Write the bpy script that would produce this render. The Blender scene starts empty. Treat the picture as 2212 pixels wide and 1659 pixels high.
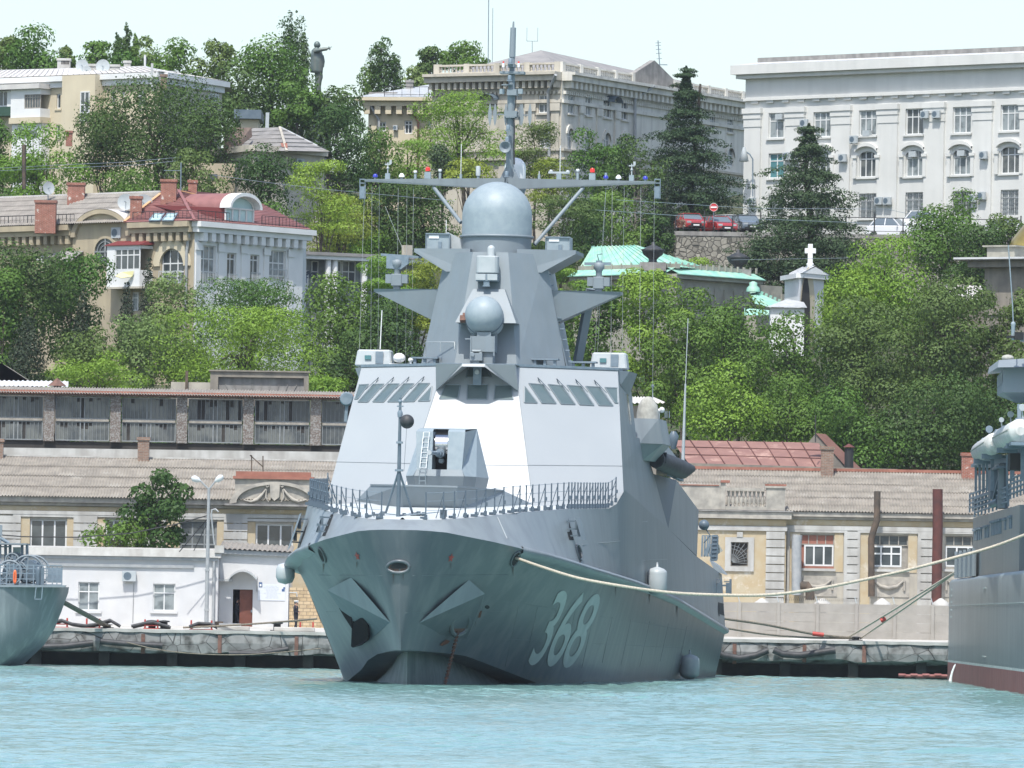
import bpy,bmesh,math,random
import numpy as np
from mathutils import Vector,Matrix,noise
from mathutils.bvhtree import BVHTree
from mathutils.geometry import tessellate_polygon
R=math.radians
sc=bpy.context.scene
COL=sc.collection
random.seed(7)
HAZE=.00006
CAMZ,FOC,HOR,ROLL=3.2,17630.0,1334.7,0.0165
C0=Vector((0,0,CAMZ))
_pit=math.atan((HOR-829.5)/FOC)
_f=Vector((0,math.cos(_pit),math.sin(_pit)))
_u0=Vector((0,-math.sin(_pit),math.cos(_pit)))
_r0=Vector((1,0,0))
_r=_r0*math.cos(ROLL)+_u0*math.sin(ROLL)
_u=_u0*math.cos(ROLL)-_r0*math.sin(ROLL)
cd=bpy.data.cameras.new('camera')
cam=bpy.data.objects.new('camera',cd)
COL.objects.link(cam)
cd.sensor_width=36;cd.lens=FOC/2212*36
cd.clip_start=5;cd.clip_end=9000
cam.matrix_world=Matrix(((_r.x,_u.x,-_f.x,C0.x),(_r.y,_u.y,-_f.y,C0.y),(_r.z,_u.z,-_f.z,C0.z),(0,0,0,1)))
sc.camera=cam
SUN_EL,SUN_AZ=R(61),R(193)
w=bpy.data.worlds.new('World');sc.world=w;w.use_nodes=True
nt=w.node_tree
sky=nt.nodes.new('ShaderNodeTexSky');sky.sky_type='NISHITA'
sky.sun_disc=False;sky.sun_elevation=SUN_EL;sky.sun_rotation=SUN_AZ
sky.air_density=1.0;sky.dust_density=1.8;sky.ozone_density=.7
bg=nt.nodes['Background']
nt.links.new(sky.outputs[0],bg.inputs[0]);bg.inputs[1].default_value=0.142
sd=bpy.data.lights.new('sun','SUN');sun=bpy.data.objects.new('sun',sd);COL.objects.link(sun)
sd.energy=3.15;sd.angle=R(0.55);sd.color=(1.0,0.965,0.91)
SUND=Vector((math.sin(SUN_AZ)*math.cos(SUN_EL),math.cos(SUN_AZ)*math.cos(SUN_EL),math.sin(SUN_EL)))
sun.rotation_euler=SUND.to_track_quat('Z','Y').to_euler()
vs=sc.view_settings
vs.view_transform='Standard';vs.look='None';vs.gamma=1;vs.exposure=0.75
sc.cycles.max_bounces=6;sc.cycles.diffuse_bounces=2;sc.cycles.glossy_bounces=3
sc.cycles.transparent_max_bounces=8;sc.cycles.use_denoising=True
sc.cycles.volume_bounces=0
sc.cycles.caustics_reflective=False;sc.cycles.caustics_refractive=False
def ray(u,v):
 d=_f*FOC+_r*(u-1106)-_u*(v-829.5)
 return d/d.y
def P(u,v,Y):
 return C0+ray(u,v)*Y
def PX(u,v,Y):return P(u,v,Y).x
def PZ(u,v,Y):return P(u,v,Y).z
def hitz(u,v,z):
 d=ray(u,v);return C0+d*((z-CAMZ)/d.z)
def plane3(a,b,c):
 a,b,c=Vector(a),Vector(b),Vector(c)
 n=(b-a).cross(c-a).normalized()
 return a,n
SH0=Vector((-5.14,379.0,0.0));STH=math.asin(0.1113)
MSH=Matrix.Translation(SH0)@Matrix.Rotation(-STH,4,'Z');MSI=MSH.inverted()
def hitplane(u,v,pl,frame=None):
 o,d=C0,ray(u,v)
 if frame is not None:
  o=frame@C0;d=frame.to_3x3()@ray(u,v)
 t=(pl[0]-o).dot(pl[1])/d.dot(pl[1])
 return o+d*t
def SL(u,v,a):
 return hitplane(u,v,(Vector((0,a,0)),Vector((0,1,0))),MSI)
MATS={}
def _n(nt,t,**k):
 n=nt.nodes.new(t)
 for a,b in k.items():setattr(n,a,b)
 return n
def mat(name,c,c2=None,rough=.7,nscale=1.5,detail=6,bump=0,bscale=None,metal=0,streak=None,ior=None,c3=None,spec=.5,con=(.35,.65),coords='Object',emit=None,coat=0,alpha=None):
 """base colour c mottled with c2, optional third colour c3 in large worn patches, optional vertical streaks"""
 m=bpy.data.materials.new(name);m.use_nodes=True;nt=m.node_tree
 b=nt.nodes['Principled BSDF'];L=nt.links
 b.inputs['Roughness'].default_value=rough;b.inputs['Metallic'].default_value=metal
 b.inputs['Specular IOR Level'].default_value=spec
 if ior:b.inputs['IOR'].default_value=ior
 b.inputs['Coat Weight'].default_value=coat
 b.inputs['Base Color'].default_value=(*c,1)
 tc=_n(nt,'ShaderNodeTexCoord');co=tc.outputs[coords]
 cur=None
 if c2:
  t=_n(nt,'ShaderNodeTexNoise');t.inputs['Scale'].default_value=nscale;t.inputs['Detail'].default_value=detail
  L.new(co,t.inputs['Vector'])
  r=_n(nt,'ShaderNodeValToRGB');r.color_ramp.elements[0].position=con[0];r.color_ramp.elements[1].position=con[1]
  r.color_ramp.elements[0].color=(*c,1);r.color_ramp.elements[1].color=(*c2,1)
  L.new(t.outputs[0],r.inputs[0]);cur=r.outputs[0]
 if c3:
  t=_n(nt,'ShaderNodeTexNoise');t.inputs['Scale'].default_value=nscale*.37;t.inputs['Detail'].default_value=8
  t.inputs['Roughness'].default_value=.7
  L.new(co,t.inputs['Vector'])
  r=_n(nt,'ShaderNodeValToRGB');r.color_ramp.elements[0].position=.56;r.color_ramp.elements[1].position=.66
  r.color_ramp.elements[0].color=(0,0,0,1);r.color_ramp.elements[1].color=(.9,.9,.9,1)
  L.new(t.outputs[0],r.inputs[0])
  mx=_n(nt,'ShaderNodeMix',data_type='RGBA');L.new(r.outputs[0],mx.inputs[0])
  L.new(cur,mx.inputs[6]);mx.inputs[7].default_value=(*c3,1);cur=mx.outputs[2]
 if streak:
  mp=_n(nt,'ShaderNodeMapping');mp.inputs['Scale'].default_value=(streak[2],streak[2],streak[2]*.07)
  L.new(co,mp.inputs[0])
  t=_n(nt,'ShaderNodeTexNoise');t.inputs['Scale'].default_value=1;t.inputs['Detail'].default_value=5
  L.new(mp.outputs[0],t.inputs['Vector'])
  r=_n(nt,'ShaderNodeValToRGB');r.color_ramp.elements[0].position=.45;r.color_ramp.elements[1].position=.75
  r.color_ramp.elements[0].color=(0,0,0,1);r.color_ramp.elements[1].color=(streak[1],)*3+(1,)
  L.new(t.outputs[0],r.inputs[0])
  mx=_n(nt,'ShaderNodeMix',data_type='RGBA');L.new(r.outputs[0],mx.inputs[0])
  if cur:L.new(cur,mx.inputs[6])
  else:mx.inputs[6].default_value=(*c,1)
  mx.inputs[7].default_value=(*streak[0],1);cur=mx.outputs[2]
 if cur:L.new(cur,b.inputs['Base Color'])
 if bump:
  t=_n(nt,'ShaderNodeTexNoise');t.inputs['Scale'].default_value=bscale or nscale*3;t.inputs['Detail'].default_value=6
  L.new(co,t.inputs['Vector'])
  bp=_n(nt,'ShaderNodeBump');bp.inputs['Strength'].default_value=1;bp.inputs['Distance'].default_value=bump
  L.new(t.outputs[0],bp.inputs['Height']);L.new(bp.outputs[0],b.inputs['Normal'])
 if emit:
  b.inputs['Emission Color'].default_value=(*emit[0],1);b.inputs['Emission Strength'].default_value=emit[1]
 MATS[name]=m
 return m
def brickmat(name,c,c2,mortar,sx=4,bw=.5,rh=.25,ms=.02,rot=None,bump=.01,patch=None,vor=False,nz=3):
 """bricks or coursed stone; object coords are swung so courses run along the wall"""
 m=bpy.data.materials.new(name);m.use_nodes=True;nt=m.node_tree;L=nt.links
 b=nt.nodes['Principled BSDF'];b.inputs['Roughness'].default_value=.85
 tc=_n(nt,'ShaderNodeTexCoord');sp=_n(nt,'ShaderNodeSeparateXYZ');L.new(tc.outputs['Object'],sp.inputs[0])
 ad=_n(nt,'ShaderNodeMath',operation='ADD');L.new(sp.outputs[0],ad.inputs[0]);L.new(sp.outputs[1],ad.inputs[1])
 cb=_n(nt,'ShaderNodeCombineXYZ');L.new(ad.outputs[0],cb.inputs[0]);L.new(sp.outputs[2],cb.inputs[1])
 if vor:
  t=_n(nt,'ShaderNodeTexVoronoi');t.feature='F1';t.inputs['Scale'].default_value=sx
  L.new(cb.outputs[0],t.inputs['Vector'])
  t2=_n(nt,'ShaderNodeTexVoronoi');t2.feature='DISTANCE_TO_EDGE';t2.inputs['Scale'].default_value=sx
  L.new(cb.outputs[0],t2.inputs['Vector'])
  r=_n(nt,'ShaderNodeValToRGB');r.color_ramp.elements[0].color=(*c,1);r.color_ramp.elements[1].color=(*c2,1)
  L.new(t.outputs['Color'],r.inputs[0])
  r2=_n(nt,'ShaderNodeValToRGB');r2.color_ramp.elements[0].position=ms;r2.color_ramp.elements[1].position=ms*2.5
  L.new(t2.outputs[0],r2.inputs[0])
  mx=_n(nt,'ShaderNodeMix',data_type='RGBA');L.new(r2.outputs[0],mx.inputs[0])
  mx.inputs[6].default_value=(*mortar,1);L.new(r.outputs[0],mx.inputs[7]);cur=mx.outputs[2];h=r2.outputs[0]
 else:
  t=_n(nt,'ShaderNodeTexBrick');t.inputs['Scale'].default_value=1
  t.inputs['Brick Width'].default_value=bw;t.inputs['Row Height'].default_value=rh;t.inputs['Mortar Size'].default_value=ms
  t.inputs['Color1'].default_value=(*c,1);t.inputs['Color2'].default_value=(*c2,1);t.inputs['Mortar'].default_value=(*mortar,1)
  L.new(cb.outputs[0],t.inputs['Vector']);cur=t.outputs[0];h=t.outputs[1]
 ns=_n(nt,'ShaderNodeTexNoise');ns.inputs['Scale'].default_value=nz;ns.inputs['Detail'].default_value=8;L.new(tc.outputs['Object'],ns.inputs['Vector'])
 if patch:
  r=_n(nt,'ShaderNodeValToRGB');r.color_ramp.elements[0].position=patch[1];r.color_ramp.elements[1].position=patch[1]+(.2 if nz<2 else.06)
  L.new(ns.outputs[0],r.inputs[0])
  mx=_n(nt,'ShaderNodeMix',data_type='RGBA');L.new(r.outputs[0],mx.inputs[0]);L.new(cur,mx.inputs[6]);mx.inputs[7].default_value=(*patch[0],1)
  cur=mx.outputs[2]
 hs=_n(nt,'ShaderNodeHueSaturation');L.new(cur,hs.inputs['Color'])
 mr=_n(nt,'ShaderNodeMapRange');L.new(ns.outputs[0],mr.inputs[0]);mr.inputs[3].default_value=.55;mr.inputs[4].default_value=1.4
 L.new(mr.outputs[0],hs.inputs['Value']);L.new(hs.outputs[0],b.inputs['Base Color'])
 bp=_n(nt,'ShaderNodeBump');bp.inputs['Distance'].default_value=bump;L.new(h,bp.inputs['Height'])
 if not vor:bp.invert=True
 L.new(bp.outputs[0],b.inputs['Normal'])
 MATS[name]=m;return m
def leafmat(name,c,c2,trans=.35,rough=.55):
 trans*=.65;md=[(a+b)/2 for a,b in zip(c,c2)];c=tuple(m+(a-m)*.55 for a,m in zip(c,md));c2=tuple(m+(a-m)*.55 for a,m in zip(c2,md))
 m=bpy.data.materials.new(name);m.use_nodes=True;nt=m.node_tree;L=nt.links
 for n in list(nt.nodes):nt.nodes.remove(n)
 out=_n(nt,'ShaderNodeOutputMaterial')
 g=_n(nt,'ShaderNodeNewGeometry');oi=_n(nt,'ShaderNodeObjectInfo')
 r=_n(nt,'ShaderNodeValToRGB');r.color_ramp.elements[0].color=(*c,1);r.color_ramp.elements[1].color=(*c2,1)
 L.new(g.outputs['Random Per Island'],r.inputs[0])
 hs=_n(nt,'ShaderNodeHueSaturation')
 mr=_n(nt,'ShaderNodeMapRange');L.new(oi.outputs['Random'],mr.inputs[0]);mr.inputs[3].default_value=.487;mr.inputs[4].default_value=.513
 L.new(mr.outputs[0],hs.inputs['Hue'])
 mr2=_n(nt,'ShaderNodeMapRange');L.new(oi.outputs['Random'],mr2.inputs[0]);mr2.inputs[3].default_value=1.15;mr2.inputs[4].default_value=.85
 L.new(mr2.outputs[0],hs.inputs['Value']);L.new(r.outputs[0],hs.inputs['Color'])
 d=_n(nt,'ShaderNodeBsdfDiffuse');L.new(hs.outputs[0],d.inputs[0])
 t=_n(nt,'ShaderNodeBsdfTranslucent');hs2=_n(nt,'ShaderNodeHueSaturation');hs2.inputs['Value'].default_value=1.5;hs2.inputs['Hue'].default_value=.485
 L.new(hs.outputs[0],hs2.inputs['Color']);L.new(hs2.outputs[0],t.inputs[0])
 gl=_n(nt,'ShaderNodeBsdfGlossy');gl.inputs['Roughness'].default_value=rough;gl.inputs[0].default_value=(.8,.85,.8,1)
 m1=_n(nt,'ShaderNodeMixShader');m1.inputs[0].default_value=trans;L.new(d.outputs[0],m1.inputs[1]);L.new(t.outputs[0],m1.inputs[2])
 m2=_n(nt,'ShaderNodeMixShader');m2.inputs[0].default_value=.018;L.new(m1.outputs[0],m2.inputs[1]);L.new(gl.outputs[0],m2.inputs[2])
 L.new(m2.outputs[0],out.inputs[0])
 MATS[name]=m;return m
mat('navy_paint',(.200,.230,.246),(.230,.260,.274),rough=.42,nscale=.35,bump=.012,bscale=.6,streak=((.16,.18,.195),.75,1.5))
mat('hull_paint',(.085,.105,.120),(.110,.130,.142),rough=.36,nscale=.25,bump=.03,bscale=.45,streak=((.17,.18,.185),.9,1.3))
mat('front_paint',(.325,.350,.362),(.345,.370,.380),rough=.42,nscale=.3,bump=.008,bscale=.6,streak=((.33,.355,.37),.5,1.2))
mat('tower_paint',(.180,.215,.235),(.20,.235,.255),rough=.55,nscale=.8,bump=.003,bscale=2,streak=((.20,.25,.29),.4,3))
mat('radome_paint',(0.232,0.287,0.317),(0.268,0.323,0.348),rough=.5,nscale=3,bump=.004)
mat('dark_navy',(.085,.120,.150),(.115,.15,.18),rough=.45,nscale=2)
mat('steel_fitting',(.14,.19,.23),(.19,.24,.28),rough=.5,nscale=4)
mat('light_grey',(.36,.40,.41),(.42,.45,.46),rough=.45,nscale=2)
mat('white_paint',(.72,.73,.72),(.78,.78,.77),rough=.35,nscale=2)
mat('deck_paint',(.42,.46,.47),(.50,.53,.53),rough=.7,nscale=.8)
mat('bright_facet',(.62,.66,.67),rough=.6)
mat('number_paint',(.40,.46,.455),(.46,.51,.50),rough=.5,nscale=1.5)
mat('hull_rust',(.13,.10,.08),(.10,.10,.10),rough=.8,nscale=5)
mat('hull_rustless',(.17,.20,.21),rough=.5)
mat('hull_scum',(.075,.105,.105),(.14,.17,.16),rough=.6,nscale=1.2,streak=((.20,.24,.22),.8,2.5))
mat('recess_shade',(.085,.115,.145),rough=.5)
mat('stanchion_grey',(.07,.10,.13),rough=.6)
mat('black_void',(.012,.014,.016),rough=.8)
mat('black_rubber',(.02,.022,.024),(.045,.047,.05),rough=.6,nscale=3)
mat('anchor_black',(.010,.012,.015),(.02,.018,.018),rough=.9,nscale=4,spec=.1)
mat('rust',(.20,.07,.035),(.10,.045,.03),rough=.9,nscale=6,bump=.01)
mat('rust_chain',(.19,.10,.075),(.12,.07,.055),rough=.9,nscale=5)
mat('red_paint',(.42,.045,.03),(.33,.04,.03),rough=.5,nscale=3)
mat('beacon_red',(.70,.03,.02),rough=.2)
mat('beacon_blue',(.03,.04,.35),rough=.2)
mat('ship_glass',(.085,.125,.125),(.11,.145,.145),rough=.10,nscale=1,spec=.9,coat=.6)
mat('lens_glass',(.05,.07,.08),rough=.08,spec=1)
mat('hull_grey',(.15,.18,.195),(.19,.22,.23),rough=.33,nscale=.3,bump=.008,bscale=.6,streak=((.30,.34,.345),.75,2.6))
mat('boot_red',(.27,.085,.075),(.20,.065,.06),rough=.6,nscale=1.3,streak=((.35,.2,.18),.5,2))
mat('waterline_white',(.55,.58,.55),(.40,.44,.42),rough=.6,nscale=1.5)
mat('rope',(.50,.46,.37),(.34,.31,.25),rough=.9,nscale=14)
mat('rope_dark',(.22,.19,.14),(.12,.11,.09),rough=.9,nscale=10)
mat('raft_white',(.62,.63,.60),(.5,.5,.47),rough=.5,nscale=2,streak=((.2,.2,.19),.5,5))
mat('canvas',(.42,.42,.38),(.30,.30,.27),rough=.95,nscale=4,bump=.02)
mat('orange_ring',(.75,.16,.05),rough=.5)
_nt=MATS['hull_paint'].node_tree;_b=_nt.nodes['Principled BSDF'];_src=_b.inputs['Base Color'].links[0].from_socket
_tc=_n(_nt,'ShaderNodeTexCoord');_sp=_n(_nt,'ShaderNodeSeparateXYZ');_nt.links.new(_tc.outputs['Object'],_sp.inputs[0]);_ns=_n(_nt,'ShaderNodeTexNoise');_ns.inputs['Scale'].default_value=2.5;_nt.links.new(_tc.outputs['Object'],_ns.inputs['Vector'])
_ma=_n(_nt,'ShaderNodeMath',operation='MULTIPLY_ADD');_nt.links.new(_ns.outputs[0],_ma.inputs[0]);_ma.inputs[1].default_value=-.9;_nt.links.new(_sp.outputs[2],_ma.inputs[2])
_mr=_n(_nt,'ShaderNodeMapRange');_nt.links.new(_ma.outputs[0],_mr.inputs[0]);_mr.inputs[1].default_value=-.32;_mr.inputs[2].default_value=-.02;_mr.inputs[3].default_value=.75;_mr.inputs[4].default_value=0
_mx=_n(_nt,'ShaderNodeMix',data_type='RGBA');_nt.links.new(_mr.outputs[0],_mx.inputs[0]);_nt.links.new(_src,_mx.inputs[6]);_mx.inputs[7].default_value=(.16,.17,.14,1);_nt.links.new(_mx.outputs[2],_b.inputs['Base Color'])
mat('quay_concrete',(.40,.40,.37),(.27,.27,.25),rough=.95,nscale=1.2,bump=.05,c3=(.12,.12,.11),con=(.3,.7))
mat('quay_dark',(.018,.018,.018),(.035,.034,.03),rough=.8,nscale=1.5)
mat('quay_top',(.50,.49,.46),(.36,.35,.32),rough=.95,nscale=.9)
mat('whitewash',(.58,.58,.575),(.52,.52,.515),rough=.9,nscale=.8,streak=((.48,.50,.52),.35,1.5))
mat('whitewash_old',(0.479,0.479,0.454),(0.363,0.355,0.330),rough=.95,nscale=1.1,streak=((.28,.27,.25),.6,2.4))
mat('ochre',(.42,.335,.21),(.44,.375,.26),rough=.95,nscale=1.6,c3=(.60,.56,.48),con=(.4,.6))
mat('worn_plaster',(0.455,0.421,0.346),(0.354,0.328,0.278),rough=.95,nscale=1.0,c3=(.26,.25,.23),streak=((.22,.21,.19),.55,2.0))
mat('relief_plaster',(0.418,0.388,0.334),(0.274,0.258,0.228),rough=.95,nscale=2.2)
mat('cream_wall',(0.570,0.506,0.368),(0.524,0.460,0.331),rough=.95,nscale=.5,streak=((.46,.41,.31),.4,1.2))
mat('beige_wall',(0.432,0.369,0.252),(0.360,0.306,0.216),rough=.95,nscale=.6,streak=((.28,.24,.18),.6,1.4))
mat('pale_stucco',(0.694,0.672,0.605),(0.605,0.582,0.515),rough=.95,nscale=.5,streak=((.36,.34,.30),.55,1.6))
mat('shade_stucco',(.50,.465,.39),(.43,.40,.33),rough=.95,nscale=.5,streak=((.27,.25,.21),.6,1.6))  # darker copy of the stucco; the shade of turned walls is put into its colour
mat('office_white',(.62,.62,.59),(.57,.57,.54),rough=.9,nscale=.4,streak=((.48,.49,.47),.45,1.5))
mat('white_wall',(.70,.71,.70),(.64,.65,.64),rough=.9,nscale=.6)
mat('old_stone',(0.255,0.230,0.187),(0.187,0.170,0.145),rough=.95,nscale=1.2,streak=((.12,.11,.10),.6,2))
mat('grey_stone',(.30,.29,.27),(.20,.19,.18),rough=.95,nscale=1.5,streak=((.10,.1,.1),.6,2))
mat('museum_stone',(.36,.35,.29),(.27,.26,.22),rough=.95,nscale=1.2)
brickmat('red_brick',(.26,.075,.045),(.34,.11,.07),(.30,.24,.20),bw=.26,rh=.085,ms=.012,patch=((.48,.44,.40),.63))
brickmat('brown_brick',(.20,.12,.085),(.27,.17,.12),(.25,.22,.19),bw=.30,rh=.10,ms=.015)
brickmat('tan_block',(.42,.31,.18),(.52,.40,.25),(.20,.16,.11),bw=.42,rh=.21,ms=.014)
brickmat('peeling_brick',(.15,.11,.09),(.22,.19,.165),(.15,.14,.13),bw=.28,rh=.13,ms=.012,patch=((.25,.245,.23),.50),nz=12)
brickmat('rubble_stone',(.17,.16,.135),(.34,.32,.27),(.10,.095,.08),sx=2.2,ms=.03,vor=True,bump=.05)
brickmat('quay_stone',(.20,.205,.20),(.32,.325,.315),(.13,.13,.125),sx=.8,ms=.004,vor=True,bump=.10,patch=((.06,.06,.055),.46),nz=1.3)
mat('slate_roof',(.275,.25,.21),(.20,.182,.155),rough=.95,nscale=1.4,c3=(.33,.31,.27))
mat('slate_roof_worn',(.27,.25,.22),(.20,.185,.165),rough=.95,nscale=1.4,streak=((.2,.19,.17),.5,2))
mat('pale_roof',(0.558,0.549,0.522),(0.468,0.450,0.432),rough=.9,nscale=.8,c3=(.60,.55,.49))
mat('grey_roof',(.27,.26,.25),(.20,.195,.19),rough=.9,nscale=.8)
mat('red_tile',(.26,.115,.105),(.22,.095,.088),rough=.6,nscale=2)
mat('maroon',(.15,.025,.025),rough=.7)
mat('rust_red_roof',(.24,.13,.105),(.20,.105,.088),rough=.85,nscale=1.1,c3=(.42,.27,.22))
mat('copper_green',(.20,.44,.36),(.28,.53,.43),rough=.6,nscale=1.2,streak=((.45,.50,.36),.6,1.4))
mat('ridge_red',(.32,.14,.10),(.24,.10,.07),rough=.85,nscale=2)
mat('sheet_metal',(.50,.51,.51),(.58,.59,.59),rough=.45,nscale=1.5)
mat('zinc',(.36,.38,.38),(.45,.46,.46),rough=.4,nscale=2)
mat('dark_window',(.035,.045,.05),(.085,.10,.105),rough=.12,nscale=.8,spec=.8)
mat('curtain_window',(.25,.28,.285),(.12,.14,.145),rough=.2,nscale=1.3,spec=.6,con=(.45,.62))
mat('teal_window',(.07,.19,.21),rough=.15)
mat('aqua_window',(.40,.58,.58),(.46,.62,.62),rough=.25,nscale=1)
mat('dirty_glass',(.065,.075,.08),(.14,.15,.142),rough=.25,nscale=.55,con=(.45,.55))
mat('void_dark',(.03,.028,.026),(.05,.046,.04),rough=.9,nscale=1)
mat('frame_white',(.62,.63,.62),rough=.6)
mat('frame_grey',(.17,.19,.20),(.24,.255,.255),rough=.7,nscale=3)
mat('frame_old',(.33,.31,.27),(.24,.22,.19),rough=.9,nscale=3)
mat('iron_black',(.02,.021,.022),rough=.6)
mat('pipe_grey',(.27,.29,.30),(.34,.35,.35),rough=.5,nscale=3)
mat('pipe_rust',(.11,.035,.028),(.07,.028,.024),rough=.8,nscale=2)
mat('pipe_brown',(.12,.085,.06),(.06,.05,.04),rough=.85,nscale=2)
mat('door_brown',(.16,.05,.03),(.11,.035,.02),rough=.6,nscale=3)
mat('tarp_yellow',(.60,.57,.30),rough=.8)
mat('bark',(.10,.08,.06),(.05,.042,.034),rough=.95,nscale=4,bump=.03)
mat('dry_branch',(.24,.21,.18),(.17,.15,.13),rough=.95,nscale=4)
mat('asphalt',(.055,.055,.055),(.07,.07,.068),rough=.9,nscale=1)
mat('earth',(.07,.075,.04),(.04,.05,.025),rough=1,nscale=.2)
mat('bronze',(.085,.115,.11),(.13,.165,.155),rough=.5,nscale=2.0,metal=.3,streak=((.20,.17,.14),.5,2))
mat('gold',(.75,.50,.14),(.65,.42,.11),rough=.28,metal=.9,nscale=2)
mat('car_red',(.32,.03,.03),rough=.25,coat=1)
mat('car_white',(.72,.73,.74),rough=.25,coat=1)
mat('car_grey',(.12,.15,.18),rough=.25,coat=1)
mat('car_glass',(.12,.15,.17),rough=.08,spec=1)
mat('tyre',(.02,.02,.02),rough=.9)
mat('chrome',(.6,.6,.6),rough=.2,metal=1)
mat('sign_red',(.60,.03,.03),rough=.4)
mat('cloth_navy',(.016,.018,.026),rough=.9)
mat('skin',(.42,.24,.17),rough=.6)
mat('cap_white',(.75,.75,.74),rough=.7)
mat('poster_white',(.60,.62,.62),rough=.6)
mat('print_dark',(.06,.08,.12),rough=.6)
mat('print_faint',(.48,.51,.54),rough=.8)
mat('panel_pale',(.58,.61,.65),rough=.7)
mat('print_blue',(.05,.10,.22),rough=.6)
mat('green_screen',(.03,.075,.05),rough=.9)
mat('fence_concrete',(0.360,0.338,0.302),(0.302,0.284,0.252),rough=.95,nscale=1.2,bump=.01,streak=((.33,.30,.27),.5,2))
mat('net',(.35,.36,.33),rough=.9)
mat('lamp_body',(.55,.57,.57),rough=.5)
mat('water_jet',(.75,.82,.83),rough=.2)
mat('copper_flash',(.55,.33,.17),rough=.6)
leafmat('leaf_dark',(0.032,0.068,0.017),(0.064,0.117,0.027),trans=.25)
leafmat('leaf_mid',(0.054,0.114,0.018),(0.109,0.199,0.035),trans=.32)
leafmat('leaf_bright',(0.111,0.205,0.021),(0.208,0.334,0.050),trans=.38)
leafmat('leaf_yellow',(0.129,0.182,0.020),(0.206,0.274,0.042),trans=.4)
leafmat('leaf_olive',(0.055,0.097,0.024),(0.111,0.168,0.044),trans=.3)
leafmat('leaf_pale',(0.096,0.155,0.040),(0.215,0.292,0.100),trans=.35)
leafmat('needle_dark',(0.026,0.050,0.023),(0.059,0.098,0.040),trans=.1)
leafmat('cypress_dark',(.018,.030,.016),(.034,.050,.026),trans=.08)
OFF={}
SPLIT={'recess_panel','side_pod','side_box','yard_strut','bright_strip','parapet_pier','radar_fork','upright','brick_cap','handrail','balustrade_pier','console','quoin_stone','leg','seat','bracket','deck_cleats','ochre_panel','cradle','wing_window'}
class MB:
 """collects shapes and links them as ONE mesh object"""
 def __init__(s):s.v=[];s.f=[];s.m=[];s.cur=0;s.sm=[]
 def add(s,vs,fs,smooth=False):
  o=len(s.v);s.v.extend([tuple(p)for p in vs])
  for f in fs:s.f.append(tuple(i+o for i in f));s.m.append(s.cur);s.sm.append(smooth)
 def quad(s,a,b,c,d):s.add([a,b,c,d],[(0,1,2,3)])
 def poly(s,pts):s.add(pts,[tuple(range(len(pts)))])
 def box(s,x0,x1,y0,y1,z0,z1):
  s.hexa([(x0,y0,z0),(x1,y0,z0),(x1,y1,z0),(x0,y1,z0)],[(x0,y0,z1),(x1,y0,z1),(x1,y1,z1),(x0,y1,z1)])
 def cbox(s,c,sx,sy,sz):s.box(c[0]-sx/2,c[0]+sx/2,c[1]-sy/2,c[1]+sy/2,c[2]-sz/2,c[2]+sz/2)
 def hexa(s,b,t):
  n=len(b);s.add(list(b)+list(t),[tuple(range(n))[::-1],tuple(range(n,2*n))]+[(i,(i+1)%n,n+(i+1)%n,n+i)for i in range(n)])
 def prism(s,pts,ext):
  e=Vector(ext);s.hexa([Vector(p)for p in pts],[Vector(p)+e for p in pts])
 def tube(s,pts,r,seg=6,cap=True,smooth=True):
  pts=[Vector(p)for p in pts];n=len(pts);rs=r if isinstance(r,(list,tuple))else[r]*n
  vs,fs=[],[];up0=None
  for i,p in enumerate(pts):
   t=(pts[min(i+1,n-1)]-pts[max(i-1,0)])
   if t.length<1e-9:t=Vector((0,0,1))
   t.normalize()
   a=Vector((0,0,1))if abs(t.z)<.9 else Vector((1,0,0))
   if up0 is not None and(up0-t*up0.dot(t)).length>.1:a=up0
   x=a-t*a.dot(t);x.normalize();y=t.cross(x);up0=x
   for k in range(seg):
    an=2*math.pi*k/seg
    vs.append(p+(x*math.cos(an)+y*math.sin(an))*rs[i])
  for i in range(n-1):
   for k in range(seg):
    k2=(k+1)%seg
    fs.append((i*seg+k,i*seg+k2,(i+1)*seg+k2,(i+1)*seg+k))
  s.add(vs,fs,smooth)
  if cap:
   s.add(vs[:seg],[tuple(range(seg))[::-1]]);s.add(vs[-seg:],[tuple(range(seg))])
 def bar(s,a,b,w,h=None):
  """square bar from a to b"""
  a,b=Vector(a),Vector(b);h=h or w;t=(b-a).normalized()
  up=Vector((0,0,1))if abs(t.z)<.95 else Vector((0,1,0))
  x=t.cross(up).normalized();y=x.cross(t)
  q=[x*w/2+y*h/2,-x*w/2+y*h/2,-x*w/2-y*h/2,x*w/2-y*h/2]
  s.hexa([a+k for k in q],[b+k for k in q])
 def lathe(s,c,prof,seg=20,axis='Z',smooth=True):
  """prof: (radius, height) pairs, turned round an axis through c"""
  c=Vector(c);vs,fs=[],[]
  for r,h in prof:
   for k in range(seg):
    an=2*math.pi*k/seg;a,b=r*math.cos(an),r*math.sin(an)
    vs.append(c+(Vector((a,b,h))if axis=='Z' else Vector((a,h,b))if axis=='Y' else Vector((h,a,b))))
  for i in range(len(prof)-1):
   for k in range(seg):
    k2=(k+1)%seg;fs.append((i*seg+k,i*seg+k2,(i+1)*seg+k2,(i+1)*seg+k))
  s.add(vs,fs,smooth)
  for i,fl in((0,True),(len(prof)-1,False)):
   if prof[i][0]>1e-4:
    ring=vs[i*seg:(i+1)*seg];s.add(ring,[tuple(range(seg))[::-1]if fl else tuple(range(seg))])
 def sphere(s,c,r,seg=16,rings=10,sz=1):
  pr=[(r*math.sin(math.pi*i/rings)+1e-5,-r*sz*math.cos(math.pi*i/rings))for i in range(rings+1)]
  s.lathe(c,pr,seg)
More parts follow.
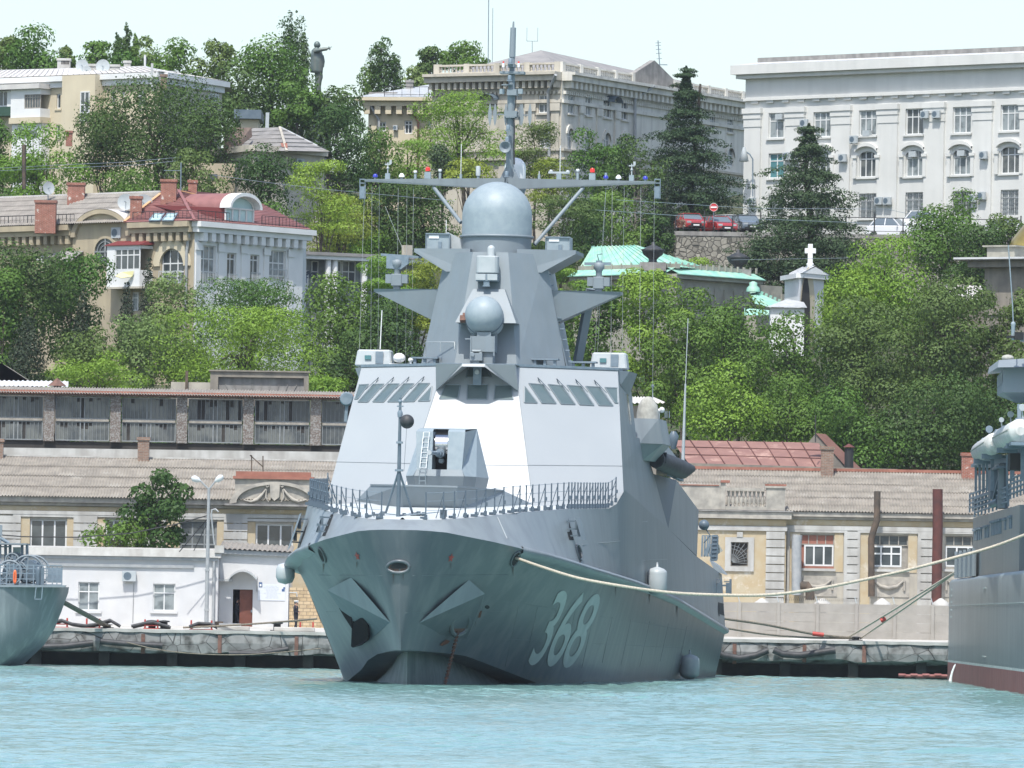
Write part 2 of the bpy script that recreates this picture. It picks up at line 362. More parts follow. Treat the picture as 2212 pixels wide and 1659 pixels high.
 def grid(s,rows,smooth=False,closed=False):
  n=len(rows[0]);vs=[p for r in rows for p in r];fs=[]
  for i in range(len(rows)-1):
   for k in range(n-1+closed):
    k2=(k+1)%n;fs.append((i*n+k,i*n+k2,(i+1)*n+k2,(i+1)*n+k))
  s.add(vs,fs,smooth)
 def build(s,name,m,parent=None,bevel=0):
  if name in SPLIT:
   key={};up=list(range(len(s.f)))
   def fd(i):
    while up[i]!=i:i=up[i]
    return i
   for i,f in enumerate(s.f):
    for q in f:
     k=tuple(round(c,3)for c in s.v[q])
     if k in key:up[fd(i)]=fd(key[k])
     else:key[k]=i
   gs={}
   for i in range(len(s.f)):gs.setdefault(fd(i),[]).append(i)
   if len(gs)>1:
    for g in gs.values():
     t=MB();t.v=s.v;t.f=[s.f[i]for i in g];t.m=[0]*len(g);t.sm=[s.sm[i]for i in g]
     us=sorted({q for f in t.f for q in f});mp={q:n for n,q in enumerate(us)};t.v=[s.v[q]for q in us];t.f=[tuple(mp[q]for q in f)for f in t.f]
     o=t.build(name,m,parent,bevel)
    return o
  me=bpy.data.meshes.new(name)
  off=Vector((0,0,0))
  if parent is not None:off=OFF.get(parent,off)
  me.from_pydata([(p[0]-off.x,p[1]-off.y,p[2]-off.z)for p in s.v],[],s.f)
  for k in(m if isinstance(m,(list,tuple))else[m]):me.materials.append(MATS[k])
  if any(s.m):me.polygons.foreach_set('material_index',s.m)
  if any(s.sm):me.polygons.foreach_set('use_smooth',s.sm)
  me.update()
  o=bpy.data.objects.new(name,me);COL.objects.link(o)
  if parent is not None:o.parent=parent;OFF[o]=off
  if bevel:
   md=o.modifiers.new('bevel','BEVEL');md.width=bevel;md.segments=1;md.limit_method='ANGLE'
  return o
def fixn(o):
 bm=bmesh.new();bm.from_mesh(o.data);bmesh.ops.recalc_face_normals(bm,faces=bm.faces);bm.to_mesh(o.data);bm.free();return o
def tag(o,label=None,cat=None,group=None,kind=None):
 if label:o['label']=label
 if cat:o['category']=cat
 if group:o['group']=group
 if kind:o['kind']=kind
 return o
def empty(name,loc,label=None,cat=None,group=None,rz=0,local=False):
 o=bpy.data.objects.new(name,None);COL.objects.link(o);o.location=loc;o.rotation_euler.z=rz
 o.empty_display_size=.5
 OFF[o]=Vector((0,0,0))if local else Vector(loc)
 return tag(o,label,cat,group)
def copy_tree(o,parent=None):
 c=o.copy();COL.objects.link(c);c.parent=parent
 if o in OFF:OFF[c]=OFF[o]
 for ch in[k for k in bpy.data.objects if k.parent==o]:copy_tree(ch,c)
 return c
def struct(name,mb,m):return tag(mb.build(name,m),kind='structure')
class Fac:
 """a vertical wall plane: s metres along it, z height, d metres out of it towards the viewer"""
 def __init__(f,a,b):
  f.o=Vector((a[0],a[1],0));e=Vector((b[0],b[1],0))-f.o;f.len=e.length;f.d=e.normalized()
  f.n=Vector((f.d.y,-f.d.x,0))
  if f.n.y>0:f.n=-f.n
  f.pl=(f.o.copy(),f.n)
 def at(f,s,z,d=0):return f.o+f.d*s+f.n*d+Vector((0,0,z))
 def px(f,u,v,d=0):
  p=hitplane(u,v,(f.o+f.n*d,f.n));return((p-f.o).dot(f.d),p.z)
 def box(f,mb,s0,s1,z0,z1,d0,d1):
  mb.hexa([f.at(s0,z0,d0),f.at(s1,z0,d0),f.at(s1,z0,d1),f.at(s0,z0,d1)],[f.at(s0,z1,d0),f.at(s1,z1,d0),f.at(s1,z1,d1),f.at(s0,z1,d1)])
 def quad(f,mb,s0,s1,z0,z1,d=0):mb.quad(f.at(s0,z0,d),f.at(s1,z0,d),f.at(s1,z1,d),f.at(s0,z1,d))
 def rect(f,u0,v0,u1,v1):
  um,vm=(u0+u1)/2,(v0+v1)/2
  s0,s1=f.px(u0,vm)[0],f.px(u1,vm)[0];z1,z0=f.px(um,v0)[1],f.px(um,v1)[1]
  return s0,s1,z0,z1
 def wall(f,mb,s0,s1,z0,z1,holes=(),rev=.25,d=0):
  """wall sheet with real openings and reveals rev deep"""
  hs=[(max(a,s0),min(b,s1),max(c,z0),min(e,z1))for a,b,c,e in holes]
  hs=[h for h in hs if h[1]>h[0]+.02 and h[3]>h[2]+.02]
  S=sorted(set([s0,s1]+[round(x,4)for h in hs for x in h[:2]]));Z=sorted(set([z0,z1]+[round(x,4)for h in hs for x in h[2:]]))
  for i in range(len(S)-1):
   for k in range(len(Z)-1):
    sm,zm=(S[i]+S[i+1])/2,(Z[k]+Z[k+1])/2
    if any(h[0]<sm<h[1]and h[2]<zm<h[3]for h in hs):continue
    f.quad(mb,S[i],S[i+1],Z[k],Z[k+1],d)
  for a,b,c,e in hs:
   mb.quad(f.at(a,c,d),f.at(a,c,d-rev),f.at(a,e,d-rev),f.at(a,e,d))
   mb.quad(f.at(b,c,d),f.at(b,c,d-rev),f.at(b,e,d-rev),f.at(b,e,d))
   mb.quad(f.at(a,e,d),f.at(b,e,d),f.at(b,e,d-rev),f.at(a,e,d-rev))
   mb.quad(f.at(a,c,d),f.at(b,c,d),f.at(b,c,d-rev),f.at(a,c,d-rev))
def window(f,parent,s0,s1,z0,z1,nx=2,rows=(1,),fr='frame_white',gl='dark_window',d=-.16,bw=.07,sill=None,sillm='white_wall',name='window',grille=False,arch=False):
 """frame with nx lights across and horizontal bars at fractions rows; pane is its child"""
 m=MB();W,H=s1-s0,z1-z0
 f.box(m,s0,s0+bw,z0,z1,d-.03,d+.04);f.box(m,s1-bw,s1,z0,z1,d-.03,d+.04)
 f.box(m,s0+bw,s1-bw,z0,z0+bw,d-.03,d+.04);f.box(m,s0+bw,s1-bw,z1-bw,z1,d-.03,d+.04)
 for i in range(1,nx):
  x=s0+W*i/nx;f.box(m,x-bw/2,x+bw/2,z0+bw,z1-bw,d-.02,d+.035)
 for r in rows:
  if 0<r<1:
   z=z0+H*r;f.box(m,s0+bw,s1-bw,z-bw/2,z+bw/2,d-.01,d+.03)
 o=m.build(name,fr,parent)
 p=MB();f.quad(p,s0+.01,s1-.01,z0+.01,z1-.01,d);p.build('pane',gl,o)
 if sill is not None:
  q=MB();f.box(q,s0-.15,s1+.15,z0-.16,z0-.003,.003,sill);q.build('sill',sillm,o)
 if grille:
  q=MB()
  n=max(4,int(W/.22))
  for i in range(n+1):
   x=s0+.05+(W-.1)*i/n;q.bar(f.at(x,z0,.03),f.at(x,z1,.03),.022)
  for r in(.1,.35,.5,.65,.9):
   q.bar(f.at(s0+.02,z0+H*r,.03),f.at(s1-.02,z0+H*r,.03),.022)
  for i in range(n):
   for r in(.225,.775):
    x=s0+.05+(W-.1)*(i+.5)/n;zc=z0+H*r
    q.tube([f.at(x+.1*math.cos(t),zc+.22*math.sin(t),.03)for t in[k*math.pi/4 for k in range(9)]],.011,3,False)
  q.build('grille','frame_grey',o)
 return o
def windows(f,parent,rects,holes,**k):
 """rects in picture units; adds the openings to holes"""
 out=[]
 for r in rects:
  q=f.rect(*r[:4]);holes.append(q)
  kk=dict(k);kk.update(r[4]if len(r)>4 else{})
  out.append(window(f,parent,*q,**kk))
 return out
def ac_unit(f,u,v,label,wu=14,hu=11,root=None,d0=.06):
 s,z=f.px(u,v);k=(f.px(u+10,v)[0]-s)/10
 W,H=wu*k,hu*k;D=.3
 e=empty('air_conditioner',f.at(s,z-H/2,d0),label,'air conditioner','air conditioners on the facades')
 m=MB();f.box(m,s-W/2,s+W/2,z-H/2,z+H/2,d0+.05,d0+D)
 o=m.build('housing','light_grey',e,bevel=.02)
 g=MB();c=f.at(s-W*.12,z,d0+D+.004);n=12;r=H*.38
 g.poly([c+f.d*r*math.cos(2*math.pi*i/n)+Vector((0,0,r*math.sin(2*math.pi*i/n)))for i in range(n)])
 for i in range(5):
  zz=z-H*.35+H*.7*i/4
 g.build('fan_grille','dark_navy',e)
 b=MB()
 for q in(-.35,.35):
  b.bar(f.at(s+W*q,z-H/2-.03,0),f.at(s+W*q,z-H/2-.03,d0+D),.05)
 b.build('bracket','pipe_grey',e)
 return e
def corrugated(mb,pts,period=.135,amp=.03,rows=4,step=.035):
 """wavy sheet roof: pts = eave left, eave right, ridge right, ridge left"""
 a,b,c,d=[Vector(p)for p in pts];L_=(b-a).length;n=max(2,int(L_/period*4))
 nr=(b-a).cross(d-a).normalized()
 if nr.z<0:nr=-nr
 for r in range(rows):
  t0,t1=r/rows,(r+1)/rows+.02
  R0,R1=[],[]
  for i in range(n+1):
   s=i/n;w_=amp*math.cos(2*math.pi*(s*L_/period))+random.uniform(-.003,.003)
   lo=a.lerp(b,s);hi=d.lerp(c,s)
   j=.007*math.sin(i*.021+r*3)
   R0.append(lo.lerp(hi,t0-j*(r>0))+nr*(w_+step));R1.append(lo.lerp(hi,min(1,t1-j))+nr*w_)
  mb.grid([R0,R1],True)
_ZF=dict(a=(1100,1300,.42194),b=(1900,1300,.45208),c=(1100,1950,.5123),d=(2000,1950,.5123),e=(1400,50,.5877),f=(1400,850,.5877),g=(1600,900,.42194),h=(1250,1700,.31646),i=(2400,1500,.60307),j=(1850,60,.42194),k=(0,2100,.36145),l=(0,50,.45208),m=(0,650,.5877),n=(0,1450,.63291),o=(0,1850,.61031),p=(900,50,.39172),q=(2600,150,.67631),r=(2250,850,.51989),s=(3000,850,.51239),t=(2600,1650,.66319),U=(3696,1250,.48193),V=(3696,1950,.51216),W=(850,400,.42205),X=(1150,950,.39189))
def zz(k,x,y):
 o=_ZF[k];return(o[0]+x*o[2])/1.85172,(o[1]+y*o[2])/1.85172
ship=empty('warship',SH0,'large light grey warship seen bow on, hull number 368, red stars and a round radome','warship',rz=-STH,local=True)
def ip(a,xs,ys):return float(np.interp(a,xs,ys))
KA=[0,.12,.5,1.2,2,4,6,10,15,20,27,30,42,60,92]
KB=[0,.8,1.45,2.1,2.7,3.95,4.95,6.1,7.0,7.35,7.5,7.55,7.5,7.45,7.45]
KZ=[7.2,7.2,7.17,7.12,7.0,6.75,6.5,6.1,5.65,5.45,5.25,5.2,4.9,4.3,2.7]
EA=[1.5,2.5,6.4,9.3,11,14.7,18.6,21,25,35,50,92]
EB=[0,.35,1.2,2.1,2.77,3.54,4.75,5.0,5.5,6.1,6.5,6.7]
EZ=[1.6,1.6,1.52,1.37,1.06,.6,-.02,-.6,-.6,-.6,-.6,-.6]
DA=[1.2,1.6,2,4,8,15,22,27,28.6,30.2,58,76,92]
DB=[0,1.0,1.8,3.0,4.6,6.35,6.85,7.1,7.3,7.55,7.2,7.12,7.2]
DZ=[7.7,7.71,7.74,7.88,8.18,8.5,8.62,8.72,8.95,9.7,8.1,6.8,5.9]
def aE(a):return a+1.5*max(0,1-a/18.6)
AST=[0,.12,.3,.5,.8,1.2,1.6,2,3,4,5,6,7,8.5,10,11.5,13,14.5,16,17.2,18.6,20,22,25,28,32,37,42,50,60,70,80,92]
hull=MB()
for sgn in(1,-1):
 rows=[]
 for a in AST:
  kb,kz=ip(a,KA,KB),ip(a,KA,KZ);e=aE(a);eb,ez=ip(e,EA,EB),ip(e,EA,EZ)
  p=ip(a,[0,8,18,92],[1.35,1.2,1.0,.8]);rr=[]
  for k in range(11):
   t=1-k/10
   rr.append((sgn*(eb+(kb-eb)*t**p),a+(e-a)*(1-t),ez+(kz-ez)*t))
  rows.append(rr)
 hull.grid(rows,True)
hull_o=fixn(hull.build('hull','hull_paint',ship))
ww=MB();us=MB()
for sgn in(1,-1):
 r1,r2=[],[]
 for e in[1.5,2.5,4,5,6.4,8,9.3,11,13,14.7,16.5,18.6,20]:
  eb,ez=ip(e,EA,EB),ip(e,EA,EZ)
  wt=max(0,min(eb*.72,(e-4)*.21));wb=max(0,(e-4)*.30)
  r1.append([(sgn*eb,e,ez),(sgn*wt,max(e,4)if e<4 else e,ez-.03)])
  if e>=4:r2.append([(sgn*(wt+(wb-wt)*t**.8),e,ez-.03+(-.6-ez+.03)*t)for t in(0,.33,.66,1)])
 us.grid(r1,True);ww.grid(r2,True)
fixn(us.build('overhang','hull_paint',ship));fixn(ww.build('forefoot','hull_scum',ship))
ch=MB()
cha=[0,.12,.3,.5,.8,1.2,1.6,2,3,4,5,6,7,8.5,10,12,15,20,25,27,28.6,30.2,35,42,50,58,64,70,76,84,92]
def dpt(a):
 q=a if a>4 else 1.2+a*2.8/4
 return ip(q,DA,DB),q,ip(q,DA,DZ)
for sgn in(1,-1):
 rows=[]
 for a in cha:
  d=dpt(a);k=(ip(a,KA,KB),a,ip(a,KA,KZ))
  rows.append([(sgn*(k[0]+(d[0]-k[0])*t),k[1]+(d[1]-k[1])*t,k[2]+(d[2]-k[2])*t)for t in(0,.5,1)])
 ch.grid(rows,True)
upper_o=fixn(ch.build('upper_hull','navy_paint',ship))
dk=MB();rows=[]
for a in[1.25,2,3,4,6,8,11,15,20,25,28]:
 b,z=ip(a,DA,DB),ip(a,DA,DZ);z=min(z,8.75)
 rows.append([(b*q,a,z-.01+.10*(1-q*q))for q in(-1,-.6,-.2,.2,.6,1)])
dk.grid(rows,True);dk.build('foredeck','deck_paint',ship)
sn=MB();sn.poly([(-7.2,92,5.9),(7.2,92,5.9),(7.45,92,2.7),(6.7,92,-.6),(-6.7,92,-.6),(-7.45,92,2.7)])
sn.quad((-7.12,76,6.79),(7.12,76,6.79),(7.2,92,5.89),(-7.2,92,5.89));sn.build('stern','navy_paint',ship)
for sgn in(1,-1):
 m=MB();rows=[]
 for a in[6.5,8,9,12,16,20,26,34,42,50,60,70,80,92]:
  kb,kz=ip(a,KA,KB),ip(a,KA,KZ);w_=ip(a,[6.5,9,14,26,40,92],[.02,.3,.55,.5,.28,.22])
  rows.append([(sgn*(kb-.1),a,kz+.16),(sgn*(kb+w_*.8),a,kz+.10),(sgn*(kb+w_),a,kz-.04),(sgn*(kb+w_*.75),a,kz-.17),(sgn*(kb-.3),a,kz-.34)])
 m.grid(rows,True);fixn(m.build('rubbing_strake','navy_paint',ship))
TOPZ=15.85
cf=[(-3.4,26.3,8.55),(3.4,26.3,8.55),(1.8,31.5,TOPZ),(-1.8,31.5,TOPZ)]
_pl=plane3((3.4,26.3,8.55),(1.8,31.5,TOPZ),(7.55,30.2,8.7))
_ya=_pl[0].y-(_pl[1].x*(6.55-_pl[0].x)+_pl[1].z*(TOPZ-_pl[0].z))/_pl[1].y
OT=(6.55,_ya,TOPZ)
fp={}
frontm=MB();frontm.quad(*cf)
sp=MB()
for s in(1,-1):
 q=[(s*3.4,26.3,8.55),(s*7.55,30.2,8.7),(s*OT[0],OT[1],OT[2]),(s*1.8,31.5,TOPZ)]
 sp.quad(*q);fp[s]=plane3(q[0],q[1],q[3])
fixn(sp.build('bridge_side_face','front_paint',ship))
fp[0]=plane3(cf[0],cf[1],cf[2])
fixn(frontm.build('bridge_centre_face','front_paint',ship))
sd_=MB()
AB=43.0
for s in(1,-1):
 def M(b,a,z):return(s*b,a,z)
 t1=(10.9-8.7)/(TOPZ-8.7);t2=(12.6-8.7)/(TOPZ-8.7)
 e1=(7.55+(OT[0]-7.55)*t1,30.2+(OT[1]-30.2)*t1,10.9);e2=(7.55+(OT[0]-7.55)*t2,30.2+(OT[1]-30.2)*t2,12.6)
 sd_.quad(M(7.55,30.2,8.7),M(7.2,58,8.1),M(6.93,52,10.9),M(*e1))
 sd_.quad(M(*e1),M(6.93,52,10.9),M(6.85,47,12.6),M(*e2))
 sd_.quad(M(*e2),M(6.85,AB,12.6),M(6.45,AB,TOPZ),M(*OT))
 sd_.quad(M(7.2,58,8.1),M(7.12,76.5,6.8),M(6.95,79,9.4),M(7.05,64,10.8))
sd_.quad((-6.45,AB,TOPZ),(6.45,AB,TOPZ),(6.85,AB,12.6),(-6.85,AB,12.6))
sd_.quad((-6.95,79,9.4),(6.95,79,9.4),(7.12,76.5,6.8),(-7.12,76.5,6.8))
fixn(sd_.build('superstructure_side','navy_paint',ship))
rc=MB()
for s in(1,-1):
 rc.poly([(s*6.93,52,10.9),(s*7.05,64,10.8),(s*7.2,58,8.1)])
rc.build('recess_panel','recess_shade',ship)  # shade of the tilted facet put into a darker paint colour
rf=MB()
rf.poly([(-1.8,31.5,TOPZ),(1.8,31.5,TOPZ),OT,(6.45,AB,TOPZ),(-6.45,AB,TOPZ),(-OT[0],OT[1],TOPZ)])
rf.quad((-6.85,AB,12.6),(6.85,AB,12.6),(6.85,47,12.6),(-6.85,47,12.6))
rf.quad((-6.85,47,12.6),(6.85,47,12.6),(6.93,52,10.9),(-6.93,52,10.9))
rf.quad((-6.93,52,10.9),(6.93,52,10.9),(7.05,64,10.8),(-7.05,64,10.8))
rf.quad((-7.05,64,10.8),(7.05,64,10.8),(6.95,79,9.4),(-6.95,79,9.4))
rf.build('superstructure_roof','tower_paint',ship)
lip=MB()
ed=[(-6.5,AB,TOPZ),(-OT[0],OT[1],TOPZ),(-1.8,31.5,TOPZ),(1.8,31.5,TOPZ),OT,(6.5,AB,TOPZ)]
for a,b in zip(ed,ed[1:]):lip.bar(Vector(a)+Vector((0,-.03,.05)),Vector(b)+Vector((0,-.03,.05)),.10,.13)
lip.build('roof_lip','steel_fitting',ship)
sm=MB()
for s in(1,-1):
 def on(t,k):
  a=Vector((s*3.4,26.3,8.55)).lerp(Vector((s*1.8,31.5,TOPZ)),k);b=Vector((s*7.55,30.2,8.7)).lerp(Vector((s*OT[0],OT[1],TOPZ)),k)
  return a.lerp(b,t)+fp[s][1]*(-.012 if fp[s][1].y>0 else.012)
 sm.bar(on(0,.02),on(0,1),.035,.02);sm.bar(on(0,.31),on(1,.31),.018,.012);
sm.bar((-2.9,27.88,10.8),(2.9,27.88,10.8),.015,.012)
sm.build('weld_seam','navy_paint',ship)
for s in(1,-1):
 m=MB();x0=OT[0]
 m.poly([(s*(x0-.05),OT[1]+.1,TOPZ-.02),(s*(x0+.5),OT[1]+1.2,TOPZ-.02),(s*(x0+.5),AB-2,TOPZ-.02),(s*(x0-.1),AB,TOPZ-.02)])
 m.quad((s*(x0+.5),OT[1]+1.2,TOPZ-.02),(s*(x0+.5),AB-2,TOPZ-.02),(s*(x0+.08),AB-2,TOPZ-1.2),(s*(x0+.12),OT[1]+.4,TOPZ-.75))
 m.poly([(s*(x0-.05),OT[1]+.1,TOPZ-.02),(s*(x0+.5),OT[1]+1.2,TOPZ-.02),(s*(x0+.12),OT[1]+.4,TOPZ-.75)])
 m.build('bridge_wing','tower_paint',ship)
nf=fp[0][1]if fp[0][1].y<0 else-fp[0][1]
def onC(b,z,d=0):
 k=(z-8.55)/(TOPZ-8.55);return Vector((b,26.3+5.2*k,z))+nf*d
hz=14.55
bL=3.4-1.6*(hz-8.55)/(TOPZ-8.55)
hd=MB();FW=2.3
CL,CR=onC(-bL,hz,.01),onC(bL,hz,.01)
TL,TR=Vector((-2.0,31.5-FW,TOPZ+.02)),Vector((2.0,31.5-FW,TOPZ+.02))
ML,MR=Vector((-.62,31.5-FW-.12,TOPZ-.12)),Vector((.52,31.5-FW-.12,TOPZ-.12))
hd.poly([CL,TL+Vector((0,.35,0)),Vector((-.62,31.5-FW,TOPZ+.02)),ML]);hd.poly([CR,MR,Vector((.52,31.5-FW,TOPZ+.02)),TR+Vector((0,.35,0))])
hd.quad(Vector((-.62,31.5-FW,TOPZ+.02)),Vector((.52,31.5-FW,TOPZ+.02)),MR,ML)
hd.poly([TL+Vector((0,.35,0)),Vector((-.62,31.5-FW,TOPZ+.02)),Vector((.52,31.5-FW,TOPZ+.02)),TR+Vector((0,.35,0)),Vector((2.0,32,TOPZ+.03)),Vector((-2.0,32,TOPZ+.03))])
hd.poly([CL,TL+Vector((0,.35,0)),Vector((-1.85,31.6,TOPZ))]);hd.poly([CR,TR+Vector((0,.35,0)),Vector((1.85,31.6,TOPZ))])
hd.poly([CL,ML,onC(-.6,TOPZ-.08,-.02)]);hd.poly([CR,MR,onC(.5,TOPZ-.08,-.02)]);hd.quad(ML,MR,onC(.5,TOPZ-.08,-.02),onC(-.6,TOPZ-.08,-.02))
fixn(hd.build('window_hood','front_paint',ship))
def bwin(pl,zs,key,name='bridge_window',gl='ship_glass',wiper=None):
 n=pl[1]if pl[1].y<0 else-pl[1]
 pts=[hitplane(*zz(key,*p),pl,MSI)for p in zs]
 c=sum(pts,Vector())/len(pts)
 g=MB();g.poly([p+n*.02 for p in pts]);o=g.build(name,gl,ship)
 fr=MB();k=len(pts)
 for i in range(k):
  a,b=pts[i],pts[(i+1)%k]
  fr.bar(a+n*.025,b+n*.025,.05,.05)
 fr.build('frame','tower_paint',o)
 if wiper:
  wp=MB();t0,t1=pts[wiper[0]],pts[wiper[1]];up=(pts[wiper[0]]-pts[wiper[1]]).normalized()
  h=t0+n*.16+Vector((wiper[2]*.35,0,.28))
  wp.tube([t0+n*.05+Vector((wiper[2]*.15,0,.05)),h,t0.lerp(t1,.35)+n*.08+Vector((wiper[2]*-.1,0,0))],.022,4)
  wp.bar(t0.lerp(t1,.12)+n*.07+Vector((wiper[2]*.12,0,0)),t0.lerp(t1,.93)+n*.07+Vector((wiper[2]*.10,0,0)),.05,.035)
  wp.build('wiper','dark_navy',o)
for q in([(935,565),(1035,562),(885,730),(790,730)],[(1080,562),(1180,560),(1035,730),(930,728)],[(1225,560),(1320,558),(1175,728),(1072,728)],[(1368,556),(1468,556),(1325,725),(1215,728)]):
 bwin(fp[-1],q,'a',wiper=(0,3,1))
bwin(fp[-1],[(800,570),(890,565),(790,700),(758,703)],'a');bwin(fp[-1],[(1490,585),(1470,720),(1362,722)],'a')
for q in([(475,520),(600,530),(715,695),(590,692)],[(645,528),(768,540),(883,703),(760,700)],[(812,535),(935,545),(1050,712),(925,706)],[(978,545),(1100,552),(1218,715),(1095,712)]):
 bwin(fp[1],q,'b',wiper=(1,2,-1))
bwin(fp[1],[(437,545),(548,690),(435,688)],'b');bwin(fp[1],[(1148,555),(1258,560),(1262,692),(1235,690)],'b')
for q in([(430,1515),(573,1518),(550,1645),(375,1650)],[(640,1515),(832,1515),(825,1655),(635,1655)],[(905,1520),(1060,1520),(1072,1655),(890,1655)]):
 bwin(fp[0],q,'g')
bwin(fp[0],[(650,1355),(820,1355),(865,1445),(628,1445)],'g')
spl=plane3((6.9,33,12.6),(6.85,AB,12.6),(6.45,AB,TOPZ))
for s in(1,-1):
 for k in range(4):
  a0=36.6+k*1.15;g=MB()
  def sp_(a,z):return Vector((s*(6.85-.4*(z-12.6)/3.25+.06),a,z))
  g.poly([sp_(a0-.35,14.75),sp_(a0+.35,14.75),sp_(a0+.55,13.2),sp_(a0-.15,13.2)]);o=g.build('side_window','ship_glass',ship)
b_=MB();c=onC(-.02,15.15,.3);b_.cbox(c,.42,.3,.95);cam_o=b_.build('camera_housing','steel_fitting',ship)
l_=MB();l_.lathe(c+Vector((0,-.15,.18)),[(.13,0),(.13,-.08),(.10,-.1)],14,'Y');l_.build('lens','light_grey',cam_o)
TZ0,TZ1=TOPZ,21.75
TB=[(-3.75,37.4),(-1.6,34.0),(1.6,34.0),(3.75,37.4)];TT=[(-2.55,37.6),(-.9,35.4),(.9,35.4),(2.55,37.6)]
tw=MB()
bk=[(3.3,45.5),(-3.3,45.5)];tk=[(2.3,43.5),(-2.3,43.5)]
bot=[(x,y,TZ0)for x,y in TB+bk];top=[(x,y,TZ1)for x,y in TT+tk]
for i in range(6):tw.quad(bot[i],bot[(i+1)%6],top[(i+1)%6],top[i])
tw.poly(top);fixn(tw.build('mast_tower','tower_paint',ship))
cd_=MB()
for s in(1,-1):
 o_=.02
 cd_.quad((s*(3.75+o_),37.45,TZ0+.1),(s*(3.62+o_),39.5,TZ0+.1),(s*(2.50+o_),39.2,TZ1-.6),(s*(2.55+o_),37.65,TZ1-.6))
cd_.build('bright_strip','light_grey',ship)  # bright strip on the tower sides put in as a lighter colour
for s in(1,-1):
 m=MB();z1=21.98
 m.prism([(s*1.2,36.7,20.8),(s*2.45,36.9,20.8),(s*4.15,37.3,21.8),(s*4.15,37.3,z1),(s*1.2,36.7,z1)],(0,4.0,0))
 fixn(m.build('upper_platform','tower_paint',ship))
 m=MB();zt=SL(*zz('f',1500,535),38.5).z;tip=6.35
 m.hexa([(s*2.9,38.0,zt-1.75),(s*2.8,40.2,zt-1.75),(s*tip,39.6,zt-.14),(s*tip,38.6,zt-.14)],[(s*2.3,37.6,zt),(s*2.3,41.0,zt),(s*tip,39.7,zt),(s*tip,38.5,zt)])
 fixn(m.build('side_bracket','tower_paint',ship))
zbr=zt
pd=MB();pa=33.6
zt=SL(*zz('g',800,600),pa).z;zm=SL(*zz('g',800,760),pa).z
pd.hexa([(-1.5,pa-.3,zm-.9),(1.6,pa-.3,zm-.9),(1.6,36,zm-.9),(-1.5,36,zm-.9)],[(-.75,pa+.9,zt),(.85,pa+.9,zt),(.85,36.2,zt),(-.75,36.2,zt)])
fixn(pd.build('pedestal_slope','tower_paint',ship))
pb=MB();c0=SL(*zz('g',790,1130),32.8);pb.cbox((c0.x,33.2,c0.z),1.15,1.5,.78);pb.cbox((c0.x,33.2,c0.z-.75),1.0,1.2,.75);pb.cbox((c0.x+.05,32.9,c0.z+.45),.7,.7,.3)
pb.box(c0.x-.62,c0.x-.56,32.4,32.5,c0.z-.5,c0.z+.4);pb.box(c0.x+.56,c0.x+.62,32.4,32.5,c0.z-.6,c0.z+.4);pb.box(c0.x-.9,c0.x-.5,32.5,32.6,c0.z+.22,c0.z+.28)
pbo=pb.build('radar_pedestal','tower_paint',ship)
c=SL(*zz('g',795,850),33.0)
m=MB();rr=.96;pr=[(rr*.98,.85),(rr,0)]+[(rr*math.cos(t),-rr*.92*math.sin(t))for t in[k*math.pi/2/9 for k in range(1,10)]]
pr[-1]=(1e-4,pr[-1][1])
m.lathe((0,0,0),pr,36,'Y');bo=m.build('fire_control_radar','radome_paint',ship);bo.location=c;bo.rotation_euler=(R(-26),0,0)
m=MB();m.lathe((0,0,0),[(rr+.03,.34),(rr+.03,.26),(rr-.02,.26)],36,'Y');ro=m.build('rim','dark_navy',bo)
m=MB();m.cbox((-1.08,.3,-.1),.3,.3,.28);m.cbox((-1.0,.3,.1),.2,.3,.16);m.build('side_sight','rust_chain',bo)
m=MB();m.bar(c+Vector((-.55,.35,-.5)),c+Vector((-.5,.4,-1.5)),.25);m.bar(c+Vector((.55,.35,-.5)),c+Vector((.5,.4,-1.5)),.25);m.build('radar_fork','tower_paint',ship)
c=SL(*zz('g',725,1250),32.3);m=MB();m.cbox((c.x,32.3,c.z),.62,.5,.38);m.cbox((c.x,32.3,c.z-.3),.3,.3,.3);m.lathe((c.x-.16,32.05,c.z+.1),[(.1,0),(.1,-.1)],10,'Y')
o=m.build('optical_sight','tower_paint',ship);m=MB();m.cbox((c.x-.22,32.3,c.z+.21),.12,.3,.04);m.cbox((c.x+.22,32.3,c.z+.21),.12,.3,.04);m.cbox((c.x,32.3,c.z+.32),.42,.1,.08);m.build('cap','light_grey',o)
c=SL(*zz('g',832,380),34.6);x0=c.x
zA,zB,zC=(SL(*zz('g',832,y),34.6).z for y in(295,460,535))
m=MB()
def rbox(m,x,y,hx,hy,z0,z1,rr=.18):
 pts=[]
 for cx,cy,a0 in((hx-rr,hy-rr,0),(-hx+rr,hy-rr,90),(-hx+rr,-hy+rr,180),(hx-rr,-hy+rr,270)):
  for k in range(4):a=R(a0+30*k);pts.append((x+cx+rr*math.cos(a),y+cy+rr*math.sin(a)))
 m.hexa([(p[0],p[1],z0)for p in pts],[(p[0],p[1],z1)for p in pts])
rbox(m,x0,34.6,.56,.5,zB,zA,.3);o=m.build('sensor_drum','light_grey',ship,bevel=.04);
m=MB();rbox(m,x0,34.62,.55,.5,zC,zB-.03,.12);m.build('drum_base','steel_fitting',o)
for q in(-.3,.3):
 m=MB();m.cbox((x0+q,34.1,(zB+zC)/2),.5,.04,.3);m.build('panel','light_grey',o)
m=MB();m.cbox((x0,34.3,zC-.12),.3,.3,.24);m.cbox((x0,34.3,zC-.25),.36,.4,.05);m.build('bracket','steel_fitting',o)
m=MB();m.box(x0-.5,x0+.6,34.8,36.0,zC+.05,zC+.3);m.build('bracket','tower_paint',o)
c=SL(*zz('g',865,200),35.2);zt_=SL(*zz('g',865,135),35.2).z
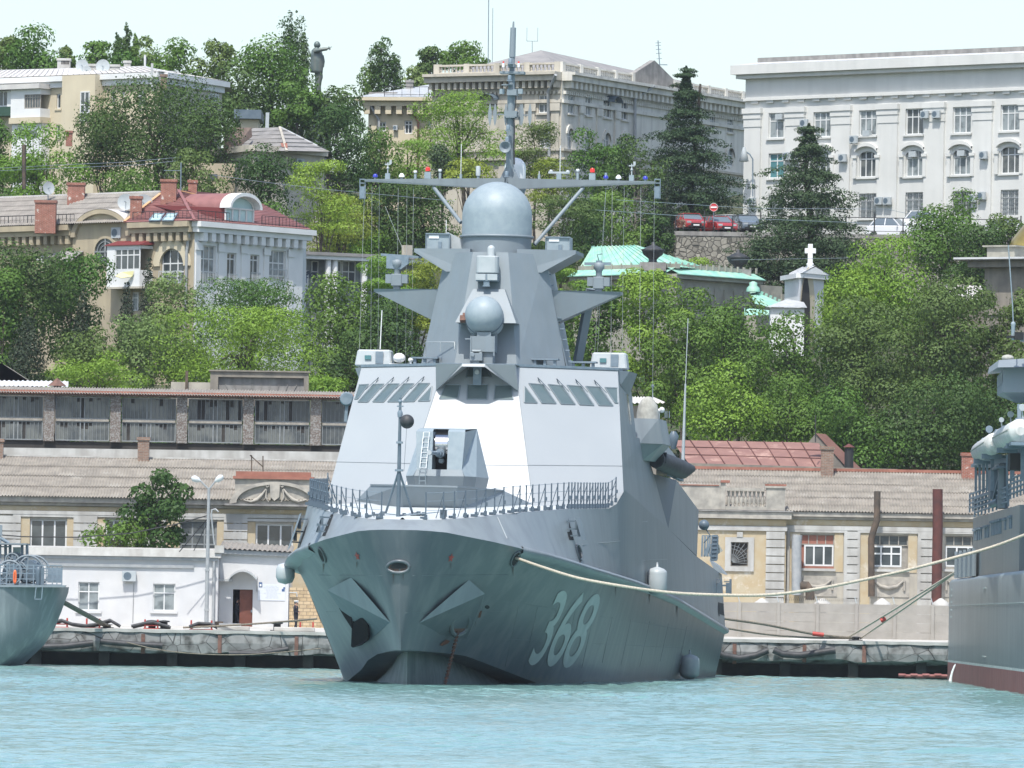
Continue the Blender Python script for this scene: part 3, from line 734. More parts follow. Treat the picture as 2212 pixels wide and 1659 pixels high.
m=MB();m.lathe((c.x,35.2,zt_-.5),[(.2,-.36),(.2,0)]+[(.2*math.cos(t),.2*math.sin(t))for t in(.3,.6,.9,1.2,1.5)],14)
m.cbox((c.x,35.2,zt_-.95),.4,.4,.12);m.build('small_dome','light_grey',ship)
rc_=SL(*zz('e',1003,1300),38.9);rx=rc_.x
zr=SL(*zz('e',1003,1528),38.9).z;zt=SL(*zz('e',1003,1152),38.9).z;RR=1.79
m=MB();hc=zt-RR*.98
m.lathe((rx,38.9,0),[(RR*1.005,zr+.04),(RR,hc)]+[(RR*math.cos(t)+1e-4,hc+RR*.98*math.sin(t))for t in[k*math.pi/2/12 for k in range(1,13)]],56)
rd=m.build('radome','radome_paint',ship)
m=MB();m.lathe((rx,38.9,0),[(RR+.02,zr-.06),(RR+.10,zr-.05),(RR+.10,zr+.05),(RR+.02,zr+.06)],56)
m.build('base_ring','tower_paint',rd)
m=MB();m.lathe((rx,38.9,0),[(RR-.03,TZ1),(RR+.0,zr-.06)],56);m.build('drum_plinth','tower_paint',ship)
for s,(ux,uy,uw,uh)in((-1,(605,208,160,125)),(1,(1422,228,165,118))):
 c=SL(*zz('f',ux,uy),38.6);m=MB();W=uw*.5877/1.8517/42.3/2;H=uh*.5877/1.8517/42.3/2
 m.box(c.x-W,c.x+W,38.1,39.4,c.z-H,c.z+H);o=m.build('jammer_box','radome_paint',ship,bevel=.03)
 m=MB();m.box(c.x-W*.75,c.x+W*.1,38.06,38.1,c.z+H*.45,c.z+H*.8);m.build('label_plate','white_paint',o)
 m=MB();m.box(c.x+W*.05,c.x+W*.35,38.03,38.1,c.z-H*.7,c.z+H*.1);m.box(c.x-W*1.03,c.x+W*1.03,38.0,38.07,c.z+H*.9,c.z+H*1.02)
 for q in(-1,1):m.box(c.x+q*W-.02,c.x+q*W+.02,38.02,38.1,c.z-H,c.z+H)
 m.build('door_plate','steel_fitting',o)
m=MB();m.poly([(-1.75,38.7,TZ1+.3),(-1.75,38.7,TZ1+.75),(-2.6,38.7,TZ1+1.15),(-2.6,38.7,TZ1+.3)]);m.prism([(-1.8,38.75,TZ1+.3),(-1.8,38.75,TZ1+.6),(-2.65,38.75,TZ1+1.15),(-2.65,38.75,TZ1+.3)],(0,.3,0));m.build('pale_gusset','light_grey',ship)
for s,(ux,uy)in((-1,(320,460)),(1,(1693,480))):
 c=SL(*zz('f',ux,uy),39.1);m=MB()
 m.cbox((c.x,39.1,c.z),.55,.6,.62);m.cbox((c.x,39.1,c.z-.45),.34,.4,.4);o=m.build('radar_mount','tower_paint',ship,bevel=.03)
 m=MB()
 for q in(-.42,.42):m.cbox((c.x+q,39.1,c.z+.06),.3,.5,.45)
 m.build('side_box','tower_paint',o)
 m=MB();m.lathe((c.x,39.1,c.z+.3),[(.16,0),(.16,.3),(.28,.45),(.28,.7),(.1,.78)],12)
 m.build('turning_gear','tower_paint',o)
 m=MB()
 if s<0:
  m.prism([(c.x-.55,38.95,c.z+.6),(c.x+.2,38.95,c.z+.55),(c.x+.6,38.95,c.z+.85),(c.x+.6,38.95,c.z+1.2),(c.x-.55,38.95,c.z+1.25)],(0,.25,0));m.bar((c.x-.85,39.1,c.z+1.3),(c.x+1.25,39.1,c.z+1.18),.24,.12)
 else:
  m.bar((c.x-.75,39.1,c.z+.98),(c.x+.6,39.1,c.z+1.0),.16,.14);m.cbox((c.x,39.1,c.z+.9),.3,.3,.5);m.tube([(c.x,39.1,c.z+1.1),(c.x-.1,39.1,c.z+1.45),(c.x+.15,39.1,c.z+1.5)],.03,4)
 m.build('radar_scanner','steel_fitting',o)
m=MB();p0=SL(*zz('f',1550,1015),41);p1=SL(*zz('f',1640,520),40);m.bar(p0,p1,.42,.3);m.build('leaning_strut','tower_paint',ship)
m=MB()
for k in range(9):t=k/8;a=Vector((3.78,38,TZ0+.5)).lerp(Vector((2.6,38,TZ1-1)),t);m.bar(a,a+Vector((.22,0,0)),.06)
m.build('step_irons','steel_fitting',ship)
YA=42.3
zy0=SL(*zz('e',1100,1130),YA).z
lt=SL(*zz('e',100,1135),YA);rt=SL(*zz('e',2078,1150),YA);lc=SL(*zz('e',860,1130),YA);rcx=SL(*zz('e',1200,1135),YA)
ybot=SL(*zz('e',1100,1205),YA).z
m=MB()
for tip,s in((lt,-1),(rt,1)):
 ztp=tip.z;xt=tip.x;xc=s*.1
 m.hexa([(xc,YA-.25,ybot),(xt,YA-.12,ztp-.12),(xt,YA+.12,ztp-.12),(xc,YA+.25,ybot)],[(xc,YA-.3,zy0),(xt,YA-.15,ztp),(xt,YA+.15,ztp),(xc,YA+.3,zy0)])
fixn(m.build('yardarm','navy_paint',ship))
m=MB()
for s,(u0,v0,u1,v1)in((-1,(570,1190,755,1430)),(1,(1590,1190,1255,1580))):
 m.tube([SL(*zz('e',u0,v0),YA),SL(*zz('e',u1,v1),40.2)],.10,8)
m.build('yard_strut','tower_paint',ship)
m=MB()
def mp_(x,y):return SL(*zz('j',x,y),43)
def mbar(x0,y0,x1,y1,w0,w1,seg=8):m.tube([mp_(x0,y0),mp_(x1,y1)],[w0,w1],seg)
mbar(445,1600,462,760,.21,.20);mbar(462,760,468,560,.18,.16);mbar(468,560,472,400,.14,.14)
mo=m.build('pole_mast','tower_paint',ship)
m=MB();mbar(472,400,481,120,.165,.15,14);mbar(481,122,484,62,.06,.04,8);m.build('antenna_rod','tower_paint',mo)
m=MB();p=[mp_(352,1560),mp_(412,1440),mp_(478,1440),mp_(545,1560)];m.prism([q+Vector((0,-.1,0))for q in p],(0,.2,0));m.build('foot_gusset','tower_paint',mo)
for y,x0,x1,h in((548,360,590,.12),(665,378,480,.05),(735,430,520,.32),(480,435,498,.18),(940,405,522,.3),(972,420,505,.06)):
 m=MB();a,b=mp_(x0,y),mp_(x1,y);m.box(a.x,b.x,42.6,43.4,a.z-h/2,a.z+h/2);m.build('mast_platform','tower_paint',mo)
m=MB()
for x in(376,548):a=mp_(x,725);m.cbox(a,.24,.3,.26)
m.build('side_pod','radome_paint',mo)
m=MB();a,b=mp_(285,940),mp_(640,950);m.bar(a,b,.06)
m.build('crossbar','navy_paint',mo)
for x in(262,310,412,545,565,640):
 m=MB();a=mp_(x,945);yy=42.7+(x%3)*.2
 m.prism([(a.x-.02,yy,a.z-.56),(a.x+.02,yy,a.z-.56),(a.x+.09,yy,a.z-.2),(a.x+.09,yy,a.z+.14),(a.x+.02,yy,a.z+.56),(a.x-.02,yy,a.z+.56),(a.x-.09,yy,a.z+.14),(a.x-.09,yy,a.z-.2)],(0,.06,0))
 m.build('blade_antenna','navy_paint',mo)
m=MB();a=mp_(422,1260);m.lathe((a.x,42.6,a.z),[(.08,.3),(.10,-.1),(.2,-.35),(.31,-.45),(.28,-.44),(.07,-.2)],20,'Y');m.build('foghorn','tower_paint',mo)
for x,y in((443,1070),(435,1185),(430,1510),(465,440),(458,600)):
 m=MB();a=mp_(x,y);m.lathe((a.x,42.45,a.z),[(.10,-.12),(.10,.08),(.07,.13)],10);m.cbox((a.x,42.5,a.z-.16),.26,.3,.05);m.build('mast_lamp','steel_fitting',mo)
for x,y in((398,470),(542,470)):
 m=MB();a=mp_(x,y+12);m.lathe((a.x,42.5,a.z),[(.075,-.1),(.075,.1)],10);o=m.build('lantern','white_paint',mo)
 m=MB();m.lathe((a.x,42.5,a.z),[(.045,.11),(.045,.2)],8);m.build('red_cap','beacon_red',o)
m=MB();pts=[mp_(490,960),mp_(497,1100),mp_(490,1250),mp_(495,1420)];m.tube([q+Vector((0,-.25,0))for q in pts],.045,5)
pts=[mp_(505,760),mp_(510,830),mp_(500,900)];m.tube([q+Vector((0,-.25,0))for q in pts],.03,5);m.build('cable','black_rubber',mo)
c=mp_(467,1420);m=MB();r0=.56;zt=mp_(467,1335).z
m.lathe((c.x,44.6,zt-r0),[(r0*.9,-1.0),(r0,-.6),(r0,0)]+[(r0*math.cos(t)+1e-4,r0*math.sin(t))for t in[k*math.pi/2/8 for k in range(1,9)]],28);o=m.build('satcom_dome','white_paint',ship)
m=MB();m.lathe((c.x+.1,44.6,zt-r0),[(r0*.6,-1.6),(r0*.92,-1.0)],20);m.box(c.x-.3,c.x+.3,44,45.4,zt-3.2,zt-2.2);m.build('dome_foot','tower_paint',o)
def yfit(x,y,kind):
 a=SL(*zz('e',x,y),YA);zb=zy0+(a.x*0)
 k=abs(a.x)/7.4;tipz=lt.z if a.x<0 else rt.z;zb=zy0+(tipz-zy0)*k
 m=MB();m.lathe((a.x,YA,zb),[(.07,0),(.07,.25 if kind in('whip','mast')else max(.05,a.z-zb-.12))],8)
 if kind in('red','horn'):m.cbox((a.x,YA,zb+.18),.32,.3,.34)
 if kind in('mast','arm'):m.cbox((a.x,YA,zb+.14),.24,.24,.32)
 o=m.build('yard_fitting','radome_paint',ship)
 m=MB()
 if kind=='red':m.lathe((a.x,YA,zb+.4),[(.13,0),(.13,.13),(.08,.22)],12);m.build('red_beacon','beacon_red',o)
 elif kind=='blue':m.lathe((a.x,YA,zb+.1),[(.13,0),(.12,.12),(.05,.18)],10);m.build('blue_lamp','beacon_blue',o)
 elif kind=='white':m.lathe((a.x,YA,zb+.1),[(.15,0),(.15,.08),(.06,.2)],10);m.build('white_lamp','white_paint',o)
 elif kind=='knob':m.lathe((a.x,YA,a.z),[(.06,-.07),(.10,0),(.08,.07)],10);m.build('white_knob','white_paint',o)
 elif kind=='can':m.lathe((a.x,YA,zb+.15),[(.12,0),(.12,.46),(.10,.5)],12);m.build('can','light_grey',o)
 elif kind=='whip':m.tube([(a.x,YA,zb),(a.x,YA,a.z)],.02,4);m.build('whip','white_paint',o)
 elif kind=='mast':
  m.tube([(a.x,YA,zb+.2),(a.x,YA,a.z)],.035,5);m.cbox((a.x,YA,a.z-.1),.3,.05,.06);m.cbox((a.x+.14,YA,a.z+.02),.12,.05,.2);m.sphere((a.x,YA,a.z-.3),.07,8,5);m.build('wind_vane','light_grey',o)
 elif kind=='arm':m.cbox((a.x,YA,a.z),1.1,.2,.1);m.sphere((a.x+.45,YA,a.z+.02),.12,8,5);m.sphere((a.x-.42,YA,a.z+.06),.10,8,5);m.build('twin_arm','light_grey',o)
for q in((172,1110,'blue'),(258,1020,'mast'),(352,1108,'white'),(445,1085,'knob'),(530,1060,'red'),(613,1075,'knob'),(758,895,'whip'),(873,1050,'can'),(1288,1080,'whip'),(1423,1090,'arm'),(1432,905,'whip'),(1550,1075,'knob'),(1650,1070,'red'),(1742,1075,'blue'),(1828,1115,'white'),(1918,1030,'mast'),(2010,1118,'blue')):yfit(*q)
for k,(x0,y0,x1,y1,a1)in enumerate(((100,1170,60,2420,40),(150,1180,140,2440,42),(200,1180,190,2400,43),(328,1190,318,2360,40.5),(388,1190,378,2400,43),(432,1190,420,2420,41),(1742,1190,1680,2400,43),(1785,1190,1775,2330,38),(1867,1180,1850,2400,42),(1980,1170,1970,2300,40),(2072,1170,2060,2560,42),(240,1320,372,1640,41),(1742,1190,1660,2400,43))):
 m=MB();m.tube([SL(*zz('e',x0,y0),YA),SL(*zz('e',x1,y1),a1)],.009,3,False);m.build('wire_antenna','light_grey',ship)
for x in(86,2093):
 m=MB();a=SL(*zz('e',x,1135),YA);b=SL(*zz('e',x,1265),YA)
 for q in(-.14,.14):m.bar((a.x+q,YA,a.z),(b.x+q,YA,b.z),.04)
 for k in range(6):z=a.z+(b.z-a.z)*k/5;m.bar((a.x-.16,YA,z),(a.x+.16,YA,z),.05)
 m.cbox((a.x,YA,b.z+.3),.26,.2,.6);m.build('wire_cage','steel_fitting',ship)
for x,y,s in((170,980,-1),(1768,1000,1)):
 c=SL(*zz('f',x,y),38.6);m=MB();z0=TOPZ+.1;z1=SL(*zz('f',x,935 if s<0 else 955),38.6).z
 m.hexa([(c.x-.98,38.0,z0),(c.x+.95,38.0,z0),(c.x+.95,39.4,z0),(c.x-.98,39.4,z0)],[(c.x-.85,38.15,z1),(c.x+.85,38.15,z1),(c.x+.85,39.3,z1),(c.x-.85,39.3,z1)])
 o=m.build('decoy_launcher','light_grey',ship,bevel=.08)
 m=MB();m.box(c.x-.45,c.x-.12,37.98,38.06,z0+.35,z1-.3);m.build('teal_window','teal_window',o)
 m=MB();m.box(c.x+.1,c.x+.5,38.0,38.06,z0+.15,z1-.1);m.build('grey_panel','steel_fitting',o)
m=MB();c=SL(*zz('f',335,990),38);m.sphere((c.x,38,c.z),.32,14,8,.8);m.box(c.x-.5,c.x+.5,37.8,38.3,TOPZ+.1,TOPZ+.25);m.build('white_dome','white_paint',ship)
m=MB();c=SL(*zz('f',413,1003),38);m.sphere((c.x,38,c.z),.14,10,6,.8);m.box(c.x-.05,c.x+.05,37.95,38.05,TOPZ,c.z);m.build('white_knob','white_paint',ship)
for x,y in((512,990),(1330,1000),(1590,1020)):
 c=SL(*zz('f',x,y),35.5);m=MB();m.box(c.x-.68,c.x+.68,35.1,36,c.z-.04,c.z+.04)
 for q in(-.5,0,.5):m.box(c.x+q-.07,c.x+q+.07,35.2,35.5,TOPZ,c.z)
 m.build('roof_table','steel_fitting',ship)
m=MB()
for x0,x1,y0,y1 in((513,712,882,990),):
 p=[SL(*zz('f',x0,y1),36.2),SL(*zz('f',x0+2,y0),36.2),SL(*zz('f',x1,y0),34.4),SL(*zz('f',x1,y0+50),34.4)]
 m.tube(p,.03,5);m.tube([SL(*zz('f',615,882),35.2),SL(*zz('f',615,950),35.2)],.02,4)
m.build('tower_rail','light_grey',ship)
m=MB();m.tube([SL(*zz('f',1206,1030),36),SL(*zz('f',1206,812),36)],.035,5);m.build('whip_antenna','white_paint',ship)
m=MB();m.tube([SL(*zz('f',205,930),39),SL(*zz('f',218,665),39)],.03,5);m.build('whip_antenna','white_paint',ship)
m=MB();m.tube([SL(*zz('f',655,155),39),SL(*zz('f',655,52),39)],.02,4);m.build('whip_antenna','white_paint',ship)
m=MB()
m.tube([SL(*zz('b',1838,1270),60),SL(*zz('b',1862,520),60)],[.10,.05],6);m.tube([SL(*zz('b',1862,520),60),SL(*zz('b',1885,-60),60)],.025,5);m.build('tall_whip','light_grey',ship)
m=MB();m.tube([SL(*zz('b',1572,700),48),SL(*zz('b',1572,540),48)],.03,4);m.sphere(SL(*zz('b',1572,540),48),.09,8,5);m.build('ball_antenna','light_grey',ship)
for s in(1,-1):
 m=MB();a0,a1=44.6,50
 m.hexa([(s*6.85,a0,12.35),(s*8.0,a0+1.2,12.35),(s*8.0,a1,12.35),(s*6.8,a1,12.35)],[(s*6.3,a0,13.65),(s*7.75,a0+1.0,13.65),(s*7.75,a1,13.65),(s*6.3,a1,13.65)])
 m.hexa([(s*6.95,a0+1,11.5),(s*7.2,a0+2,11.5),(s*7.2,a1,11.5),(s*6.9,a1,11.5)],[(s*6.9,a0+.1,12.345),(s*7.95,a0+1.3,12.345),(s*7.95,a1,12.345),(s*6.85,a1,12.345)])
 fixn(m.build('sponson','navy_paint',ship))
 m=MB();m.lathe((s*7.0,47.5,13.66),[(.6,0),(.58,.35),(.5,.75),(.34,1.02),(.12,1.18),(.001,1.2)],12);m.build('covered_sight','canvas',ship)
m=MB();c=SL(*zz('i',410,232),49);m.sphere(c,.16,8,5);c=SL(*zz('i',392,238),49);m.sphere(c,.11,8,5);m.tube([c,(c.x,49,13.6)],.04,5);m.build('small_lamp','white_paint',ship)
m=MB()
for x in(440,452,468):m.bar(SL(*zz('i',x-8,285),49.5),SL(*zz('i',x-8,240),49.5),.04)
m.build('sponson_rail','steel_fitting',ship)
m=MB();p0=SL(*zz('i',372,560),50);p1=SL(*zz('i',575,640),57)
m.tube([p0,p0.lerp(p1,.4),p0.lerp(p1,.85)+Vector((0,0,.0)),p1+Vector((.25,.4,.15))],[.45,.52,.5,.2],14);bt=m.build('launch_boat','black_rubber',ship)
m=MB();r0=p0+Vector((0,.5,.3));r1=p1+Vector((-.2,1,.3))
m.hexa([r0+Vector((-.6,0,0)),r0+Vector((.35,0,0)),r1+Vector((.3,0,0)),r1+Vector((-1.0,0,0))],[r0+Vector((-.5,0,1.0)),r0+Vector((.1,0,1.0)),r1+Vector((-.35,0,.35)),r1+Vector((-.9,0,.4))]);m.build('boat_cover','navy_paint',bt)
m=MB();c=SL(*zz('i',415,548),50.5);m.cbox(c,.42,.5,.55);m.build('dark_box','black_void',ship)
m=MB();c=SL(*zz('i',380,548),50.6);m.cbox(c,.6,.5,.5);m.build('box_frame','tower_paint',ship)
m=MB();c=SL(*zz('i',488,430),56);m.lathe(c,[(.12,-.5),(.2,-.2),(.28,.2),(.12,.45)],10);m.build('dark_fitting','dark_navy',ship)
m=MB();p=[SL(*zz('i',460,650),57),SL(*zz('i',540,690),60)];m.bar(p[0],p[1],.25);m.bar(SL(*zz('i',500,650),58),SL(*zz('i',500,690),58),.2);m.build('boat_cradle','steel_fitting',ship)
m=MB();a,b,c_,d_=(SL(*zz('i',x,y),84)for x,y in((745,1068),(782,1068),(776,1225),(735,1228)))
for k in range(7):t=k/6;m.bar(a.lerp(d_,t),b.lerp(c_,t),.09,.14)
m.bar(a,d_,.08);m.bar(b,c_,.08);m.prism([a,b,c_,d_],(0,.25,0));m.build('accommodation_ladder','dark_navy',ship)
m=MB();m.prism([SL(*zz('i',x,y),84.4)for x,y in((786,1120),(815,1165),(780,1190))],(0,.05,0));m.build('ladder_net','net',ship)
m=MB()
for x in(680,697,715,730):m.bar(SL(*zz('i',x,1070),82),SL(*zz('i',x-5,1205),82),.1)
m.bar(SL(*zz('i',676,1065),82),SL(*zz('i',780,1068),82),.06);m.bar(SL(*zz('i',700,1200),82),SL(*zz('i',725,1120),82),.2);m.build('davit_frame','steel_fitting',ship)
m=MB();c=SL(*zz('i',690,995),80);m.sphere(c,.3,12,8);m.tube([c+Vector((.1,0,-.2)),c+Vector((.35,0,-.6)),c+Vector((0,0,-1.0))],.04,5);m.build('round_lamp','dark_navy',ship)
m=MB();p=[SL(*zz('i',x,y),90)for x,y in((785,1265),(833,1325),(760,1300),(725,1225))];m.prism(p,(0,1.5,0));m.build('stern_fairing','navy_paint',ship)
bvu=BVHTree.FromPolygons([v.co for v in upper_o.data.vertices],[tuple(p.vertices)for p in upper_o.data.polygons])
bvh=BVHTree.FromPolygons([v.co for v in hull_o.data.vertices],[tuple(p.vertices)for p in hull_o.data.polygons])
SO=MSI@C0
def onhull(u,v,tree=None):
 d=(MSI.to_3x3()@ray(u,v)).normalized()
 for t in([tree]if tree else[bvh,bvu]):
  l,n,i,ds=t.ray_cast(SO,d)
  if l is not None:return l,(n if n.dot(d)<0 else-n)
 q=SL(u,v,12);l,n,i,ds=(tree or bvh).find_nearest(q);return l,n
def hpt(key,x,y,off=0,tree=None):
 l,n=onhull(*zz(key,x,y),tree);return l+n*off
def flap(key,q,side,out=.75):
 """dark slot q (4 corners), hinged leaf standing out from it on rods"""
 p=[hpt(key,x,y,.02)for x,y in q];m=MB();m.poly(p);o=m.build('mooring_port','black_void',ship)
 f=MB();ex=Vector((side*out,-.1,.02))
 lf=[a+ex for a in p];f.prism(lf,(0,.07,0));f.build('flap','tower_paint',o)
 r_=MB()
 for t in(.15,.5,.8):
  a=p[0].lerp(p[3],t);b=p[1].lerp(p[2],t);r_.bar(a.lerp(b,.5),a.lerp(b,.5)+ex,.07)
 for t in(.3,.65):r_.cbox(p[0].lerp(p[3],t).lerp(p[1].lerp(p[2],t),.5)+ex*.75,.16,.14,.42)
 r_.build('roller','dark_navy',o)
flap('c',[(438,212),(458,212),(395,380),(370,380)],-1,.5)
flap('c',[(268,212),(284,206),(196,470),(172,500)],-1,.45)
flap('d',[(490,238),(530,240),(575,412),(540,412)],1,.6)
m=MB()
for q in([(1682,715),(1690,715),(1692,830),(1684,830)],):
 m.poly([SL(*zz('d',x,y),88)for x,y in q])
for x in(1725,1800):m.bar(SL(*zz('d',x,715),88),SL(*zz('d',x,830),88),.12)
m.bar(SL(*zz('d',1700,765),88),SL(*zz('d',1800,765),88),.1);m.bar(SL(*zz('d',1725,720),88),SL(*zz('d',1690,720),88),.06);m.bar(SL(*zz('d',1800,735),88),SL(*zz('d',1750,735),88),.06)
for x in(1715,1785):c=SL(*zz('d',x,785),88);m.cbox(c,.3,.2,.6)
m.build('stern_roller','dark_navy',ship)
def disc(key,cx,cy,rx_,ry_,ang,name,mt,off=.03,n=18,ring=None,tree=None):
 pts=[]
 for k in range(n):
  t=2*math.pi*k/n;x=rx_*math.cos(t);y=ry_*math.sin(t);ca,sa=math.cos(ang),math.sin(ang)
  pts.append(hpt(key,cx+x*ca-y*sa,cy+x*sa+y*ca,off,tree))
 m=MB();m.poly(pts);o=m.build(name,mt,ship)
 if ring:
  r_=MB();r_.tube(pts+[pts[0]],ring,6,False);r_.build('lip','hull_paint',o)
 return o
disc('c',1875,555,25,62,R(28),'fairlead','black_void',ring=.05)
disc('c',368,525,16,62,R(-24),'fairlead','black_void',ring=.05)
disc('d',614,508,16,62,R(-14),'fairlead','black_void',ring=.06)
o=disc('c',964,618,82,46,0,'centre_fairlead','rust_chain',off=.05,n=24,ring=.08)
m=MB();m.poly([hpt('c',x,y,.09)for x,y in((900,620),(930,580),(1000,580),(1030,620),(1010,632),(920,632))]);m.build('dark_mouth','black_void',o)
for k in((1705,962),(1748,955)):disc('d',k[0],k[1],5,48,R(-4),'stern_slot','black_void',tree=bvu)
def star(key,pts,name='red_star'):
 m=MB();m.poly([hpt(key,x,y,.03)for x,y in pts])
 return m.build(name,'red_paint',ship)
def star5(cx,cy,rx_,ry_,sk):
 out=[]
 for k in range(10):
  t=-math.pi/2+k*math.pi/5;r_=1 if k%2==0 else.42
  x=rx_*r_*math.cos(t);y=ry_*r_*math.sin(t);out.append((cx+x+sk*y,cy+y))
 return out
star('c',star5(645,535,21,38,.30));star('c',star5(1372,548,24,38,-.25))
m=MB();p=[hpt('c',x,y,.015)for x,y in((1735,230),(1810,400),(1875,410))];m.bar(p[0],p[1],.035,.02);m.bar(p[1],p[2],.02,.02)
p=[hpt('d',x,y,.015)for x,y in((930,300),(1150,262),(1300,268))];m.bar(p[0],p[1],.03,.02);m.bar(p[1],p[2],.02,.02)
p=[hpt('d',x,y,.015)for x,y in((640,450),(935,418))];m.bar(p[0],p[1],.03,.02)
p=[hpt('d',x,y,.015)for x,y in((770,618),(1150,565),(1300,560))];m.bar(p[0],p[1],.03,.02);m.bar(p[1],p[2],.02,.02)
m.build('weld_line','light_grey',ship)
for u,v,a,h,r_ in((1180,725,43,1.45,.52),(1480,1400,70,1.35,.55)):
 c=SL(*zz('d',u,v),a);l=ip(a,KA,KB)+.3 if v<1000 else None
 if l:c=Vector((l+.25,a,ip(a,KA,KZ)+.35))
 m=MB();pr=[(.001,-h/2)]+[(r_*math.cos(t),-h/2+r_*.6+r_*.6*math.sin(t))for t in(-1.2,-.8,-.4,0)]+[(r_*math.cos(t),h/2-r_*.6+r_*.6*math.sin(t))for t in(0,.4,.8,1.2)]+[(.06,h/2+.02),(.05,h/2+.25)]
 m.lathe(c,pr,16);m.build('fender','light_grey' if v<1000 else 'radome_paint',ship)
m=MB();a=16;m.lathe((-(ip(a,KA,KB)+.45),a,ip(a,KA,KZ)-.42),[(.001,-.55),(.35,-.45),(.46,-.2),(.46,.2),(.35,.42),(.06,.5)],16);m.build('fender','light_grey',ship)
def number(key,q):
 cu=bpy.data.curves.new('number','FONT');cu.body='368';cu.space_character=.93;cu.offset=.008;cu.resolution_u=5
 to=bpy.data.objects.new('number',cu);COL.objects.link(to);bpy.context.view_layer.update()
 me=bpy.data.meshes.new_from_object(to.evaluated_get(bpy.context.evaluated_depsgraph_get()))
 bpy.data.objects.remove(to);bm=bmesh.new();bm.from_mesh(me)
 xs=[v.co.x for v in bm.verts];ys=[v.co.y for v in bm.verts];x0,x1,y0,y1=min(xs),max(xs),min(ys),max(ys)
 for k in range(1,14):
  bmesh.ops.bisect_plane(bm,geom=bm.verts[:]+bm.edges[:]+bm.faces[:],plane_co=(x0+(x1-x0)*k/14,0,0),plane_no=(1,0,0))
  bmesh.ops.bisect_plane(bm,geom=bm.verts[:]+bm.edges[:]+bm.faces[:],plane_co=(0,y0+(y1-y0)*k/14,0),plane_no=(0,1,0))
 out=[]
 for v in bm.verts:
  s,t=(v.co.x-x0)/(x1-x0),(v.co.y-y0)/(y1-y0)
  bl,br,tl,tr=[Vector(p)for p in q]
  p=bl.lerp(br,s).lerp(tl.lerp(tr,s),t)
  out.append(hpt(key,p.x,p.y,.025,bvh))
 fs=[tuple(v.index for v in f.verts)for f in bm.faces];bm.free()
 return out,fs
vp,fs=number('d',[(205,1383),(575,1412),(455,798),(815,832)])
m=MB();m.add(vp,fs);m.build('hull_number','number_paint',ship)
ys=[v.y for v in vp];ymid=(min(ys)+max(ys))/2
st=[]
for v in vp:
 y=2*ymid-v.y+5.5;best=bvh.ray_cast(Vector((-20,y,v.z)),Vector((1,0,0)))[0]
 st.append((best.x-.03,best.y,best.z)if best is not None else(-v.x,y,v.z))
m=MB();m.add(st,fs);m.build('hull_number','number_paint',ship)
m=MB()
for k in range(4):
 z=1.05-k*.34;a=4+5;b=(a-4)*.30*.8
 p=SL(*zz('c',1250-k*5,1400+k*43),8.4)
 m.box(p.x-.05,p.x+.05,p.y-2.2,p.y-2.17,p.z-.09,p.z+.09)
def bolster(key,tri,lowpts,out_):
 """tri: top-inner, outer, lower-inner corners of the light ledge"""
 a,b,c=[hpt(key,*p)for p in tri]
 o3=b+Vector(out_);m=MB();m.poly([a,o3,c]);t=m.build('bolster_plate','navy_paint',ship)
 lo=[hpt(key,*p)for p in lowpts];f=MB();f.poly([o3,lo[0],c])if len(lo)==1 else[f.poly([o3,lo[i],lo[i+1]])for i in range(len(lo)-1)]+[f.poly([o3,lo[-1],c])]
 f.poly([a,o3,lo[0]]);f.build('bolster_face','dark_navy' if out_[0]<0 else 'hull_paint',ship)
 return o3
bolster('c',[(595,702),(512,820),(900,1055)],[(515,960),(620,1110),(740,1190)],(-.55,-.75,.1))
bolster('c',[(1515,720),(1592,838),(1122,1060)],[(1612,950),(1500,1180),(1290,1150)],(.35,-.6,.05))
m=MB()
def ap(x,y,d=-.9):q=hpt('c',x,y);return q+Vector((0,d,0))
m.prism([ap(x,y)for x,y in((620,1060),(700,1010),(745,1080),(750,1180),(690,1230),(625,1250),(612,1240))],(0,.35,0))
m.prism([ap(x,y,-.7)for x,y in((620,945),(655,960),(745,1020),(700,1030),(620,1060))],(0,.3,0))
m.prism([ap(x,y,-1.0)for x,y in((520,940),(620,1010),(620,1100),(560,1010))],(0,.2,0));m.build('anchor','anchor_black',ship)
o=disc('c',1428,1055,62,92,R(28),'hawse_pipe','rust_chain',off=.12,n=20,ring=.14)
disc('c',1578,862,18,14,0,'bolster_hole','black_void',off=.7)
c0=hpt('c',1410,1110,.15);c1=SL(*zz('c',1318,1575),c0.y-.2);m=MB()
n=34
for k in range(n):
 p=c0.lerp(c1,k/n);q=c0.lerp(c1,(k+.75)/n);ax=Vector((.085,0,0))if k%2 else Vector((0,.085,0))
 m.tube([p,p.lerp(q,.2)+ax,p.lerp(q,.8)+ax,q,p.lerp(q,.8)-ax,p.lerp(q,.2)-ax,p],.035,4,False)
m.build('anchor_chain','rust_chain',ship)
m=MB()
for q in(((1570,880),(1600,890),(1585,960),(1548,950)),((1590,960),(1612,958),(1600,1010),(1582,1015)),((1300,1030),(1320,1022),(1305,1075),(1292,1068)),((1330,1185),(1362,1195),(1345,1215),(1300,1235),(1280,1228))):
 m.poly([hpt('c',x,y,.04)for x,y in q])
m.build('rust_stain','rust',ship)
for key,x,y,w_,L_ in(('c',925,668,7,90),('c',1000,672,5,60),('c',1560,955,9,130),('c',1395,1230,8,60),('d',100,615,6,80),('d',620,575,5,70),('d',1165,800,6,120),('c',380,590,5,80),('d',900,760,4,110),('d',1380,900,5,120),('c',640,580,4,50),('c',1370,590,4,60)):
 m=MB();m.poly([hpt(key,x-w_,y,.03),hpt(key,x+w_,y,.03),hpt(key,x+w_*.4,y+L_*.55,.03),hpt(key,x,y+L_,.03),hpt(key,x-w_*.6,y+L_*.5,.03)]);m.build('rust_run','hull_rust',ship)
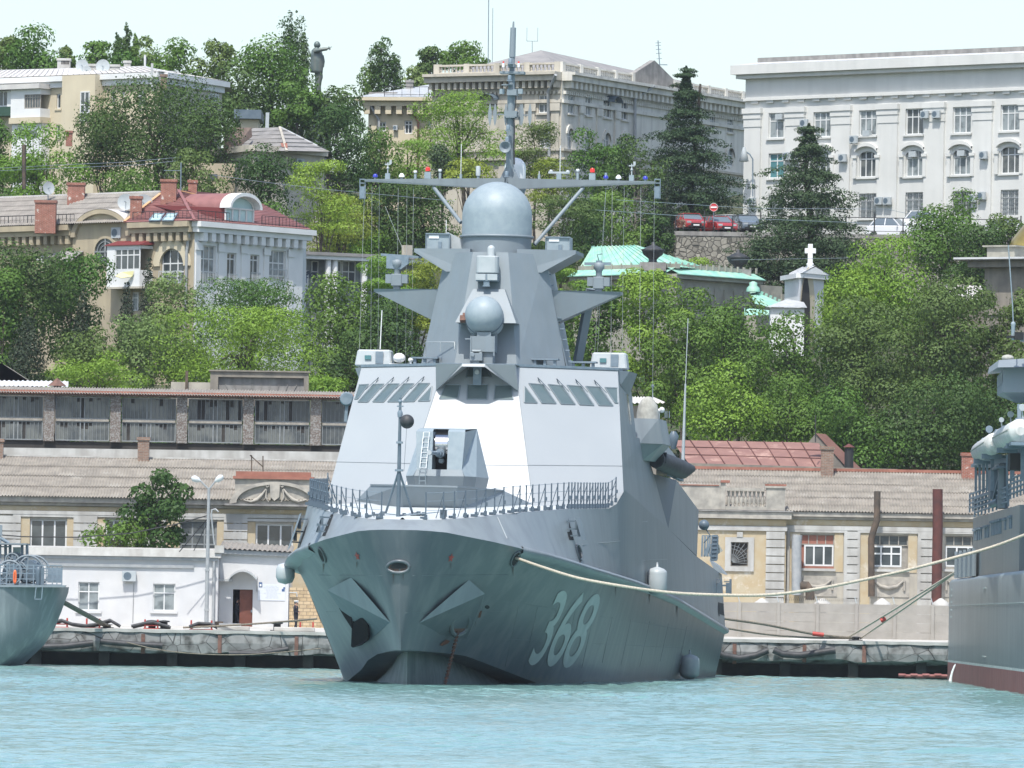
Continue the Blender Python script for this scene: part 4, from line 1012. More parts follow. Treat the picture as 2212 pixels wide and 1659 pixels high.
for pts in([('c',x,690-abs(x-960)*.01)for x in range(260,1900,82)],[('c',x,980-abs(x-960)*.02)for x in range(400,1940,77)],[('d',x,880+(x-0)*.16)for x in range(20,1560,77)],[('d',x,1180+x*.05)for x in range(20,1640,81)]):
 m=MB();p=[hpt(k_,x,y,.004,bvh)for k_,x,y in pts];m.tube(p,.012,4,False);m.build('plate_seam','hull_rustless',ship)
for x in range(150,1650,150):
 m=MB();p=[hpt('d',x+(900-y)*.22,y,.004,bvh)for y in range(900+int(x*.12),1420,60)]
 if len(p)>1:m.tube(p,.010,4,False);m.build('plate_seam','hull_rustless',ship)
rl=[]
arc=[];a=1.3
while a<29.6:
 arc.append(a);a+=.12
PT=[Vector((ip(a,DA,DB)-.08,a,ip(a,DA,DZ)))for a in arc]
for s in(1,-1):
 acc=0;last=PT[0];st=[]
 for p in PT:
  acc+=(p-last).length;last=p
  if acc>.82:acc=0;st.append(Vector((s*p.x,p.y,p.z)))
 H=1.28;m=MB()
 top=[]
 for p in st:top.append(p)
 for h in(.42,.85,1.24):m.tube([p+Vector((0,0,h))for p in top],.014,3,False)
 ro=m.build('guard_rail','steel_fitting',ship)
 for k,p in enumerate(st):
  q=MB();q.bar(p,p+Vector((0,0,H)),.06,.05);q.cbox(p+Vector((0,0,.12)),.14,.12,.22)
  if k%2:q.bar(p+Vector((0,0,H-.12)),p+Vector((-s*.36,.1,.02)),.035);q.cbox(p+Vector((s*.05,-.06,.55)),.1,.1,.18)
  else:q.cbox(p+Vector((-.16,.05,.07)),.2,.2,.12)
  q.build('stanchion','stanchion_grey',ro)
bw=MB();zl=[SL(*zz('h',x,y),a_).z for x,y,a_ in((1180,1045,10.3),(530,985,15),(1130,765,10.8),(830,738,14))]
bwp=[(-4.35,17.6,8.75),(-1.2,11.0,zl[0]-.02),(1.45,11.0,zl[0]-.02),(4.35,17.6,8.72)]
bwt=[(-3.35,15.6,zl[3]-.05),(-1.25,10.35,zl[2]),(1.45,10.35,zl[2]-.03),(3.1,15.6,zl[2]-.1)]
for i in range(3):bw.quad(bwp[i],bwp[i+1],bwt[i+1],bwt[i]);bw.quad((bwp[i][0],bwp[i][1]+.08,bwp[i][2]),(bwp[i+1][0],bwp[i+1][1]+.08,bwp[i+1][2]),(bwt[i+1][0],bwt[i+1][1]+.08,bwt[i+1][2]),(bwt[i][0],bwt[i][1]+.08,bwt[i][2]));bw.bar(bwt[i],bwt[i+1],.1,.08)
bw.build('breakwater','tower_paint',ship)
m=MB();pa=2.3;b0=SL(*zz('h',1083,1185),pa);t0=SL(*zz('a',1188,690),pa);t0.y=pa
m.tube([b0,b0.lerp(t0,.55),t0],[.10,.085,.06],8);f0=b0.lerp(t0,.40)
jo=m.build('jackstaff','dark_navy',ship)
m=MB()
for x,y,aa in((925,1115,3.6),(1270,1135,3.6)):m.tube([f0,SL(*zz('h',x,y),aa)],.055,6)
m.build('leg','steel_fitting',jo)
m=MB();c=b0.lerp(t0,.70);m.cbox(b0.lerp(t0,.63)+Vector((0,0,0)),.28,.28,.1);m.cbox(f0,.36,.3,.1);m.lathe(b0.lerp(t0,.86),[(.11,-.12),(.13,.1),(.08,.2)],8);m.cbox(b0.lerp(t0,.93),.3,.1,.06);m.sphere(b0.lerp(t0,.97),.1,8,5)
m.tube([t0,t0+Vector((.02,0,.22))],.02,4);m.build('lamp_bracket','steel_fitting',jo)
m=MB();cb=SL(*zz('a',1252,915),pa-.2);m.sphere(cb,.335,20,12);m.build('anchor_ball','black_rubber',jo)
m=MB();m.tube([cb,t0.lerp(b0,.1)],.012,3,False);m.tube([cb,SL(*zz('h',1155,580),3)],.010,3,False);m.build('halyard','dark_navy',jo)
m=MB()
for x0,x1,y in((760,900,1135),(1090,1290,1165),(1300,1420,1150),(1640,1660,1120)):
 p,q=SL(*zz('h',x0,y),3.2),SL(*zz('h',x1,y+15),3.4)
 for k in range(7):
  c=p.lerp(q,(k+.5)/7);m.cbox((c.x,3.2+.3*(k%2),c.z+random.uniform(-.06,.12)),random.uniform(.1,.3),.3,random.uniform(.12,.34))
m.build('mooring_gear','dark_navy',ship)
m=MB();p=[SL(*zz('h',x,y),3.0)for x,y in((920,1120),(1100,1140),(1300,1130),(1600,1100))];m.tube(p,.03,5);m.build('low_rail','steel_fitting',ship)
m=MB()
for s in(1,-1):
 for a in[2.5,4,5.6,7.3,9,11,13,15,17,19,21]:
  b,z=ip(a,DA,DB)-.35,ip(a,DA,DZ);m.cbox((s*b,a,z+.07),.25,.25,.14)
m.build('deck_cleats','dark_navy',ship)
gun=empty('gun_turret',(0,0,0),local=True);gun.parent=ship
for k in('label','category'):
 if k in gun:del gun[k]
zt=SL(*zz('h',1600,84),16.2).z;zb=SL(*zz('h',1600,562),15.9).z;zw=SL(*zz('h',1600,645),15.8).z;z0=SL(*zz('h',1600,760),15.9).z-.25
cx=SL(*zz('h',1610,300),16).x
def G(b,a,z):return(cx+b,a,z)
SW=.37
m=MB()
for s in(-1,1):
 m.quad(G(s*SW,16.2,zt),G(s*1.2,16.2,zt),G(s*1.1,15.9,zb),G(s*SW,15.9,zb))
 m.poly([G(s*1.2,16.2,zt),G(s*1.35,19.8,zt+.25),G(s*1.95,20,zw),G(s*1.72,16.7,zw),G(s*1.1,15.9,zb)])
 m.poly([G(s*1.1,15.9,zb),G(s*1.72,16.7,zw),G(s*1.25,15.75,zw)])
 m.quad(G(s*SW,16.2,zt),G(s*SW,16.2+.25,zt+.12),G(s*1.15,16.6,zt+.12),G(s*1.2,16.2,zt))
 m.quad(G(s*SW,16.45,zt+.12),G(s*SW,19.8,zt+.25),G(s*1.35,19.8,zt+.25),G(s*1.15,16.6,zt+.12))
 m.quad(G(s*SW,16.2,zt),G(s*SW,17.4,zt),G(s*SW,17.4,zb-.2),G(s*SW,15.9,zb))
m.quad(G(-1.95,20,zw),G(1.95,20,zw),G(1.35,19.8,zt+.25),G(-1.35,19.8,zt+.25))
m.quad(G(-SW,17.3,zt+.15),G(SW,17.3,zt+.15),G(SW,19.8,zt+.25),G(-SW,19.8,zt+.25))
m.build('turret_shell','radome_paint',gun)
m=MB()
m.quad(G(-1.1,15.9,zb),G(1.1,15.9,zb),G(1.22,15.78,zw),G(-1.22,15.78,zw))
m.quad(G(-1.22,15.78,zw),G(1.22,15.78,zw),G(1.1,16.1,z0),G(-1.1,16.1,z0))
for s in(-1,1):
 m.quad(G(s*1.22,15.78,zw),G(s*1.72,16.7,zw),G(s*1.6,16.9,z0),G(s*1.1,16.1,z0));m.quad(G(s*1.72,16.7,zw),G(s*1.95,20,zw),G(s*1.8,20,z0),G(s*1.6,16.9,z0))
m.build('turret_skirt','tower_paint',gun)
m=MB();m.quad(G(-SW,17.4,zt+.15),G(SW,17.4,zt+.15),G(SW,17.4,zb-.3),G(-SW,17.4,zb-.3));m.build('slot_back','black_void',gun)
m=MB();m.quad(G(-SW,16.0,zb-.02),G(SW,16.0,zb-.02),G(SW,15.86,zw+.06),G(-SW,15.86,zw+.06));m.build('slot_foot','black_void',gun)
m=MB();zc=SL(*zz('h',1600,190),16.6).z
m.lathe((0,0,0),[(.5,-SW+.06),(.5,SW-.06)],32,'X');o=m.build('mantlet','chrome',gun);o.location=G(0,17.0,zc-.22)
m=MB();gz=SL(*zz('h',1585,355),16).z;d_=Vector((-.07,-1,-.01)).normalized();c=Vector(G(0,16.7,gz))
m.tube([c,c+d_*.5],.22,18);m.tube([c+d_*.5,c+d_*.9],.16,18);m.tube([c+d_*.9,c+d_*2.9],[.11,.085],16);m.tube([c+d_*2.9,c+d_*3.1],.13,16)
m.build('barrel','steel_fitting',gun)
m=MB();m.tube([c+d_*3.1,c+d_*3.14],.12,16);m.build('muzzle_cap','light_grey',gun)
m=MB();m.lathe(G(0,16.6,SL(*zz('h',1590,450),16.4).z),[(.14,.2),(.14,-.1),(.1,-.16)],16,'Y');m.build('sight','radome_paint',gun)
m=MB()
a,b=SL(*zz('h',1405,88),16.0),SL(*zz('h',1478,88),16.0);c_,d2=SL(*zz('h',1355,540),15.7),SL(*zz('h',1435,545),15.7)
m.bar(a,c_,.028);m.bar(b,d2,.028)
for k in range(8):m.bar(a.lerp(c_,k/7),b.lerp(d2,k/7),.022)
for k in(.2,.5,.8):m.bar(a.lerp(c_,k),a.lerp(c_,k)+Vector((0,.25,0)),.04);m.bar(b.lerp(d2,k),b.lerp(d2,k)+Vector((0,.25,0)),.04)
m.build('ladder','white_paint',gun)
m=MB();a,b=SL(*zz('h',1352,560),15.6),SL(*zz('h',1430,560),15.6);c_,d2=SL(*zz('h',1348,750),15.8),SL(*zz('h',1428,750),15.8)
m.bar(a,c_,.04);m.bar(b,d2,.04)
for k in range(3):m.bar(a.lerp(c_,(k+.3)/3),b.lerp(d2,(k+.3)/3),.03)
m.build('lower_ladder','radome_paint',gun)
m=MB();c=SL(*zz('a',680,700),48);m.lathe(c,[(.36,.15),(.36,-.1),(.3,-.16)],18,'Y');m.bar(c+Vector((0,.1,-.3)),c+Vector((-.05,.1,-1.2)),.16);m.build('signal_lamp','steel_fitting',ship)
m=bpy.data.materials.new('sea_water');m.use_nodes=True;nt=m.node_tree;b=nt.nodes['Principled BSDF']
b.inputs['Base Color'].default_value=(.075,.275,.285,1);b.inputs['Roughness'].default_value=.11;b.inputs['IOR'].default_value=1.333
tc=_n(nt,'ShaderNodeTexCoord');mp=_n(nt,'ShaderNodeMapping');mp.inputs['Scale'].default_value=(.06,.022,1)
ns=_n(nt,'ShaderNodeTexNoise');ns.inputs['Scale'].default_value=1;ns.inputs['Detail'].default_value=4
nt.links.new(tc.outputs['Object'],mp.inputs[0]);nt.links.new(mp.outputs[0],ns.inputs['Vector'])
rp=_n(nt,'ShaderNodeValToRGB');rp.color_ramp.elements[0].color=(.135,.265,.245,1);rp.color_ramp.elements[1].color=(.185,.325,.30,1)
rp.color_ramp.elements[0].position=.35;rp.color_ramp.elements[1].position=.68
nt.links.new(ns.outputs[0],rp.inputs[0]);nt.links.new(rp.outputs[0],b.inputs['Base Color'])
n2=_n(nt,'ShaderNodeTexNoise');n2.inputs['Scale'].default_value=3.2;n2.inputs['Detail'].default_value=3
nt.links.new(tc.outputs['Object'],n2.inputs['Vector'])
bp=_n(nt,'ShaderNodeBump');bp.inputs['Distance'].default_value=.05;nt.links.new(n2.outputs[0],bp.inputs['Height']);nt.links.new(bp.outputs[0],b.inputs['Normal'])
MATS['sea_water']=m
rng=np.random.default_rng(5)
def np_mesh(name,V,F,mats,parent=None,smooth=False):
 me=bpy.data.meshes.new(name);n=len(V);k=F.shape[1]
 me.vertices.add(n);me.vertices.foreach_set('co',np.asarray(V,dtype=np.float32).ravel())
 me.loops.add(F.size);me.loops.foreach_set('vertex_index',F.astype(np.int32).ravel())
 me.polygons.add(len(F));me.polygons.foreach_set('loop_start',np.arange(0,F.size,k,dtype=np.int32))
 if smooth:me.polygons.foreach_set('use_smooth',np.ones(len(F),dtype=bool))
 for q in(mats if isinstance(mats,(list,tuple))else[mats]):me.materials.append(MATS[q])
 me.update(calc_edges=True);me.validate()
 o=bpy.data.objects.new(name,me);COL.objects.link(o)
 if parent is not None:o.parent=parent
 return o
X0,X1,Y0,Y1=-44.0,44.0,150.0,481.0
nx,ny=380,1250
gx=np.linspace(X0,X1,nx);gy=np.linspace(Y0,Y1,ny);XX,YY=np.meshgrid(gx,gy)
Zw=np.zeros_like(XX)
for lam,amp,cnt in((9,.014,5),(4.2,.013,9),(2.1,.014,14),(1.15,.015,18),(.72,.010,16)):
 for k in range(cnt):
  th=rng.normal(math.radians(100),.75);l=lam*rng.uniform(.7,1.35);ph=rng.uniform(0,6.28);kk=2*math.pi/l
  Zw+=amp/math.sqrt(cnt)*1.6*np.sin(kk*(XX*math.cos(th)+YY*math.sin(th))+ph)
md=.55+.75*(np.sin(XX*.13+1.3*np.sin(YY*.021))*np.sin(YY*.047+XX*.05+1))**2
Zw*=md
for(bx,by,wd,ht)in((P(275,1565,0+240).x,236,2.6,.16),(P(2000,1605,240).x,205,3.0,.16),(P(1570,1550,262).x,262,2.4,.10),(P(1330,1560,250).x,250,1.3,.07)):
 Zw+=ht*np.exp(-((XX-bx)/wd)**2-((YY-by)/.55)**2)
fx=np.minimum(1,np.minimum(XX-X0,X1-XX)/3);Zw*=fx*np.minimum(1,(YY-Y0)/5)
V=np.stack([XX,YY,Zw],-1).reshape(-1,3)
i=np.arange((ny-1)*(nx-1));r_,c_=i//(nx-1),i%(nx-1);a0=r_*nx+c_
F=np.stack([a0,a0+1,a0+nx+1,a0+nx],-1)
big=np.array([[-2500,-800,0],[2500,-800,0],[2500,Y0,0],[-2500,Y0,0],[-2500,Y0,0],[X0,Y0,0],[X0,Y1,0],[-2500,Y1,0],[X1,Y0,0],[2500,Y0,0],[2500,Y1,0],[X1,Y1,0]])
n0=len(V);V=np.vstack([V,big]);F=np.vstack([F,np.array([[0,1,2,3],[4,5,6,7],[8,9,10,11]])+n0])
wo=np_mesh('water',V,F,'sea_water',smooth=True);tag(wo,kind='structure')
QY,QZ=479.0,2.17
gq=MB();gq.quad((-400,QY+.3,QZ),(400,QY+.3,QZ),(400,QY+9,QZ+.24),(-400,QY+9,QZ+.24));gq.quad((-400,QY+9,QZ+.24),(400,QY+9,QZ+.24),(400,QY+62,QZ+.5),(-400,QY+62,QZ+.5))
struct('quay_apron',gq,'quay_top')
def gz(x,y):
 z=float(np.interp(y,[500,540,565,600,640,660.65,661,705,745,775,1200,3500],[2.5,3.6,10,19,26,29.2,34.4,36.5,42.5,45,47,30]))
 if y<740:z+=1.0*math.sin(x*.11+y*.05)*min(1,max(0,(y-540)/30))*(0 if 655<y<700 else 1)
 if x<12 and 600<y<720:z+=-2.0
 return z
rows=[]
for y in[535,545,555,565,580,600,620,640,652,660.65,661.05,680,705,725,745,775,900,1300,3500]:
 rows.append([(x,y,gz(x,y))for x in[-1500,-400,-120,-60]+list(range(-50,55,5))+[60,120,400,1500]])
gm=MB();gm.grid(rows,True);struct('hillside',gm,'earth')
qw=empty('quay_wall',(0,QY,0),'long low quay wall of pale cracked stone blocks over a dark hollow along the water','quay wall')
m=MB();rows=[]
xs=np.arange(-70,70,.5)
rows=[[(x,QY+.02+.05*noise.noise((x*.7,0,1)),2.05),]for x in xs]
top,mid,low=[],[],[]
for x in xs:
 j=.14*noise.noise((x*.35,3,0))+.10*noise.noise((x*1.3,9,0))
 top.append((x,QY+.06*noise.noise((x*.9,5,2)),2.02));mid.append((x,QY-.05+.1*noise.noise((x*.6,1,7)),1.45));low.append((x,QY+.02,.86+j+(.16 if x>10 else 0)+(.3 if x>10 else 0)*noise.noise((x*.5,2,2))))
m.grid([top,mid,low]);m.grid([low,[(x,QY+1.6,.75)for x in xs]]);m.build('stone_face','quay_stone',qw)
m=MB();rows=[[],[],[]]
for x in xs:
 e=.10*noise.noise((x*.8,0,4))+.05*noise.noise((x*2.3,0,4))
 rows[0].append((x,QY+.35,QZ+.012));rows[1].append((x,QY-.12+e,QZ+.012));rows[2].append((x,QY-.10+e,2.0+e*.6))
m.grid(rows);m.build('cap','quay_top',qw)
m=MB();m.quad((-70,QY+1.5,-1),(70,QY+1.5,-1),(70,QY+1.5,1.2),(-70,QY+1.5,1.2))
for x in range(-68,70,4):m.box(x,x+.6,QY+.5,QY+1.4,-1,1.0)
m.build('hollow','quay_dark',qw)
m=MB()
for x in(-21.5,-12.5,-17,-9.2,13.2,17.3,20.8):m.box(x,x+.22,QY-.12,QY+.1,.9+random.uniform(-.2,.2),1.9)
m.build('iron_strap','rust_chain',qw)
gr='black hoses hung as fenders along the quay wall'
def hose(key,pts,Y,r_,lab):
 m=MB();m.tube([P(*zz(key,x,y),Y)for x,y in pts],r_,8);o=m.build('hose_fender','black_rubber');tag(o,lab,'fender',gr);return o
hose('t',[(400,1440),(440,1465),(540,1482),(640,1465),(712,1435)],QY-.35,.19,'sagging black hose fender on the quay wall just right of the big warship')
hose('t',[(745,1432),(800,1458),(900,1465),(1010,1450),(1118,1434)],QY-.35,.20,'sagging black hose fender below the mooring ropes on the right quay')
hose('o',[(240,1210),(420,1205),(610,1183)],QY-.35,.19,'black hose fender on the quay nearest the grey ship at the left edge')
hose('o',[(655,1172),(850,1190),(1065,1200)],QY-.35,.17,'black hose fender on the quay below the outdoor cooling unit')
hose('o',[(1500,1250),(1700,1252),(1890,1222)],QY-.35,.15,'black hose fender low on the quay left of the big warship')
def front(Y,x0=-90,x1=90):return Fac((x0,Y),(x1,Y))
def Z2(key,x,y,Y):return P(*zz(key,x,y),Y).z
def X2(key,x,y,Y):return P(*zz(key,x,y),Y).x
Yw=487.0;f=front(Yw)
xl,xr=X2('o',60,800,Yw)-7,X2('o',1428,800,Yw);zt=Z2('o',800,612,Yw);zr=Z2('o',800,560,Yw)
hs=empty('quay_house',((xl+xr)/2,Yw,QZ),'low whitewashed flat house with two small windows on the left quay','building')
ho=[]
f2=Fac((0,Yw),(10,Yw))
for r4 in((512,783,650,970),(1003,795,1148,972)):
 u0,v0=zz('o',r4[0],r4[1]);u1,v1=zz('o',r4[2],r4[3]);q=f2.rect(u0,v0,u1,v1);ho.append(q)
 window(f2,hs,*q,nx=2,rows=(.66,),gl='curtain_window',fr='frame_white',bw=.07,d=-.14,sill=.10,sillm='whitewash')
m=MB();f2.wall(m,xl,xr,QZ,zt,ho,.2)
m.quad((xr,Yw,QZ),(xr,Yw+5.5,QZ),(xr,Yw+5.5,zt),(xr,Yw,zt));m.quad((xl,Yw,QZ),(xl,Yw+5.5,QZ),(xl,Yw+5.5,zt),(xl,Yw,zt));m.build('wall','whitewash',hs)
m=MB();m.hexa([(xl,Yw-.32,zt-.02),(xr+.15,Yw-.32,zt-.02),(xr+.15,Yw+5.6,zt-.02),(xl,Yw+5.6,zt-.02)],[(xl,Yw-.22,zr),(xr+.1,Yw-.22,zr-.05),(xr+.1,Yw+5.5,zr+.1),(xl,Yw+5.5,zr+.1)]);m.box(xr-.22,xr+.34,Yw-.42,Yw+.3,zr-.2,zr+.24);m.build('roof','whitewash_old',hs)
m=MB();f2.box(m,xl,xr,zt-.22,zt-.03,.003,.2);a,b_=f2.px(*zz('o',300,668)),f2.px(*zz('o',1270,678));f2.box(m,a[0],b_[0],a[1]-.09,a[1]+.09,.003,.12);m.build('gutter','pipe_grey',hs)
m=MB();a=f2.px(*zz('o',1404,640));m.tube([f2.at(a[0],a[1],.12),f2.at(a[0],QZ+.2,.12)],.09,8);m.build('downpipe','pipe_grey',hs)
m=MB();a,b_=f2.px(*zz('o',877,790)),f2.px(*zz('o',877,1050));m.tube([f2.at(a[0],a[1],.03),f2.at(a[0]-.02,b_[1],.03)],.02,4);m.build('cable','pipe_grey',hs)
u_,v_=zz('o',848,745);ac_unit(f2,u_,v_,'white outdoor cooling unit between the two windows of the low quay house',30,23)
Ya=489.0;f3=Fac((0,Ya),(10,Ya));xa0,xa1=xr+.02,X2('o',1892,800,Ya);za=Z2('o',1660,600,Ya)
an=empty('quay_annex',((xa0+xa1)/2,Ya,QZ),'whitewashed annex with an arched canopy over its open brown door','building')
dq=f3.rect(*zz('o',1525,832),*zz('o',1655,1075));dq=(dq[0],dq[1],QZ+.1,dq[3])
m=MB();f3.wall(m,xa0,xa1,QZ,za,[dq],.3);m.quad((xa1,Ya,QZ),(xa1,Ya+4,QZ),(xa1,Ya+4,za),(xa1,Ya,za));m.build('wall','whitewash',an)
m=MB();f3.quad(m,dq[0],dq[1],dq[2],dq[3],-1.6);m.quad(f3.at(dq[0],dq[2],-.3),f3.at(dq[0],dq[2],-1.6),f3.at(dq[0],dq[3],-1.6),f3.at(dq[0],dq[3],-.3));m.build('doorway','void_dark',an)
m=MB();f3.box(m,dq[1]-.78,dq[1]-.01,dq[2],dq[3]-.02,-.22,-.15);dd=m.build('door','door_brown',an)
m=MB();f3.box(m,dq[1]-.1,dq[1]-.04,dq[2]+1.0,dq[2]+1.15,-.14,-.06);m.build('handle','steel_fitting',dd)
m=MB();pts=[f3.px(*zz('o',1500+185*t,765-58*math.sin(math.pi*min(1,t*1.0))**.8))for t in[k/10 for k in range(11)]]
rws=[[f3.at(s_,z_,.02)for s_,z_ in pts],[f3.at(s_,z_-.02,1.1)for s_,z_ in pts]];m.grid(rws);rws=[[p+Vector((0,0,.06))for p in r]for r in rws];m.grid(rws);m.grid([rws[1],[p-Vector((0,0,.12))for p in rws[1]]])
a=f3.px(*zz('o',1682,850));m.tube([f3.at(a[0],a[1],.03),f3.at(a[0]+.05,a[1]+.95,.5),f3.at(pts[-1][0],pts[-1][1],1.05)],.03,4);a,b_=f3.px(*zz('o',1425,762)),f3.px(*zz('o',1525,780));f3.box(m,a[0],b_[0],b_[1],a[1],.003,.5);m.build('canopy','zinc',an)
m=MB();z0_,z1_=za,za+.25;m.hexa([(xa0,Ya-.3,z0_),(xa1+.1,Ya-.3,z0_-.12),(xa1+.1,Ya+4,z0_+.1),(xa0,Ya+4,z0_+.3)],[(xa0,Ya-.3,z1_),(xa1+.1,Ya-.3,z1_-.14),(xa1+.1,Ya+4,z1_+.1),(xa0,Ya+4,z1_+.4)]);m.build('eave','pipe_grey',an)
m=MB();corrugated(m,[(xa0,Ya-.45,z1_+.02),(xa1+.2,Ya-.45,z1_-.12),(xa1+.2,Ya+4,z1_+.3),(xa0,Ya+4,z1_+.5)],.3,.05,1);m.build('roof','slate_roof_worn',an)
nb=empty('notice_board',f3.at(*f3.px(*zz('o',1780,850)),.03),'pale blue notice panel with small print on the annex wall beside the door','notice board')
q=f3.rect(*zz('o',1690,797),*zz('o',1868,905));m=MB();f3.box(m,*q,.004,.03);m.build('panel','panel_pale',nb)
for k in range(9):
 m=MB();zc=q[3]-.12-k*(q[3]-q[2]-.2)/9;w0=random.uniform(.0,.25)
 x=q[0]+.3+w0
 while x<q[1]-.35-w0*.5:
  wd=random.uniform(.06,.2);f3.box(m,x,x+wd,zc-.022,zc+.022,.031,.036);x+=wd+.05
 m.build('text_line','print_faint',nb)
m=MB();a=f3.px(*zz('o',1857,832));n=7;f3.box(m,a[0]-.09,a[0]+.08,a[1]-.12,a[1]+.03,.031,.042);m.poly([f3.at(a[0]+.07*math.cos(k*1.05)+.05,a[1]+.08+.07*math.sin(k*1.05),.04)for k in range(6)]);m.build('emblem','print_blue',nb)
m=MB();a=f3.px(*zz('o',1708,800));f3.box(m,a[0]-.1,a[0]+.1,a[1]-.14,a[1]+.14,.04,.06);o=m.build('plaque','print_blue',nb);m=MB();f3.box(m,a[0]-.05,a[0]+.05,a[1]-.1,a[1]+.03,.061,.068);m.build('symbol','white_paint',o)
m=MB();x0,x1=xa1+.05,X2('o',2200,900,Ya);m.box(x0,x1,Ya+.2,Ya+.6,QZ,Z2('o',1950,820,Ya));o=m.build('block_wall','tan_block');tag(o,'low wall of tan stone blocks between the white annex and the warship','wall')
o2=MB();o2.tube([P(*zz('o',1895,853),Ya),P(*zz('o',1945,853),Ya),P(*zz('o',1947,880),Ya)],.035,5);o2.build('pipe','light_grey',o)
Yb=497.0;f4=Fac((0,Yb),(10,Yb))
def eave_z(key,x,y,Y):return Z2(key,x,y,Y)
lb=empty('yellow_building',(-16,Yb,QZ),'long low ochre building with a wavy slate roof and scrolled pediment left of the warship','building')
xl,xr=-40.0,X2('o',2330,300,Yb);ze=Z2('o',400,232,Yb)
def band(mb,f,x0,x1,key,ya,yb,xref,d):z1,z0=f.px(*zz(key,xref,ya))[1],f.px(*zz(key,xref,yb))[1];f.box(mb,x0,x1,z0,z1,-.05,d)
ho=[]
wins=[(197,372,437,600),(690,375,850,600),(1180,388,1420,600),(1675,403,1920,640),(-230,372,-20,600)]
for k,(a,b0,c,d)in enumerate(wins):
 q=f4.rect(*zz('o',a,b0),*zz('o',c,d));ho.append(q)
 window(f4,lb,*q,nx=3,rows=(.6,.3)if k==2 else(),gl=['dark_window','dark_window','dirty_glass','dark_window','dark_window'][k],fr='frame_grey' if k==2 else 'frame_white',bw=.10,d=-.18)
m=MB();f4.wall(m,xl,xr,QZ,ze,ho,.25);m.quad((xr,Yb,QZ),(xr,Yb+11,QZ),(xr,Yb+11,ze),(xr,Yb,ze));m.build('wall','worn_plaster',lb)
m=MB();band(m,f4,xl,xr,'o',222,262,400,.42);band(m,f4,xl,xr,'o',264,282,400,.22);m.build('cornice','relief_plaster',lb)
m=MB();band(m,f4,xl,xr,'o',287,317,400,.06);m.build('frieze','ochre',lb)
m=MB();band(m,f4,xl,xr,'o',318,342,400,.14);m.build('string_course','whitewash_old',lb)
for k,(a,b0,c,d)in enumerate(wins[:4]):
 q=ho[k];m=MB();f4.box(m,q[0]-.85,q[0]-.02,QZ,q[3]+.12,.003,.05)
 if k!=1:f4.box(m,q[1]+.02,q[1]+1.0,QZ,q[3]+.12,.003,.05)
 m.build('ochre_panel','ochre',lb)
 m=MB();f4.box(m,q[0]-1.05,q[1]+1.2,q[3]+.14,q[3]+.3,.003,.12);f4.box(m,q[0]-1.05,q[0]-.87,QZ,q[3]+.138,.003,.12);f4.box(m,q[1]+1.02,q[1]+1.2,QZ,q[3]+.138,.003,.12);m.build('surround','whitewash_old',lb)
for x in(560,1545,60):
 m=MB();c=f4.px(*zz('o',x,400))[0];zt_=f4.px(*zz('o',x,345))[1];n=14
 for k in range(n):z0_=QZ+(zt_-QZ)*k/n;f4.box(m,c-.72,c+.72,z0_+.03,z0_+(zt_-QZ)/n-.03,.003,.15)
 m.build('quoin','whitewash_old',lb)
Yr=506.0
m=MB();zr=Z2('n',1000,605,Yr);corrugated(m,[(xl,Yb-.6,Z2('n',400,852,Yb-.6)),(xr+.3,Yb-.6,Z2('n',400,852,Yb-.6)),(xr+.3,Yr,zr),(xl,Yr,zr)],.19,.05,4,.05);m.build('roof','slate_roof',lb)
m=MB();m.bar((xl,Yr,zr+.02),(xr+.3,Yr,zr+.02),.35,.10);m.bar((xl,Yr+1.2,zr+.25),(xr,Yr+1.2,zr+.35),.1,.5);m.build('ridge_cap','whitewash_old',lb)
m=MB();corrugated(m,[(xl,Yr+9,zr-2.5),(xr+.3,Yr+9,zr-2.5),(xr+.3,Yr,zr-.02),(xl,Yr,zr-.02)],.5,.04,1);m.build('rear_roof','slate_roof',lb)
pd_=MB();Yp=Yb-.45;fp_=Fac((0,Yp),(10,Yp))
a,b_=fp_.px(*zz('n',1485,740)),fp_.px(*zz('n',1975,740));z0_=fp_.px(*zz('n',1700,895))[1];z1_=fp_.px(*zz('n',1700,738))[1]
fp_.box(pd_,a[0],b_[0],z0_,z1_,-.7,0);po=pd_.build('pediment','relief_plaster',lb)
m=MB();zc=fp_.px(*zz('n',1700,690))[1];fp_.box(m,a[0]-.12,b_[0]+.1,z1_+.003,z1_+.17,-.8,.18);fp_.box(m,a[0]+.05,b_[0]-.1,z1_+.173,zc,-.6,.0);m.build('cap','ridge_red',po);m=MB()
arc=[fp_.px(*zz('n',1735+285*math.cos(t),893-140*math.sin(t)))for t in[math.pi*k/24 for k in range(25)]];arc2=[fp_.px(*zz('n',1735+240*math.cos(t),885-112*math.sin(t)))for t in[math.pi*k/24 for k in range(25)]]
m.grid([[fp_.at(s_,z_,.22)for s_,z_ in arc],[fp_.at(s_,z_,.22)for s_,z_ in arc2]]);m.grid([[fp_.at(s_,z_,.22)for s_,z_ in arc],[fp_.at(s_,z_,0)for s_,z_ in arc]]);m.grid([[fp_.at(s_,z_,.22)for s_,z_ in arc2],[fp_.at(s_,z_,0)for s_,z_ in arc2]]);m.build('arch_moulding','relief_plaster',po)
m=MB();q=[fp_.px(*zz('n',x,y))for x,y in((1705,765),(1770,765),(1765,850),(1735,875),(1710,850))];m.prism([fp_.at(s_,z_,.02)for s_,z_ in q],(0,-.22,0))
